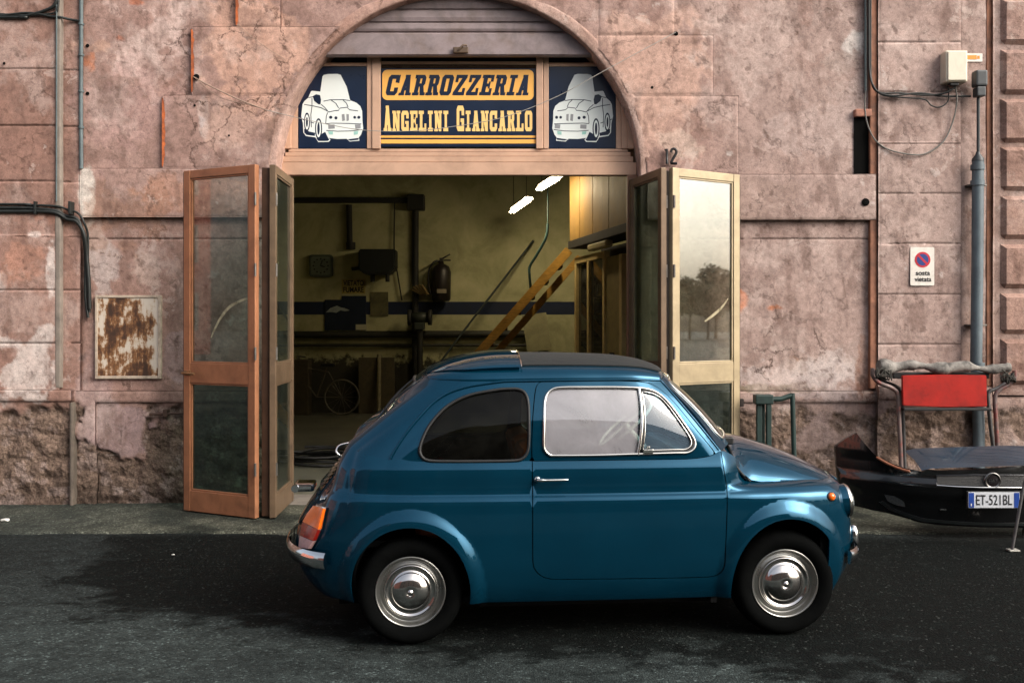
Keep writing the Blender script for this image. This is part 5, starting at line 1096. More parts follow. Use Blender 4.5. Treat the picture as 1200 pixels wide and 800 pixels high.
# roof: an elliptical vault over the gutter line; param (u, phi) phi 0 at the gutter, 90 deg on the centre line
TOPU = Mono([.045, .10, .17, .26, .40, .55, .75, .95, 1.12, 1.22, 1.28, 1.325], [1.272, 1.303, 1.330, 1.350, 1.364, 1.369, 1.368, 1.363, 1.352, 1.334, 1.314, 1.292])
_rs = np.linspace(0, S_A, 500); _rp = RG(_rs)
U_WT = 1.325
_ru = np.concatenate([_rp[:, 0], [1.285, 1.31, U_WT]]); _rv = np.concatenate([_rp[:, 1], [.36, .22, 0]]); _rw = np.concatenate([_rp[:, 2], [1.264, 1.282, 1.292]])
def roof(u, ph, off=0.0):
    u = np.asarray(u, float); ph = np.asarray(ph, float)
    V = np.interp(u, _ru, _rv); Wd = np.interp(u, _ru, _rw); T = TOPU(u)
    c = np.clip(np.cos(ph), 0, 1); q = np.clip(np.sin(ph), 0, 1)
    return np.stack([u+0*ph, (V+off*.6)*c**.80, Wd+(np.maximum(T, Wd)-Wd+off)*q**.92], -1)
# screen: between base curve and roof front edge, param (k, t): k 0 at the pillar .. 1 centre
_bA = lower(np.array(S_A), WT(np.array(S_A))); _rA = RG(np.array(S_A))
SB = Spl([0, .2, .5, 1], [_bA, (1.600, .44, .925), (1.655, .26, .935), (1.675, 0, .940)])
SR = Spl([0, .2, .5, 1], [_rA, (1.287, .37, 1.266), (1.313, .22, 1.284), (1.325, 0, 1.292)])
def screen(k, t):
    k = np.asarray(k, float); t = np.asarray(t, float); p = SB(k)*(1-t[..., None])+SR(k)*t[..., None]
    bl = .018*np.sin(np.pi*np.clip(t, 0, 1)); p[..., 0] += bl*.8; p[..., 2] += bl*.6; return p
# bonnet and cowl: dome over (u, v)
VE = Mono([1.45, 1.55, 1.66, 1.85, 2.0, 2.1, 2.18, 2.24, 2.28], [.56, .545, .525, .505, .475, .432, .36, .25, .08])
TH_ = Mono([1.45, 1.60, 1.70, 1.80, 1.92, 2.04, 2.14, 2.22, 2.28], [.955, .938, .924, .903, .868, .823, .775, .733, .700])
EH = Mono([1.45, 1.53, 1.58, 1.63, 1.68, 1.74, 2.0, 2.14, 2.28], [.925, .897, .85, .785, .738, .722, .716, .706, .690])
def bonnet(u, a):
    """a = share of the half width"""
    u = np.asarray(u, float); a = np.asarray(a, float); v = VE(u)*a
    h = np.maximum(TH_(u)-EH(u), .0)
    return np.stack([u+0*a, v, EH(u)+h*np.clip(1-np.abs(a)**2.6, 0, 1)**.62], -1)
# ---- find the parameters under a point of the side view
def proj(P):
    w = np.asarray(P) @ RM.T+RT; return np.stack([600+F*w[..., 0]/w[..., 1], HOR+F*(CAMH-w[..., 2])/w[..., 1]], -1)
def hit(fn, px, py, a0, b0, n=40):
    x = np.array([a0, b0], float); tgt = np.array([px, py])
    for _ in range(n):
        f0 = proj(fn(x[0], x[1]))-tgt
        if np.abs(f0).max() < .01: break
        h = 1e-4; J = np.stack([(proj(fn(x[0]+h, x[1]))-tgt-f0)/h, (proj(fn(x[0], x[1]+h))-tgt-f0)/h], -1)
        try: dx = np.linalg.solve(J, -f0)
        except np.linalg.LinAlgError: break
        x = x+np.clip(dx, -.12, .12)
    return float(x[0]), float(x[1])
def trace(fn, pts, guess):
    out = []; gss = guess
    for p in pts: gss = hit(fn, p[0], p[1], *gss); out.append(gss)
    return out
def smooth_closed(pts, k=5): return [(v.x, v.y) for v in catmull([(a, b, 0) for a, b in pts], k, True)]
def smooth_open(pts, k=5): return [(v.x, v.y) for v in catmull([(a, b, 0) for a, b in pts], k)]
def pip(poly, x, y):
    P = np.asarray(poly); c = np.zeros(np.shape(x), bool); n = len(P)
    for i in range(n):
        x1, y1 = P[i]; x2, y2 = P[i-1]
        if y1 == y2: continue
        k = ((y1 > y) != (y2 > y)) & (x < (x2-x1)*(y-y1)/(y2-y1)+x1); c ^= k
    return c
def pdist(poly, x, y):
    P = np.asarray(poly); d = np.full(np.shape(x), 9.)
    for i in range(len(P)):
        a = P[i-1]; b = P[i]; ab = b-a; l = (ab**2).sum()+1e-12
        t = np.clip(((x-a[0])*ab[0]+(y-a[1])*ab[1])/l, 0, 1); d = np.minimum(d, np.hypot(x-a[0]-t*ab[0], y-a[1]-t*ab[1]))
    return d
def offset_poly(poly, d):
    P = np.asarray(poly); area = .5*np.sum(P[:, 0]*np.roll(P[:, 1], -1)-np.roll(P[:, 0], -1)*P[:, 1]); sg = 1 if area > 0 else -1
    t = np.roll(P, -1, 0)-np.roll(P, 1, 0); t /= np.linalg.norm(t, axis=1, keepdims=True)+1e-12
    return P+np.stack([t[:, 1], -t[:, 0]], 1)*sg*d            # positive = outwards
class Shell:
    """collects trimmed surface panels (with exact normals) and builds one mesh"""
    def __init__(s): s.V = []; s.Nn = []; s.T = []; s.n = 0
    def panel(s, fn, outer, holes=(), da=.014, db=.014, off=0.0, lip=.012, sides=(1, -1), flip=False, lips=True):
        ccw = lambda q: q if np.sum(q[:, 0]*np.roll(q[:, 1], -1)-np.roll(q[:, 0], -1)*q[:, 1]) > 0 else q[::-1]
        O = ccw(np.asarray(outer, float)); holes = [ccw(np.asarray(h, float)) for h in holes]; lo = O.min(0); hi = O.max(0)
        ga, gb = np.meshgrid(np.arange(lo[0]+da*.5, hi[0], da), np.arange(lo[1]+db*.5, hi[1], db)); ga = ga.ravel(); gb = gb.ravel()
        sc = db/da; k = pip(O, ga, gb) & (pdist(O*[sc, 1], ga*sc, gb) > db*.45)
        for h in holes: h = np.asarray(h); k &= ~pip(h, ga, gb) & (pdist(h*[sc, 1], ga*sc, gb) > db*.45)
        vs = [Vector(p) for p in O]; fc = [list(range(len(O)))]
        for h in holes: fc.append(list(range(len(vs), len(vs)+len(h)))); vs += [Vector(p) for p in h]
        vs += [Vector(p) for p in zip(ga[k], gb[k])]
        v, e, f, ov, oe, of = delaunay_2d_cdt(vs, [], fc, 0, 1e-7, True)
        tri = [t for t, o in zip(f, of) if 0 in o and not any(j > 0 for j in o)]
        A = np.array([p.x for p in v]); B = np.array([p.y for p in v])
        P = fn(A, B); h = 2e-3
        du = (fn(A+h, B)-fn(A-h, B)); dv = (fn(A, B+h)-fn(A, B-h)); nn = np.cross(du, dv); l = np.linalg.norm(nn, axis=1, keepdims=True); nn = nn/np.maximum(l, 1e-12)
        if ((nn*(P-np.array([.9, 0, .45]))).sum(1)).mean() < 0: nn = -nn
        P = P+nn*off
        tri = np.array(tri); a, b, c = P[tri[:, 0]], P[tri[:, 1]], P[tri[:, 2]]
        wrong = (np.cross(b-a, c-a)*nn[tri[:, 0]]).sum(1) < 0
        tri[wrong] = tri[wrong][:, ::-1]
        edges = {}
        for t in tri:
            for i in range(3): edges[(t[i], t[(i+1) % 3])] = 1
        bd = [e for e in edges if (e[1], e[0]) not in edges]
        for sd in sides:
            m = np.array([1, sd, 1]); PP = P*m; NN = nn*m; tt = tri if sd == 1 else tri[:, ::-1]
            s._push(PP, NN, tt)
            if lips and lip:
                # edge turned inwards: gives the sheet its thickness
                ev = []; en = []; et = []
                for (i, j) in bd:
                    q = [PP[i], PP[j], PP[j]-NN[j]*lip, PP[i]-NN[i]*lip]; nrm = np.cross(q[1]-q[0], q[2]-q[0]); nrm = -nrm/(np.linalg.norm(nrm)+1e-12)
                    if sd == -1: nrm = -nrm
                    b0 = len(ev); ev += q; en += [nrm]*4; et += [(b0, b0+2, b0+1), (b0, b0+3, b0+2)] if sd == 1 else [(b0, b0+1, b0+2), (b0, b0+2, b0+3)]
                if ev: s._push(np.array(ev), np.array(en), np.array(et))
        return s
    def _push(s, P, Nn, T): s.V.append(P); s.Nn.append(Nn); s.T.append(np.asarray(T)+s.n); s.n += len(P)
    def build(s, name, mt, parent, label=None):
        V = toworld(np.vstack(s.V)); T = np.vstack(s.T)[:, ::-1]; nn = np.vstack(s.Nn) @ RM.T
        me = bpy.data.meshes.new(name); me.vertices.add(len(V)); me.vertices.foreach_set('co', V.astype(np.float32).ravel())
        me.loops.add(T.size); me.loops.foreach_set('vertex_index', T.astype(np.int32).ravel())
        me.polygons.add(len(T)); me.polygons.foreach_set('loop_start', np.arange(0, T.size, 3, dtype=np.int32)); me.polygons.foreach_set('use_smooth', np.ones(len(T), bool))
        me.update(calc_edges=True); me.validate(clean_customdata=False)
        if len(me.vertices) == len(nn): me.normals_split_custom_set_from_vertices(nn.astype(np.float32).tolist())
        me.materials.append(mt); return link(name, me, parent, label)
def cmb_build(m, name, mt, parent, label=None, auto=None):
    m.v = [tuple(CARM @ Vector(p)) for p in m.v]; return m.build(name, mt, parent, label, auto=auto)
def mirror_pts(pts): return [(p[0], -p[1], p[2]) for p in pts]
def curve_on(fn, par, off=.0):
    A = np.array([p[0] for p in par]); B = np.array([p[1] for p in par]); P = fn(A, B)
    if off:
        h = 2e-3; nn = np.cross(fn(A+h, B)-fn(A-h, B), fn(A, B+h)-fn(A, B-h)); nn /= np.linalg.norm(nn, axis=1, keepdims=True)+1e-12
        sg = np.sign((nn*np.array([0, 1, .6])).sum(1)); P = P+nn*sg[:, None]*off
    return [tuple(p) for p in P]

# materials
def paint():
    m, nt, P, out = newmat('deep_teal_blue_paint'); L = nt.links.new
    a = noise_node(nt, 3, 5, .6); r = ramp(nt, a.outputs['Fac'], [(.3, (.0017, .041, .078)), (.7, (.0021, .049, .092))]); L(r.outputs['Color'], P.inputs['Base Color'])
    P.inputs['Metallic'].default_value = .62; P.inputs['Roughness'].default_value = .08; P.inputs['Specular IOR Level'].default_value = .1; P.inputs['Coat Weight'].default_value = .45; P.inputs['Coat IOR'].default_value = 1.45
    b = noise_node(nt, 14, 8, .7); mr = N(nt, 'ShaderNodeMapRange'); L(b.outputs['Fac'], mr.inputs['Value']); mr.inputs['To Min'].default_value = .01; mr.inputs['To Max'].default_value = .06; L(mr.outputs['Result'], P.inputs['Coat Roughness'])
    c = noise_node(nt, 5, 2, .5); bp = N(nt, 'ShaderNodeBump'); bp.inputs['Strength'].default_value = .035; bp.inputs['Distance'].default_value = .02; L(c.outputs['Fac'], bp.inputs['Height']); L(bp.outputs['Normal'], P.inputs['Coat Normal']); L(bp.outputs['Normal'], P.inputs['Normal'])
    return m
PAINT = paint()
CABIN = mat('black_underseal', (10, 11, 12), .9, var=.2, spec=.2)
TRIM = mat('bright_trim', (214, 212, 206), .14, metal=1.0, var=.05, scale=12, rvar=.05)
SEAL = mat('window_rubber', (12, 14, 15), .6, var=.2)
LEATHER = mat('tan_leather', (150, 78, 36), .5, var=.25, scale=8, bump=.2, bscale=60)
AUTOG = glass('quarter_glass', (150, 156, 146), 1.25, .03, (120, 120, 110), 5, base=.0)
DOORG = glass('bright_reflect_side_glass', (200, 208, 212), 2.3, .16, (200, 198, 204), 3.5, base=.26)  # pale base film stands for the bright reflection in the door panes
VENTG = glass('bluish_vent_glass', (170, 200, 222), 2.0, .10, (150, 180, 205), 3, base=.10)  # bluish base film carries the reflected sky, more thinly
SCRG = glass('screen_glass', (190, 205, 195), 1.6, .08, (150, 150, 140), 5, base=.03)

CAR = empty('small_car', CARM @ Vector((.92, 0, 0)), 'glossy teal blue vintage two-door small car with black fabric sunroof, parked before the garage', 'car', rz=TH)

# traced outlines -------------------------------------------------------------------------------------------------
g0 = (s_of_u(.6), .5)
QW = trace(upper, smooth_closed([(492, 526), (494.5, 535), (502, 539.3), (520, 540.3), (560, 540.3), (600, 539.6), (612, 537), (618.5, 528), (620, 512), (619.8, 490), (619, 472), (615.5, 461), (608, 456.2), (596, 455.6), (580, 457), (550, 463), (526, 474.5), (508, 492), (497, 510)], 4), (s_of_u(.2), .2))
DW = trace(upper, smooth_closed([(637.5, 500), (637.2, 520), (638.5, 527), (644, 532.6), (652, 533.6), (700, 533.2), (740, 532), (790, 530.6), (806, 530), (813.5, 524.5), (813.6, 516), (808, 506), (796, 489), (785, 474.5), (774, 463.4), (762, 457), (746, 454.6), (720, 453.8), (690, 453.8), (660, 454), (648, 456), (640.5, 463), (638, 475)], 4), (s_of_u(.9), .4))
UD = [(623.6, 546), (623.4, 520), (624.5, 490), (627, 462), (630, 450.5), (638, 446.8), (660, 445.9), (700, 446), (730, 446.4), (756, 448), (768, 452.4), (778, 459.5), (790, 471.5), (803, 487), (818, 506), (830, 520.5), (838, 531), (843, 539), (845.6, 544.5)]
def door_upper(grow):
    pts = trace(upper, smooth_open(UD, 4), (s_of_u(.7), .1)); A = np.array(pts)
    a, b = A[0, 0], A[-1, 0]; bot = [(b+(a-b)*k, 0.0) for k in np.linspace(0, 1, 40)]
    P = np.vstack([A[A[:, 1] > .004], bot]); return P
def gap_poly(P, d, sc):      # shrink in a locally uniform scale
    return offset_poly(P*sc, -d)/sc
scU = np.array([1, .40])
dU = door_upper(0)
# roof edge limits t a little below 1
dU[:, 1] = np.minimum(dU[:, 1], .985)
sL0, sL1 = dU[np.argmin(dU[:, 0]), 0], dU[np.argmax(dU[:, 0]), 0]
LD = [(624.3, 549), (624.5, 600), (624.5, 640), (625, 660), (628, 668), (635, 674.5), (645, 677.6), (660, 678.2), (740, 677.4), (800, 676.4), (830, 675.4), (842, 672), (848.3, 664), (849.6, 650), (851, 620), (852, 590), (851.3, 570), (848.5, 554)]
dLp = np.array(trace(lower, smooth_open(LD, 3), (s_of_u(.67), .80)))
a, b = dLp[0, 0], dLp[-1, 0]
def lower_door():
    top = [(s, float(WT(np.array(s)))) for s in np.linspace(b, a, 60)]
    return np.vstack([dLp[1:-1], top])
dL = lower_door()
u0 = dU[:, 0].min(); 
# rim of the door as seen above and below the belt must meet: stretch the upper outline's foot to the lower one's
foot = dU[:, 1] < .0005; 
dU[foot, 0] = np.linspace(dU[foot, 0].max(), dU[foot, 0].min(), foot.sum())
def arch_hole(uc, ax, az, n=56, w0=.165):
    th0 = math.asin((w0-WB)/az); pts = []
    for k in range(n+1):
        t = math.pi-th0+(2*th0-math.pi)*k/n if False else (math.pi-th0)+(th0-(math.pi-th0))*k/n
        u = uc+ax*math.cos(t); pts.append((s_of_u(u), WB+az*math.sin(t)))
    return pts
W0 = .198
sill = []
ar = arch_hole(0, .285, .318, w0=W0); af = arch_hole(U_F, .285, .328, w0=W0)
bottom = [(s, W0) for s in np.linspace(0, ar[0][0], 30)][:-1]+ar+[(s, W0) for s in np.linspace(ar[-1][0], af[0][0], 60)][1:-1]+af+[(s, W0) for s in np.linspace(af[-1][0], SMAX, 24)][1:]
topl = [(s, float(WT(np.array(s)))) for s in np.linspace(SMAX, 0, 220)]
body_out = np.vstack([bottom, topl])
EPS = np.array([1, 1])
hole_dL = offset_poly(dL, 0.0)
# the door hole reaches the belt line, so cut the wall's outline there instead of punching a hole
body = Shell()
topcut = [(s, float(WT(np.array(s)))) for s in np.linspace(SMAX, b+.003, 90)]+[tuple(p) for p in offset_poly(dL, .0035)[len(dLp)-3::-1]]+[(s, float(WT(np.array(s)))) for s in np.linspace(a-.003, 0, 120)]
tl = np.array([p for p in topcut]); 
body.panel(lower, np.vstack([bottom, tl]), da=.014, db=.011)
# greenhouse: rear screen opening and quarter window are holes, the door opening is cut from the edge
RW = [(s, t) for s, t in smooth_closed([(-.01, .12), (.30, .13), (.335, .20), (.318, .80), (.28, .88), (-.01, .89)], 1)]
tU = .992
uo = offset_poly(dU*scU, .0035)/scU
cutU = [p for p in uo if p[1] > .004]
if cutU[0][0] > cutU[-1][0]: cutU = cutU[::-1]
xs0, xs1 = cutU[0][0], cutU[-1][0]
outer = [(s, .0) for s in np.linspace(0, xs0, 90)]+cutU+[(s, .0) for s in np.linspace(xs1, S_A, 6)]+[(S_A, t) for t in np.linspace(.1, 1, 14)]+[(s, 1.0) for s in np.linspace(S_A, 0, 160)][1:]
outer = np.array(outer); outer[:, 1] = np.where((outer[:, 1] > tU) & (outer[:, 1] < 1), tU, outer[:, 1])
rwh = np.array([(0, .14), (.29, .15), (.32, .22), (.306, .78), (.27, .87), (0, .88)])
# rear screen straddles the centre line, so it is cut from the edge s = 0
outer2 = np.vstack([outer, [(0, t) for t in np.linspace(.99, .885, 4)], [(s_, .88) for s_ in np.linspace(0, .26, 20)], [(.285, .87), (.30, .84)], [(.302+.018*(1-k), k) for k in np.linspace(.80, .24, 20)], [(.316, .19), (.30, .16), (.28, .15)], [(s_, .145) for s_ in np.linspace(.26, 0, 20)], [(0, .1), (0, .05)]])
body.panel(upper, outer2, holes=[QW], da=.014, db=.034)
# roof skin and screen pillars
ro = [(u, 0.0) for u in np.linspace(.047, 1.323, 120)]+[(1.323, p) for p in np.linspace(.1, math.pi/2, 10)]+[(u, math.pi/2) for u in np.linspace(1.31, .06, 120)]+[(.047, p) for p in np.linspace(math.pi/2, .1, 10)]
body.panel(roof, ro, da=.014, db=.07, lips=False, flip=True)
scr_h = [(.115, .10), (.10, .2), (.09, .85), (.13, .93), (1.0, .93), (1.0, .08), (.2, .075)]
so = [(k, 0.0) for k in np.linspace(0, 1, 40)]+[(1, .04)]+[(1, .08)]+[(k, .08) for k in np.linspace(.95, .2, 20)]+[(.15, .10), (.125, .15)]+[(.12-.02*k, .15+.7*k) for k in np.linspace(.05, 1, 16)]+[(.12, .90), (.16, .93)]+[(k, .93) for k in np.linspace(.2, 1, 24)]+[(1, .96), (1, 1.0)]+[(k, 1.0) for k in np.linspace(.97, 0, 40)]+[(0, t) for t in np.linspace(.95, .05, 14)]
body.panel(screen, so, da=.025, db=.05)
# cowl and front deck under the bonnet
bo = [(u, 1.0) for u in np.linspace(1.46, 2.279, 90)]+[(2.279, k) for k in np.linspace(.9, 0, 10)]+[(u, 0.0) for u in np.linspace(2.26, 1.47, 80)]+[(1.46, k) for k in np.linspace(0, .9, 10)]
body.panel(bonnet, bo, da=.014, db=.03, flip=True, lips=False)
# fender shelf between bonnet edge and fender crown
def shelf(u, t):
    u = np.asarray(u, float); t = np.asarray(t, float)
    sarr = np.interp(u, _p[150:, 0], _f[150:]); top = lower(sarr, WT(sarr)); 
    inn = bonnet(u, np.ones_like(u)*.985); inn[..., 2] -= .012
    p = top*(1-t[..., None])+inn*t[..., None]; p[..., 2] += .012*np.sin(np.pi*np.clip(t, 0, 1)); return p
sh_ = [(u, 0.0) for u in np.linspace(1.535, 2.33, 80)]+[(2.33, .5)]+[(u, 1.0) for u in np.linspace(2.33, 1.535, 80)]+[(1.535, .5)]
body.panel(shelf, sh_, da=.02, db=.2, lips=False)
BODYO = body.build('body_shell', PAINT, CAR)
door = Shell(); dLi = offset_poly(dL, -.0015)
door.panel(lower, dLi, da=.014, db=.011); dUi = offset_poly(dU*scU, -.0015)/scU
dUi[:, 1] = np.maximum(dUi[:, 1], 0)
door_n = Shell(); door_n.panel(lower, dLi, da=.014, db=.011, sides=(1,)); door_n.panel(upper, dUi, holes=[DW], da=.014, db=.034, sides=(1,)); DOOR = door_n.build('door', PAINT, CAR)
door_f = Shell(); door_f.panel(lower, dLi, da=.02, db=.02, sides=(-1,)); door_f.panel(upper, dUi, holes=[DW], da=.02, db=.05, sides=(-1,)); DOORF = door_f.build('door', PAINT, CAR)
# dark inner tub: keeps the shut lines and wheel arches black
tub = Shell(); L0 = lambda s, w: lower(s, w)
def inner(fn, d):
    def f(a_, b_):
        p = fn(a_, b_); q = p.copy(); q[..., 1] = np.maximum(q[..., 1]-d, 0); q[..., 0] = q[..., 0]+(0.92-q[..., 0])*d*.8; return q
    return f
io = [(s, .21) for s in np.linspace(0, SMAX, 160)]+[(s, float(WT(np.array(s)))-.02) for s in np.linspace(SMAX, 0, 160)]
arI = arch_hole(0, .30, .335, w0=.205); afI = arch_hole(U_F, .30, .345, w0=.205)
ib = [(s, .205) for s in np.linspace(0, arI[0][0], 20)][:-1]+arI+[(s, .205) for s in np.linspace(arI[-1][0], afI[0][0], 40)][1:-1]+afI+[(s, .205) for s in np.linspace(afI[-1][0], SMAX, 20)][1:]
tub.panel(inner(lower, .035), np.vstack([ib, [(s, float(WT(np.array(s)))-.015) for s in np.linspace(SMAX, 0, 160)]]), da=.04, db=.04, lips=False)
# pillars of the opening behind the door edge, as a ring inside the door frame line
di = offset_poly(dU*scU, -.03)/scU; do = offset_poly(dU*scU, .03)/scU; di[:, 1] = np.maximum(di[:, 1], -.02); do[:, 1] = np.clip(do[:, 1], -.05, .99)
tub.panel(inner(upper, .028), do, holes=[di], da=.03, db=.06, lips=False)
tub.build('inner_tub', CABIN, CAR)
m = MB()      # floor pan, wheel wells, bulkheads
m.box(-.36, 2.05, -.34, .34, .135, .165); m.box(.34, 1.50, -.50, .50, .150, .180); m.box(.33, .36, -.55, .55, .165, .62); m.box(-.42, .33, -.50, .50, .45, .48); m.box(1.47, 1.50, -.58, .58, .165, .88); m.box(1.5, 2.2, -.40, .40, .55, .58)
for uc in (0, U_F):
    for sd in (1, -1):
        n = 20; vs = []
        for k in range(n+1):
            t = math.pi*k/n; vs += [(uc+.32*math.cos(t), sd*.49, WB-.03+.36*math.sin(t)), (uc+.32*math.cos(t), sd*.36, WB-.03+.36*math.sin(t))]
        m.add(vs, [(2*k, 2*k+2, 2*k+3, 2*k+1) for k in range(n)], True); m.add([vs[2*k+1] for k in range(n+1)], [tuple(range(n+1))])
cmb_build(m, 'floor_pan', CABIN, CAR)
# bonnet and its shut line
BE = [(839, 509), (846, 516), (852, 523.5), (857, 535), (861.5, 549), (865, 559), (868, 566), (870, 568.6), (874, 569.4), (884, 569.8), (900, 569.4), (930, 568), (952, 566.2), (964, 563.4)]
be = trace(bonnet, smooth_open(BE, 4), (1.62, .5))
be = [(u_, min(k_, .995)) for u_, k_ in be]
u_nose = be[-1][0]
hoodP = np.vstack([be, [(u_, .99) for u_ in np.linspace(be[-1][0]+.015, 2.262, 14)], [(2.265, k) for k in np.linspace(.9, 0, 10)], [(u_, 0) for u_ in np.linspace(2.24, be[0][0]+.05, 60)], [(be[0][0]+.05*(1-(k/be[0][1])**2), k) for k in np.linspace(.03, be[0][1]-.03, 14)]])
hood = Shell(); hood.panel(bonnet, hoodP, da=.014, db=.03, off=.009, lip=.014, flip=True); hood.build('bonnet', PAINT, CAR)
m = MB()
for sd in (1, -1):
    c_ = curve_on(bonnet, be, .007); m.tube(c_ if sd == 1 else mirror_pts(c_), .0075, 6)
c_ = [tuple(p) for p in bonnet(np.array([be[0][0]+.05*(1-(k/be[0][1])**2) for k in np.linspace(0, be[0][1], 16)]), np.linspace(0, be[0][1], 16))]
m.tube(c_, .006, 6); m.tube(mirror_pts(c_), .006, 6); cmb_build(m, 'bonnet_seal', SEAL, CAR)
# fabric sunroof and the raised rear roof panel
def off_roof(o): return lambda u, p: roof(u, p, o)
def off_rear(u, p): return roof(u, p, .006+.020*sst(.07, .45, np.asarray(u, float)))
pf = .62
fr_ = Shell(); P_ = [(u, pf-.10*sst(1.15, 1.29, u)) for u in np.linspace(.50, 1.285, 70)]+[(1.292, p) for p in np.linspace(pf-.05, math.pi/2, 10)]+[(u, math.pi/2) for u in np.linspace(1.28, .51, 60)]+[(.50, p) for p in np.linspace(math.pi/2, pf+.05, 10)]
FAB = mat('black_sunroof_fabric', (20, 24, 24), .85, var=.25, scale=5, bump=.5, bscale=20, dirt=.2)
fr_.panel(off_roof(.010), P_, da=.02, db=.05, flip=True, lip=.014); fr_.build('fabric_sunroof', FAB, CAR)
rp = Shell(); pr_ = .46
P_ = [(u, pr_+.16*sst(.30, .08, u)) for u in np.linspace(.075, .535, 50)]+[(.545, p) for p in np.linspace(pr_+.05, math.pi/2, 12)]+[(u, math.pi/2) for u in np.linspace(.53, .09, 40)]+[(.072, p) for p in np.linspace(math.pi/2, pr_+.25, 10)]
rp.panel(off_rear, P_, da=.014, db=.05, flip=True, lip=.022); rp.build('rear_roof_panel', PAINT, CAR)
m = MB()
c_ = [tuple(p) for p in roof(np.full(24, .547), np.linspace(pr_, math.pi/2, 24), .026)]; m.tube(c_, .004, 6); m.tube(mirror_pts(c_), .004, 6); cmb_build(m, 'roof_edge_bead', TRIM, CAR)
# gutter bead and screen frame
GUT = trace(upper, smooth_open([(458, 537), (466, 523), (478, 505.5), (492, 488.6), (508, 472), (526, 460.6), (548, 453.4), (575, 449), (604, 445.6), (632, 443.2)], 5), (s_of_u(.0), .1))
GUT = [(s, min(t, .996)) for s, t in GUT]
s_end = GUT[-1][0]; allg = GUT+[(s, .996) for s in np.linspace(s_end+.02, S_A-.01, 40)]
c_ = curve_on(upper, allg, .003)+[tuple(upper(np.array(S_A-.006), np.array(t))) for t in np.linspace(.99, .02, 20)]
for q_ in (c_, mirror_pts(c_)): m = MB(); m.tube(q_, .0058, 6); cmb_build(m, 'roof_gutter', PAINT, CAR)
m = MB()
so_ = [(.155, .10), (.13, .16)]+[(.125-.02*k, .16+.68*k) for k in np.linspace(.05, 1, 16)]+[(.125, .90), (.16, .925)]+[(k, .93) for k in np.linspace(.2, 1, 24)]
c_ = [tuple(p) for p in screen(np.array([p[0] for p in so_]), np.array([p[1] for p in so_]))]; m.tube(c_, .007, 6); m.tube(mirror_pts(c_), .007, 6)
c_ = [tuple(p) for p in screen(np.linspace(.15, 1, 24), np.full(24, .085))]; m.tube(c_, .007, 6); m.tube(mirror_pts(c_), .007, 6)
cmb_build(m, 'windscreen_trim', TRIM, CAR)
sg = Shell(); sg.panel(screen, [(k, .075) for k in np.linspace(.10, 1, 20)]+[(1, t) for t in np.linspace(.1, .92, 12)]+[(k, .935) for k in np.linspace(1, .10, 20)]+[(.09, t) for t in np.linspace(.9, .1, 12)], da=.06, db=.08, off=-.006, lips=False); sg.build('windscreen', SCRG, CAR)
rg = Shell(); rg.panel(upper, [(0, .14)]+[(k, .14) for k in np.linspace(.03, .29, 10)]+[(.325, .2), (.32, .5), (.31, .8), (.285, .88)]+[(k, .89) for k in np.linspace(.26, 0, 10)], da=.04, db=.1, off=-.005, lips=False); rg.build('rear_window', AUTOG, CAR)
m = MB(); P_ = [(s_, .145) for s_ in np.linspace(0, .27, 16)]+[(.30, .16), (.318, .2)]+[(.318-.016*k, .2+.62*k) for k in np.linspace(.1, 1, 12)]+[(.285, .87)]+[(s_, .882) for s_ in np.linspace(.26, 0, 16)]
c_ = curve_on(upper, P_); m.tube(c_, .009, 6); m.tube(mirror_pts(c_), .009, 6); cmb_build(m, 'rear_window_seal', SEAL, CAR)
def glass_panel(name, poly, mt, off=-.006, sides=(1,), par=CAR):
    q = Shell(); q.panel(upper, poly, da=.03, db=.07, off=off, lips=False, sides=sides); return q.build(name, mt, par)
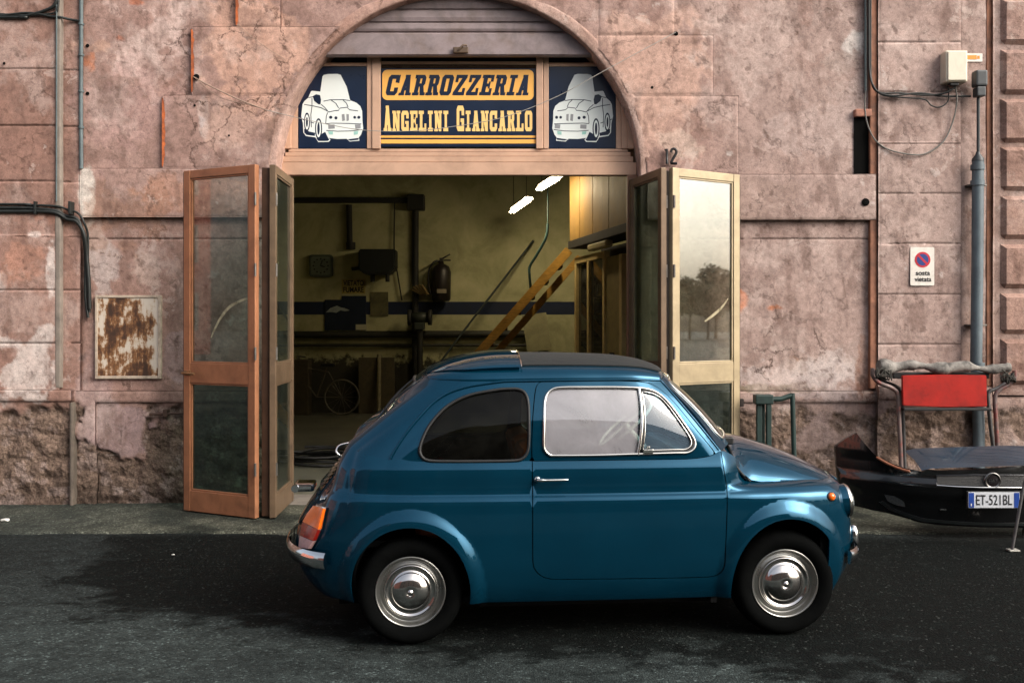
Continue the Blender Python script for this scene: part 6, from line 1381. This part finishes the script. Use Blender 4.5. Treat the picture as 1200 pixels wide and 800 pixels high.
for sd, dr in ((1, DOOR), (-1, DOORF)):
    gq = glass_panel('quarter_window', offset_poly(np.array(QW)*scU, .004)/scU, AUTOG, sides=(sd,))
    m = MB(); c_ = curve_on(upper, QW, .001); c_ = c_ if sd == 1 else mirror_pts(c_); m.tube(c_, .008, 6, closed=True); cmb_build(m, 'window_seal', SEAL, gq)
    DWa = np.array(DW); DWo = offset_poly(DWa*scU, .003)/scU
    sdv = trace(upper, [(748.5, 455), (748.0, 493), (747.6, 533)], (s_of_u(1.05), .9)); xd = np.mean([p[0] for p in sdv])
    # divide the opening at the quarterlight bar
    top_s, bot_s = sdv[0][0], sdv[2][0]
    def bar(t): return np.interp(t, [sdv[2][1], sdv[0][1]], [bot_s, top_s])
    back = [p for p in DWo if p[0] <= bar(p[1])]; frnt = [p for p in DWo if p[0] > bar(p[1])]
    def ordered(pts): c0 = np.mean(pts, 0); return sorted(pts, key=lambda p: math.atan2((p[1]-c0[1])*.4, p[0]-c0[0]))
    gb_ = glass_panel('door_window', ordered([tuple(p) for p in back]+[(bar(.98*sdv[0][1]), sdv[0][1]), (bar(sdv[2][1]), sdv[2][1])]), DOORG, sides=(sd,), par=dr)
    gv_ = glass_panel('vent_window', ordered([tuple(p) for p in frnt]+[(bar(.98*sdv[0][1])+.001, sdv[0][1]), (bar(sdv[2][1])+.001, sdv[2][1])]), VENTG, sides=(sd,), par=dr)
    m = MB(); c_ = curve_on(upper, DW, .004); c_ = c_ if sd == 1 else mirror_pts(c_); m.tube(c_, .0065, 8, closed=True)
    c_ = curve_on(upper, [(bar(t), t) for t in np.linspace(sdv[2][1], sdv[0][1], 8)], .002); c_ = c_ if sd == 1 else mirror_pts(c_); m.tube(c_, .0085, 8); cmb_build(m, 'window_trim', TRIM, dr)
    vi = [p for p in offset_poly(DWa*scU, -.017)/scU if p[0] > bar(p[1])+.022]; c0 = np.mean(vi, 0)
    vi = ordered([tuple(p) for p in vi]+[(bar(t)+.020, t) for t in np.linspace(min(p[1] for p in vi), max(p[1] for p in vi), 8)])
    m = MB(); c_ = curve_on(upper, vi, .001); c_ = c_ if sd == 1 else mirror_pts(c_); m.tube(c_, .004, 6, closed=True); cmb_build(m, 'vent_frame', TRIM, dr)
    m = MB(); co_ = curve_on(upper, offset_poly(np.array(vi)*scU, .009)/scU, .000); co_ = co_ if sd == 1 else mirror_pts(co_); m.tube(co_, .0075, 6, closed=True); cmb_build(m, 'vent_seal', SEAL, dr)
    lt = hit(upper, 759, 527.5, s_of_u(1.1), .1); c = upper(np.array(lt[0]), np.array(lt[1])); m = MB(); m.box(c[0]-.025, c[0]+.025, sd*(c[1]+.012)-.007, sd*(c[1]+.012)+.007, c[2]-.012, c[2]+.008, .004); m.box(c[0]-.008, c[0]+.008, sd*(c[1]+.012)-.007, sd*(c[1]+.012)+.007, c[2]+.0085, c[2]+.022, .003); cmb_build(m, 'vent_latch', TRIM, dr)
    # pull handle with its escutcheon
    h1 = hit(lower, 630, 561.5, s_of_u(.70), .79); h2 = hit(lower, 665, 561, s_of_u(.82), .79)
    a_ = lower(np.array(h1[0]), np.array(h1[1])); b_ = lower(np.array(h2[0]), np.array(h2[1]))
    m = MB(); p_ = [(a_[0]-.008, a_[1]+.004, a_[2]), (a_[0]+.004, a_[1]+.028, a_[2]), (a_[0]+.03, a_[1]+.034, a_[2]), (b_[0]-.03, a_[1]+.032, b_[2]), (b_[0], a_[1]+.028, b_[2])]
    m.tube(catmull([(x, y*sd, z) for x, y, z in p_], 6), [.009]*12+[.0065]*12+[.004], 10); m.lathe([(.001, .016), (.012, .014), (.016, .0)], Matrix.Translation((a_[0]-.002, sd*a_[1], a_[2])) @ Matrix.Rotation(-sd*math.pi/2, 4, 'X'), 16); cmb_build(m, 'door_handle', TRIM, dr)
# wheels ------------------------------------------------------------------------------------------
TYRE = mat('dark_tyre_rubber', (9, 10, 10), .85, var=.3, scale=20, spec=.02); RIMM = mat('dull_silver_wheel', (156, 156, 152), .3, metal=.9, var=.12, scale=10, dirt=.25)
CAPM = mat('polished_hubcap', (206, 202, 198), .12, metal=1.0, var=.06, scale=8, dirt=.10, rvar=.05)
def wheel(uc, sd, vc):
    M = CARM @ Matrix.Translation((uc, sd*vc, WB)) @ Matrix.Rotation(-sd*math.pi/2, 4, 'X')       # local z points outwards
    wo = None
    t = MB(); t.lathe([(.158, -.10), (.172, -.115), (.215, -.122), (.240, -.112), (.252, -.085), (.256, -.05), (.256, -.02), (.252, .012), (.241, .036), (.222, .046), (.200, .044), (.178, .034), (.166, .022), (.158, .012)], M, 64)
    for rr_ in (-.055, -.035, -.015): pass
    wo = t.build('wheel', TYRE, CAR)
    r = MB(); r.lathe([(.158, -.06), (.160, .010), (.165, .022), (.1685, .026), (.1695, .022), (.1685, .030), (.164, .032), (.160, .026), (.156, .012), (.150, -.002), (.142, -.004), (.135, .004), (.128, .007), (.05, .004), (.001, .004)], M, 64); r.build('rim', RIMM, wo)
    h = MB(); h.lathe([(.1275, .006), (.127, .014), (.123, .020), (.117, .018), (.112, .012), (.104, .010), (.095, .013), (.089, .022), (.085, .025), (.075, .034), (.055, .042), (.035, .047), (.020, .048), (.016, .044), (.013, .044), (.010, .050), (.004, .053), (.0005, .053)], M, 64); h.build('hubcap', CAPM, wo)
    return wo
wheel(0, 1, .568); wheel(U_F, 1, .572); wheel(0, -1, .568); wheel(U_F, -1, .572)
# lamps, bumpers, plate lamp ----------------------------------------------------------------------
def lamp_on(fn, pxs, guess, out): pr = trace(fn, pxs, guess); return pr
ORG = mat('orange_lens', (226, 104, 22), .18, var=.15, scale=30, coat=.6); REDL = mat('red_lens', (132, 26, 18), .18, var=.15, scale=30, coat=.6); CLR = mat('clear_lens', (186, 150, 150), .2, var=.15, scale=60, coat=.6)
tl = trace(lower, [(372, 594), (383.5, 596), (378, 618), (372.5, 631), (366, 642.5), (355, 641), (356, 630), (359, 614), (364, 604)], (.55, .62))
TL = np.array(tl)
def split_w(P, w0, w1):
    out = [];
    s = P
    for i in range(len(s)):
        a_, b_ = s[i-1], s[i]
        for q in (w0, w1):
            if (a_[1]-q)*(b_[1]-q) < 0: out.append(a_+(b_-a_)*((q-a_[1])/(b_[1]-a_[1])))
        out.append(b_)
    o = [p for p in out if w0-1e-6 <= p[1] <= w1+1e-6]; return np.array(o)
wa = [TL[:, 1].min(), 0, 0, TL[:, 1].max()]; wa[1] = wa[0]+.25*(wa[3]-wa[0]); wa[2] = wa[0]+.52*(wa[3]-wa[0])
for sd in (1, -1):
    q = Shell(); q.panel(lower, offset_poly(TL, .006), da=.02, db=.02, off=.010, lip=.02, sides=(sd,)); tlo = q.build('tail_lamp', TRIM, CAR)
    for k, (mt_, nm) in enumerate(((CLR, 'clear_lens'), (REDL, 'red_lens'), (ORG, 'orange_lens'))):
        q = Shell(); q.panel(lower, offset_poly(split_w(TL, wa[k], wa[k+1]), -.001), da=.02, db=.02, off=.024, lip=.016, sides=(sd,)); q.build(nm, mt_, tlo)
    ic = hit(lower, 973.8, 581.7, s_of_u(2.1), .68); c = lower(np.array(ic[0]), np.array(ic[1])); n = plan_n(np.array(ic[0]))
    M = CARM @ Matrix.Translation((c[0], sd*c[1], c[2])) @ Vector((n[0], sd*n[1], .25)).to_track_quat('Z', 'Y').to_matrix().to_4x4()
    b_ = MB(); b_.lathe([(.023, -.01), (.023, .004), (.020, .006)], M, 20); io_ = b_.build('turn_lamp', SEAL, CAR); b_ = MB(); b_.lathe([(.020, .004), (.018, .013), (.010, .019), (.001, .021)], M, 20); b_.build('orange_lens', ORG, io_)
    # headlamp: chrome ring and domed glass in the nose
    M = CARM @ Matrix.Translation((2.190, sd*.445, .628)) @ Vector((1, sd*.10, .10)).to_track_quat('Z', 'Y').to_matrix().to_4x4()
    b_ = MB(); b_.lathe([(.082, -.09), (.085, .022)], M, 36); ho = b_.build('headlamp', PAINT, CAR)
    b_ = MB(); b_.lathe([(.086, .020), (.087, .026), (.080, .038), (.072, .042), (.070, .032)], M, 36); b_.build('rim', TRIM, ho)
    b_ = MB(); b_.lathe([(.071, .032), (.06, .046), (.04, .055), (.02, .059), (.001, .060)], M, 36); b_.build('lens', mat('headlamp_glass', (196, 204, 204), .12, var=.1, scale=50, metal=.4), ho)
# bumpers: pressed chrome blades wrapping the corners
def bumper(s_list, w0, w1, off, name):
    nw = 9; rows = []
    zz_ = np.linspace(w0, w1, nw); bow = off+.016*np.sin(np.pi*np.linspace(0, 1, nw))**.7
    S_ = np.array(s_list); V_ = []; 
    for sd in (1,):
        pass
    full = [(s, 1) for s in S_]+[(s, -1) for s in S_[::-1][1:]]
    for s, sd in full:
        p = PS(np.array(s)); n = plan_n(np.array(s)); e = -.02
        for z, bo_ in zip(zz_, bow): q = p+n*(bo_); V_.append((q[0], sd*max(q[1], 0), z))
    n_ = len(full); m_ = MB(); fs = [(i*nw+j, (i+1)*nw+j, (i+1)*nw+j+1, i*nw+j+1) for i in range(n_-1) for j in range(nw-1)]
    m_.add(V_, fs, True); inner_ = []
    for s, sd in full:
        p = PS(np.array(s)); n = plan_n(np.array(s)); q = p+n*(off-.012)
        for z in (zz_[0]+.004, zz_[-1]-.004): inner_.append((q[0], sd*max(q[1], 0), z))
    m_.add(inner_, [(2*i, 2*i+1, 2*i+3, 2*i+2) for i in range(n_-1)], True)
    for i0, sgn in ((0, 1), (n_-1, -1)): m_.add(V_[i0*nw:(i0+1)*nw]+inner_[2*i0:2*i0+2], [tuple(list(range(nw))+[nw+1, nw])])
    return cmb_build(m_, name, CHROME, CAR)
sr = hit(lower, 386, 659, .6, .42)[0]; 
bumper(np.linspace(sr, 0, 40), .360, .438, .030, 'bumper')
sf = hit(lower, 985, 640, s_of_u(2.1), .42)[0]
bf_ = bumper(np.linspace(_f[np.argmin(np.abs(_p[:, 0]-2.17))], SMAX, 40), .33, .40, .028, 'bumper')
for sd in (1, -1):
    p = PS(np.array(SMAX-.33)); m = MB(); m.lathe([(.001, .055), (.014, .05), (.026, .02), (.030, -.03), (.022, -.06), (.001, -.065)], Matrix.Translation((p[0]+.022, sd*p[1], .425)), 16); cmb_build(m, 'overrider', CHROME, bf_)
c = Vector((-.535, 0, .672)); m = MB(); m.box(c.x-.085, c.x+.02, -.075, .075, c.z-.022, c.z+.022, .015); m.tube([(c.x-.075, -.10, c.z), (c.x-.075, .10, c.z)], .020, 10); cmb_build(m, 'plate_lamp', CHROME, CAR)
m = MB(); m.tube(catmull([(-.36, .10, .83), (-.395, .10, .862), (-.385, .06, .89), (-.34, .02, .898), (-.30, 0, .895)], 6), .006, 8); cmb_build(m, 'lid_handle', CHROME, CAR)
# engine lid: raised panel with louvres on the sloping tail
EL = [(s_, w_) for s_, w_ in [(0, .50), (.14, .50), (.24, .53), (.285, .60), (.30, .70), (.275, .84), (.20, .915), (.1, .93), (0, .932)]]
EL = smooth_open([(p[0], p[1]) for p in EL], 5); q = Shell(); q.panel(lower, np.vstack([EL]), da=.02, db=.014, off=.010, lip=.014); q.build('engine_lid', PAINT, CAR)
m = MB(); c_ = curve_on(lower, EL, 0); 
P3 = lower(np.array([p[0] for p in EL]), np.array([p[1] for p in EL])); c_ = [tuple(p) for p in P3]; m.tube(c_, .005, 6); m.tube(mirror_pts(c_), .005, 6); cmb_build(m, 'lid_seal', SEAL, CAR)
m = MB()
for w_ in np.arange(.70, .90, .022):
    for s0, s1 in ((.03, .13), (.15, .24)):
        for sd in (1, -1):
            A = lower(np.linspace(s0, s1, 6), np.full(6, w_)); A2 = lower(np.linspace(s0, s1, 6), np.full(6, w_+.012)); 
            v_ = []
            for a3, b3 in zip(A, A2): v_ += [(a3[0]-.028, sd*a3[1], a3[2]+.004), (b3[0]-.012, sd*b3[1], b3[2]+.006), (a3[0]-.012, sd*a3[1], a3[2]+.0)]
            m.add(v_, [(3*i+j, 3*i+3+j, 3*i+3+(j+1) % 3, 3*i+(j+1) % 3) for i in range(5) for j in range(3)])
cmb_build(m, 'louvre', PAINT, CAR)
m = MB(); A = lower(np.linspace(0, .26, 10), np.full(10, .955)); A2 = lower(np.linspace(0, .26, 10), np.full(10, 1.01))
for sd in (1, -1):
    v_ = []
    for a3, b3 in zip(A, A2): v_ += [(a3[0]-.022, sd*a3[1], a3[2]), (b3[0]-.020, sd*b3[1], b3[2]), (b3[0]+.01, sd*b3[1], b3[2])]
    m.add(v_, [(3*i+j, 3*i+3+j, 3*i+3+(j+1) % 3, 3*i+(j+1) % 3) for i in range(9) for j in range(3)])
cmb_build(m, 'air_intake_cover', PAINT, CAR)
# wipers, mirror-side scuttle
for v0 in (.40, -.02):
    m = MB(); k0 = .25 if v0 > .2 else .9
    a3 = SB(np.array(k0)); m.tube([(a3[0]-.01, v0, a3[2]+.015), (a3[0]-.06, v0-.16, a3[2]+.055), (a3[0]-.05, v0-.36, a3[2]+.05)], .006, 6); m.box(a3[0]-.035, a3[0]+.025, v0-.02, v0+.02, a3[2]-.01, a3[2]+.03, .008)
    cmb_build(m, 'wiper', BLACKP, CAR)
# cabin: seats, bench, dashboard, steering wheel
def seat(u0, v0, name='seat'):
    s = MB(); s.box(u0-.24, u0+.24, v0-.23, v0+.23, .30, .46, .06, seg=3)
    Mb_ = Matrix.Translation((u0-.24, v0, .44)) @ Matrix.Rotation(math.radians(-14), 4, 'Y'); s.box(-.06, .06, -.22, .22, 0, .50, .05, Mb_, seg=3); return cmb_build(s, name, LEATHER, CAR)
seat(.95, .30); seat(.95, -.30)
m = MB(); m.box(.02, .42, -.50, .50, .48, .60, .05, seg=3); m.box(-.10, .02, -.48, .48, .56, .92, .05, Matrix.Rotation(math.radians(0), 4, 'Y'), seg=3); cmb_build(m, 'rear_bench', LEATHER, CAR)
m = MB(); m.box(1.38, 1.50, -.55, .55, .70, .88, .03); cmb_build(m, 'dashboard', mat('painted_dash', (120, 140, 150), .4), CAR)
m = MB(); Mw = Matrix.Translation((1.22, -.30, .95)) @ Matrix.Rotation(math.radians(-40), 4, 'Y')
m.tube([Mw @ Vector((.19*math.cos(a), .19*math.sin(a), 0)) for a in [2*math.pi*i/40 for i in range(40)]], .011, 8, closed=True); m.tube([Mw @ Vector((-.19, 0, 0)), Mw @ Vector((.19, 0, 0))], .010, 8); m.tube([Mw @ Vector((0, 0, -.0)), Mw @ Vector((0, 0, -.34))], .02, 8); cmb_build(m, 'steering_wheel', mat('ivory_wheel', (206, 202, 190), .4), CAR)
m = MB(); m.box(-.12, 1.5, -.54, .54, .182, .21); cmb_build(m, 'carpet', CABIN, CAR)
# ------------------------------------------------------------------ road, pavement, sky, light, camera
def road_mat():
    m, nt, P, out = newmat('worn_asphalt'); L = nt.links.new
    at = N(nt, 'ShaderNodeAttribute', attribute_name='Col'); n1 = noise_node(nt, 240, 3, .7); n0 = noise_node(nt, 9, 8, .7)
    tc = N(nt, 'ShaderNodeTexCoord'); vo = N(nt, 'ShaderNodeTexVoronoi', feature='F1'); vo.inputs['Scale'].default_value = 95; L(tc.outputs['Object'], vo.inputs['Vector'])
    sp = N(nt, 'ShaderNodeSeparateColor'); L(vo.outputs['Color'], sp.inputs['Color'])
    st = ramp(nt, sp.outputs['Red'], [(.0, g(.55)), (.55, g(1.0)), (.88, g(1.25)), (.95, g(2.0)), (.99, g(3.0))])
    r0 = ramp(nt, n0.outputs['Fac'], [(.3, g(.65)), (.7, g(1.35))])
    m1 = N(nt, 'ShaderNodeMix', data_type='RGBA', blend_type='MULTIPLY'); m1.inputs['Factor'].default_value = 1; L(at.outputs['Color'], m1.inputs['A']); L(st.outputs['Color'], m1.inputs['B'])
    m2 = N(nt, 'ShaderNodeMix', data_type='RGBA', blend_type='MULTIPLY'); m2.inputs['Factor'].default_value = 1; L(m1.outputs['Result'], m2.inputs['A']); L(r0.outputs['Color'], m2.inputs['B'])
    ss = ramp(nt, sp.outputs['Green'], [(.93, g(0)), (.965, g(.25)), (.995, g(.9))]); m3 = N(nt, 'ShaderNodeMix', data_type='RGBA'); L(ss.outputs['Color'], m3.inputs['Factor']); L(m2.outputs['Result'], m3.inputs['A']); m3.inputs['B'].default_value = (.034, .039, .036, 1)
    L(m3.outputs['Result'], P.inputs['Base Color']); P.inputs['Specular IOR Level'].default_value = .10
    mr = N(nt, 'ShaderNodeMapRange'); L(n0.outputs['Fac'], mr.inputs['Value']); mr.inputs['To Min'].default_value = .72; mr.inputs['To Max'].default_value = .95; L(mr.outputs['Result'], P.inputs['Roughness'])
    b1 = N(nt, 'ShaderNodeBump'); b1.inputs['Strength'].default_value = .9; b1.inputs['Distance'].default_value = .006; L(vo.outputs['Distance'], b1.inputs['Height']); b1.invert = True
    b2 = N(nt, 'ShaderNodeBump'); b2.inputs['Strength'].default_value = .5; b2.inputs['Distance'].default_value = .004; L(n1.outputs['Fac'], b2.inputs['Height']); L(b1.outputs['Normal'], b2.inputs['Normal'])
    L(b2.outputs['Normal'], P.inputs['Normal']); return m
ROADM = road_mat()
def sheet(name, x0, x1, y0, y1, z, step, colfn, mt, relief=0.0, lab=None):
    xs = np.arange(x0, x1+step, step); ys = np.arange(y0, y1+step*.5, step); Xg, Yg = np.meshgrid(xs, ys); ny, nx = Xg.shape
    col, hgt = colfn(Xg, Yg); V = np.stack([Xg, Yg, z+hgt], -1).reshape(-1, 3); idx = np.arange(ny*nx).reshape(ny, nx)
    q = np.stack([idx[:-1, :-1], idx[:-1, 1:], idx[1:, 1:], idx[1:, :-1]], -1).reshape(-1, 4)
    return tag(attr_mesh(name, V, q, col.reshape(-1, 3), None, None, mt), kind='structure')
PATCH_ = np.array([(-3.2, 7.16), (-2.75, 6.75), (-2.72, 6.2), (-2.6, 5.9), (-2.45, 5.45), (-2.0, 5.15), (-1.6, 5.0), (-1.1, 5.02), (-.75, 4.72), (-.3, 4.50), (.3, 4.52), (.9, 4.34), (1.6, 4.12), (2.2, 4.02), (3.0, 3.95), (5, 3.9), (9, 4.0), (9, 6.9), (4.2, 6.95), (2.4, 7.05), (-1, 7.22)])
def road_col(X, Y):
    n1 = fbm(X, Y*1.6, 3.2, 6, 5, .6); n2 = fbm(X, Y*2.2, 9, 5, 8, .65); n3 = fbm(X, Y, 1.1, 4, 19)
    d = pdist(PATCH_, X, Y); ins = pip(PATCH_, X, Y); sd = np.where(ins, d, -d)+(n1-.5)*.85+(n2-.5)*.45
    sd = np.where(Y > 6.6, np.where(ins, d, -d)+(n2-.5)*.10+(n1-.5)*.06+(X < -2.9)*(-.2), sd)
    k = sst(-.12, .14, sd)[..., None]
    A = rgb((45, 51, 50))*(.5+1.0*n2[..., None])*(.6+.8*n3[..., None]); B = rgb((5, 9, 8))*(.55+.9*n2[..., None])
    A = A*(1-.5*sst(5.2, 6.4, Y))[..., None]
    # scuffed, paler islands inside the dark surfacing near its street edge
    isl = (sst(.60, .70, n1+.12*(n2-.5))*sst(5.0, 4.5, Y)*.55)[..., None]; B = B*(1-isl)+A*.8*isl
    dust = (sst(.55, .8, fbm(X, Y, .9, 5, 71))*sst(5.5, 7.0, Y)*sst(-2.2, -3.2, X)*.5)[..., None]
    return A*(1-k)+B*k+dust*rgb((60, 62, 56)), (n2-.5)*.006+(n3-.5)*.008
sheet('road', -8.0, 8.4, 2.3, 7.30, -.004, .022, road_col, ROADM)
def pave_col(X, Y):
    n1 = fbm(X, Y, 2.2, 6, 41, .6); n2 = fbm(X, Y, 8, 5, 43, .65); A = rgb((78, 79, 69)); B = rgb((40, 43, 38))
    k = sst(.35, .65, n1)[..., None]; c = A*k+B*(1-k); c = c*(.7+.6*n2[..., None])
    w = (sst(8.02, 8.30, Y)*.5)[..., None]; c = c*(1-w)+rgb((46, 46, 38))*w*(.6+.8*n2[..., None])
    L_ = (sst(-2.2, -3.4, X)*.6)[..., None]; c = c*(1-L_)+rgb((56, 60, 56))*L_*(.7+.6*n2[..., None])
    edge = 7.15+(fbm(X, Y*0, 1.3, 4, 9)-.5)*.10
    return c, np.where(Y < edge+.02, -.02, .012)+(n2-.5)*.005*(Y > edge+.02)
sheet('pavement', -8.0, 8.4, 6.95, 8.45, -.002, .022, pave_col, ROADM)
def far_col(X, Y): return rgb((70, 76, 74))*np.ones(X.shape+(1,)), 0*X
sheet('ground', -160, 160, -160, 160, -.05, 10, far_col, ROADM)
# what the street holds behind the camera and the panes reflect: a tall plastered house and trees along the far pavement, plus an added pink house
def far_house(x0, x1, y0, h, dep, label, mt, nx, nz):
    o = empty('apartment_house', ((x0+x1)/2, y0, 0), label, 'house'); m = MB(); m.box(x0, x1, y0-dep, y0, -.1, h); m.build('wall', mt, o)
    FR = mat('pale_frame', (190, 184, 170), .6); GLW = mat('dark_window', (30, 36, 40), .1)
    for i in range(nx):
        for j in range(nz):
            x = x0+(x1-x0)*(i+.5)/nx; z = 1.2+(h-1.8)*j/nz
            m = MB(); m.box(x-.75, x+.75, y0+.001, y0+.06, z-.05, z+1.85, .02); f = m.build('window', FR, o); m = MB(); m.box(x-.6, x+.6, y0+.061, y0+.07, z+.08, z+1.72); m.build('pane', GLW, f)
    m = MB(); m.box(x0-.4, x1+.4, y0-dep-.4, y0+.5, h+.001, h+.35); m.build('roof', mat('tile_roof', (150, 88, 66), .8), o)
far_house(-46, -13.5, -13.5, 10.5, 9, 'pink plastered house across the street, the farther left of two', mat('pink_plaster', (206, 140, 122), .9, var=.15, scale=.6), 7, 3)
far_house(-12.5, 15, -14.2, 9.4, 9, 'grey-brown plastered house across the street, the farther right of two', mat('brown_plaster', (128, 112, 100), .9, var=.15, scale=.6), 6, 3)
far_house(-11, 11, 0, 12, 9, 'sunlit pink house added unseen at the far left street end to colour reflections', mat('added_pink_plaster', (216, 130, 112), .9, var=.12, scale=.6), 8, 3)  # added out of view so the car picks up pink reflections
fh = [o_ for o_ in bpy.data.objects if o_.get('label', '').startswith('sunlit pink')][0]; fh.rotation_euler = (0, 0, -math.pi/2); fh.location = (-44, 5, 0)
LEAF = mat('dark_leaf', (58, 74, 40), .7, var=.4, scale=3); BARK = mat('tree_bark', (74, 62, 50), .9)
def tree(x, y, h, label, src=None):
    o = empty('street_tree', (x, y, 0), label, 'tree', 'trees along the far side of the street')
    if src:
        for c in src.children: k = c.copy(); COL.objects.link(k); k.parent = o
        o.scale = (h/9.0,)*3; return o
    m = MB(); m.tube([(x, y, -.1), (x+.1, y, 2), (x, y+.1, 4), (x+.1, y, 6)], [.22, .17, .13, .06], 8)
    for a in range(6): m.tube([(x, y, 2.6+.4*a), (x+1.6*math.cos(a*2.1), y+1.6*math.sin(a*2.1), 4.2+.5*a)], [.08, .03], 6)
    m.build('trunk', BARK, o)
    rg_ = np.random.default_rng(3); m = MB(); vs = []; fs = []
    for k in range(2600):
        cl = k % 14; a = cl*2.4; c = np.array([x+1.7*math.cos(a)*(.5+.5*(cl % 3)/2), y+1.7*math.sin(a)*(.5+.5*(cl % 3)/2), 4.4+(cl*.37) % 4.0]); d = rg_.normal(size=3); d /= np.linalg.norm(d); p = c+d*1.25*rg_.random()**.4
        e1 = rg_.normal(size=3)*.13; e2 = rg_.normal(size=3)*.13; n = len(vs); vs += [tuple(p-e1), tuple(p+e2), tuple(p+e1), tuple(p-e2)]; fs.append((n, n+1, n+2, n+3))
    m.add(vs, fs); m.build('crown', LEAF, o); return o
t0 = tree(22, -46, 8, 'leafy street tree across the street, nearest to the pink house')
for x, y, h in ((30, -45, 6.6), (37, -46, 7.6), (44, -44, 6.4), (50, -42, 7.4), (55, -39, 6.2), (60, -36, 7.2), (64, -33, 6.4), (70, -30, 6.8), (76, -26, 6.0), (82, -22, 6.9), (86, -18, 6.2), (89, -14, 7.2), (92, -10, 6.4), (94, -6, 7.0), (96, -2, 6.2), (84, -20, 6.4), (87.5, -16.2, 6.0), (90, -12.2, 6.6), (93, -8, 5.8), (86, -14, 5.2), (88, -18.6, 5.6), (91, -10.6, 5.4)): tree(x, y, h, 'leafy street tree in the row across the street, beyond the nearest one', t0)

w = bpy.data.worlds.new('World'); SC.world = w; w.use_nodes = True; nt = w.node_tree; bg = nt.nodes['Background']
SUN_EL, SUN_AZ = math.radians(36), math.radians(122)         # azimuth from +Y (north) towards +X (east): the light comes over the camera's right shoulder
sk = nt.nodes.new('ShaderNodeTexSky'); sk.sky_type = 'NISHITA'; sk.sun_disc = False; sk.sun_elevation = SUN_EL; sk.sun_rotation = SUN_AZ; sk.dust_density = 7.0; sk.ozone_density = .6; sk.air_density = 1.0
hs = nt.nodes.new('ShaderNodeHueSaturation'); hs.inputs['Saturation'].default_value = .50       # thin high cloud takes the blue out of the sky
nt.links.new(sk.outputs['Color'], hs.inputs['Color']); nt.links.new(hs.outputs['Color'], bg.inputs['Color']); bg.inputs['Strength'].default_value = .15
sd = bpy.data.lights.new('Sun', 'SUN'); sd.energy = .6; sd.angle = math.radians(30); sd.color = (1, .93, .86)
so_ = bpy.data.objects.new('sun', sd); COL.objects.link(so_)
dv = Vector((math.sin(SUN_AZ)*math.cos(SUN_EL), math.cos(SUN_AZ)*math.cos(SUN_EL), math.sin(SUN_EL))); so_.rotation_euler = dv.to_track_quat('Z', 'Y').to_euler(); so_.location = dv*30
cd = bpy.data.cameras.new('Camera'); cam = bpy.data.objects.new('camera', cd); COL.objects.link(cam); SC.camera = cam
cam.location = (0, 0, CAMH); cam.rotation_euler = (math.pi/2, 0, 0); cd.sensor_width = 36; cd.lens = F/1200*36; cd.shift_y = -(400-HOR)/1200; cd.clip_end = 1000; cd.clip_start = .05
vs = SC.view_settings; vs.view_transform = 'Standard'; vs.look = 'None'; vs.gamma = 1; vs.exposure = 0.95; vs.use_curve_mapping = False
SC.cycles.use_denoising = True; SC.cycles.max_bounces = 8; SC.cycles.transparent_max_bounces = 16; SC.cycles.caustics_reflective = False; SC.cycles.caustics_refractive = False; SC.cycles.sample_clamp_indirect = 8
bpy.context.view_layer.update()
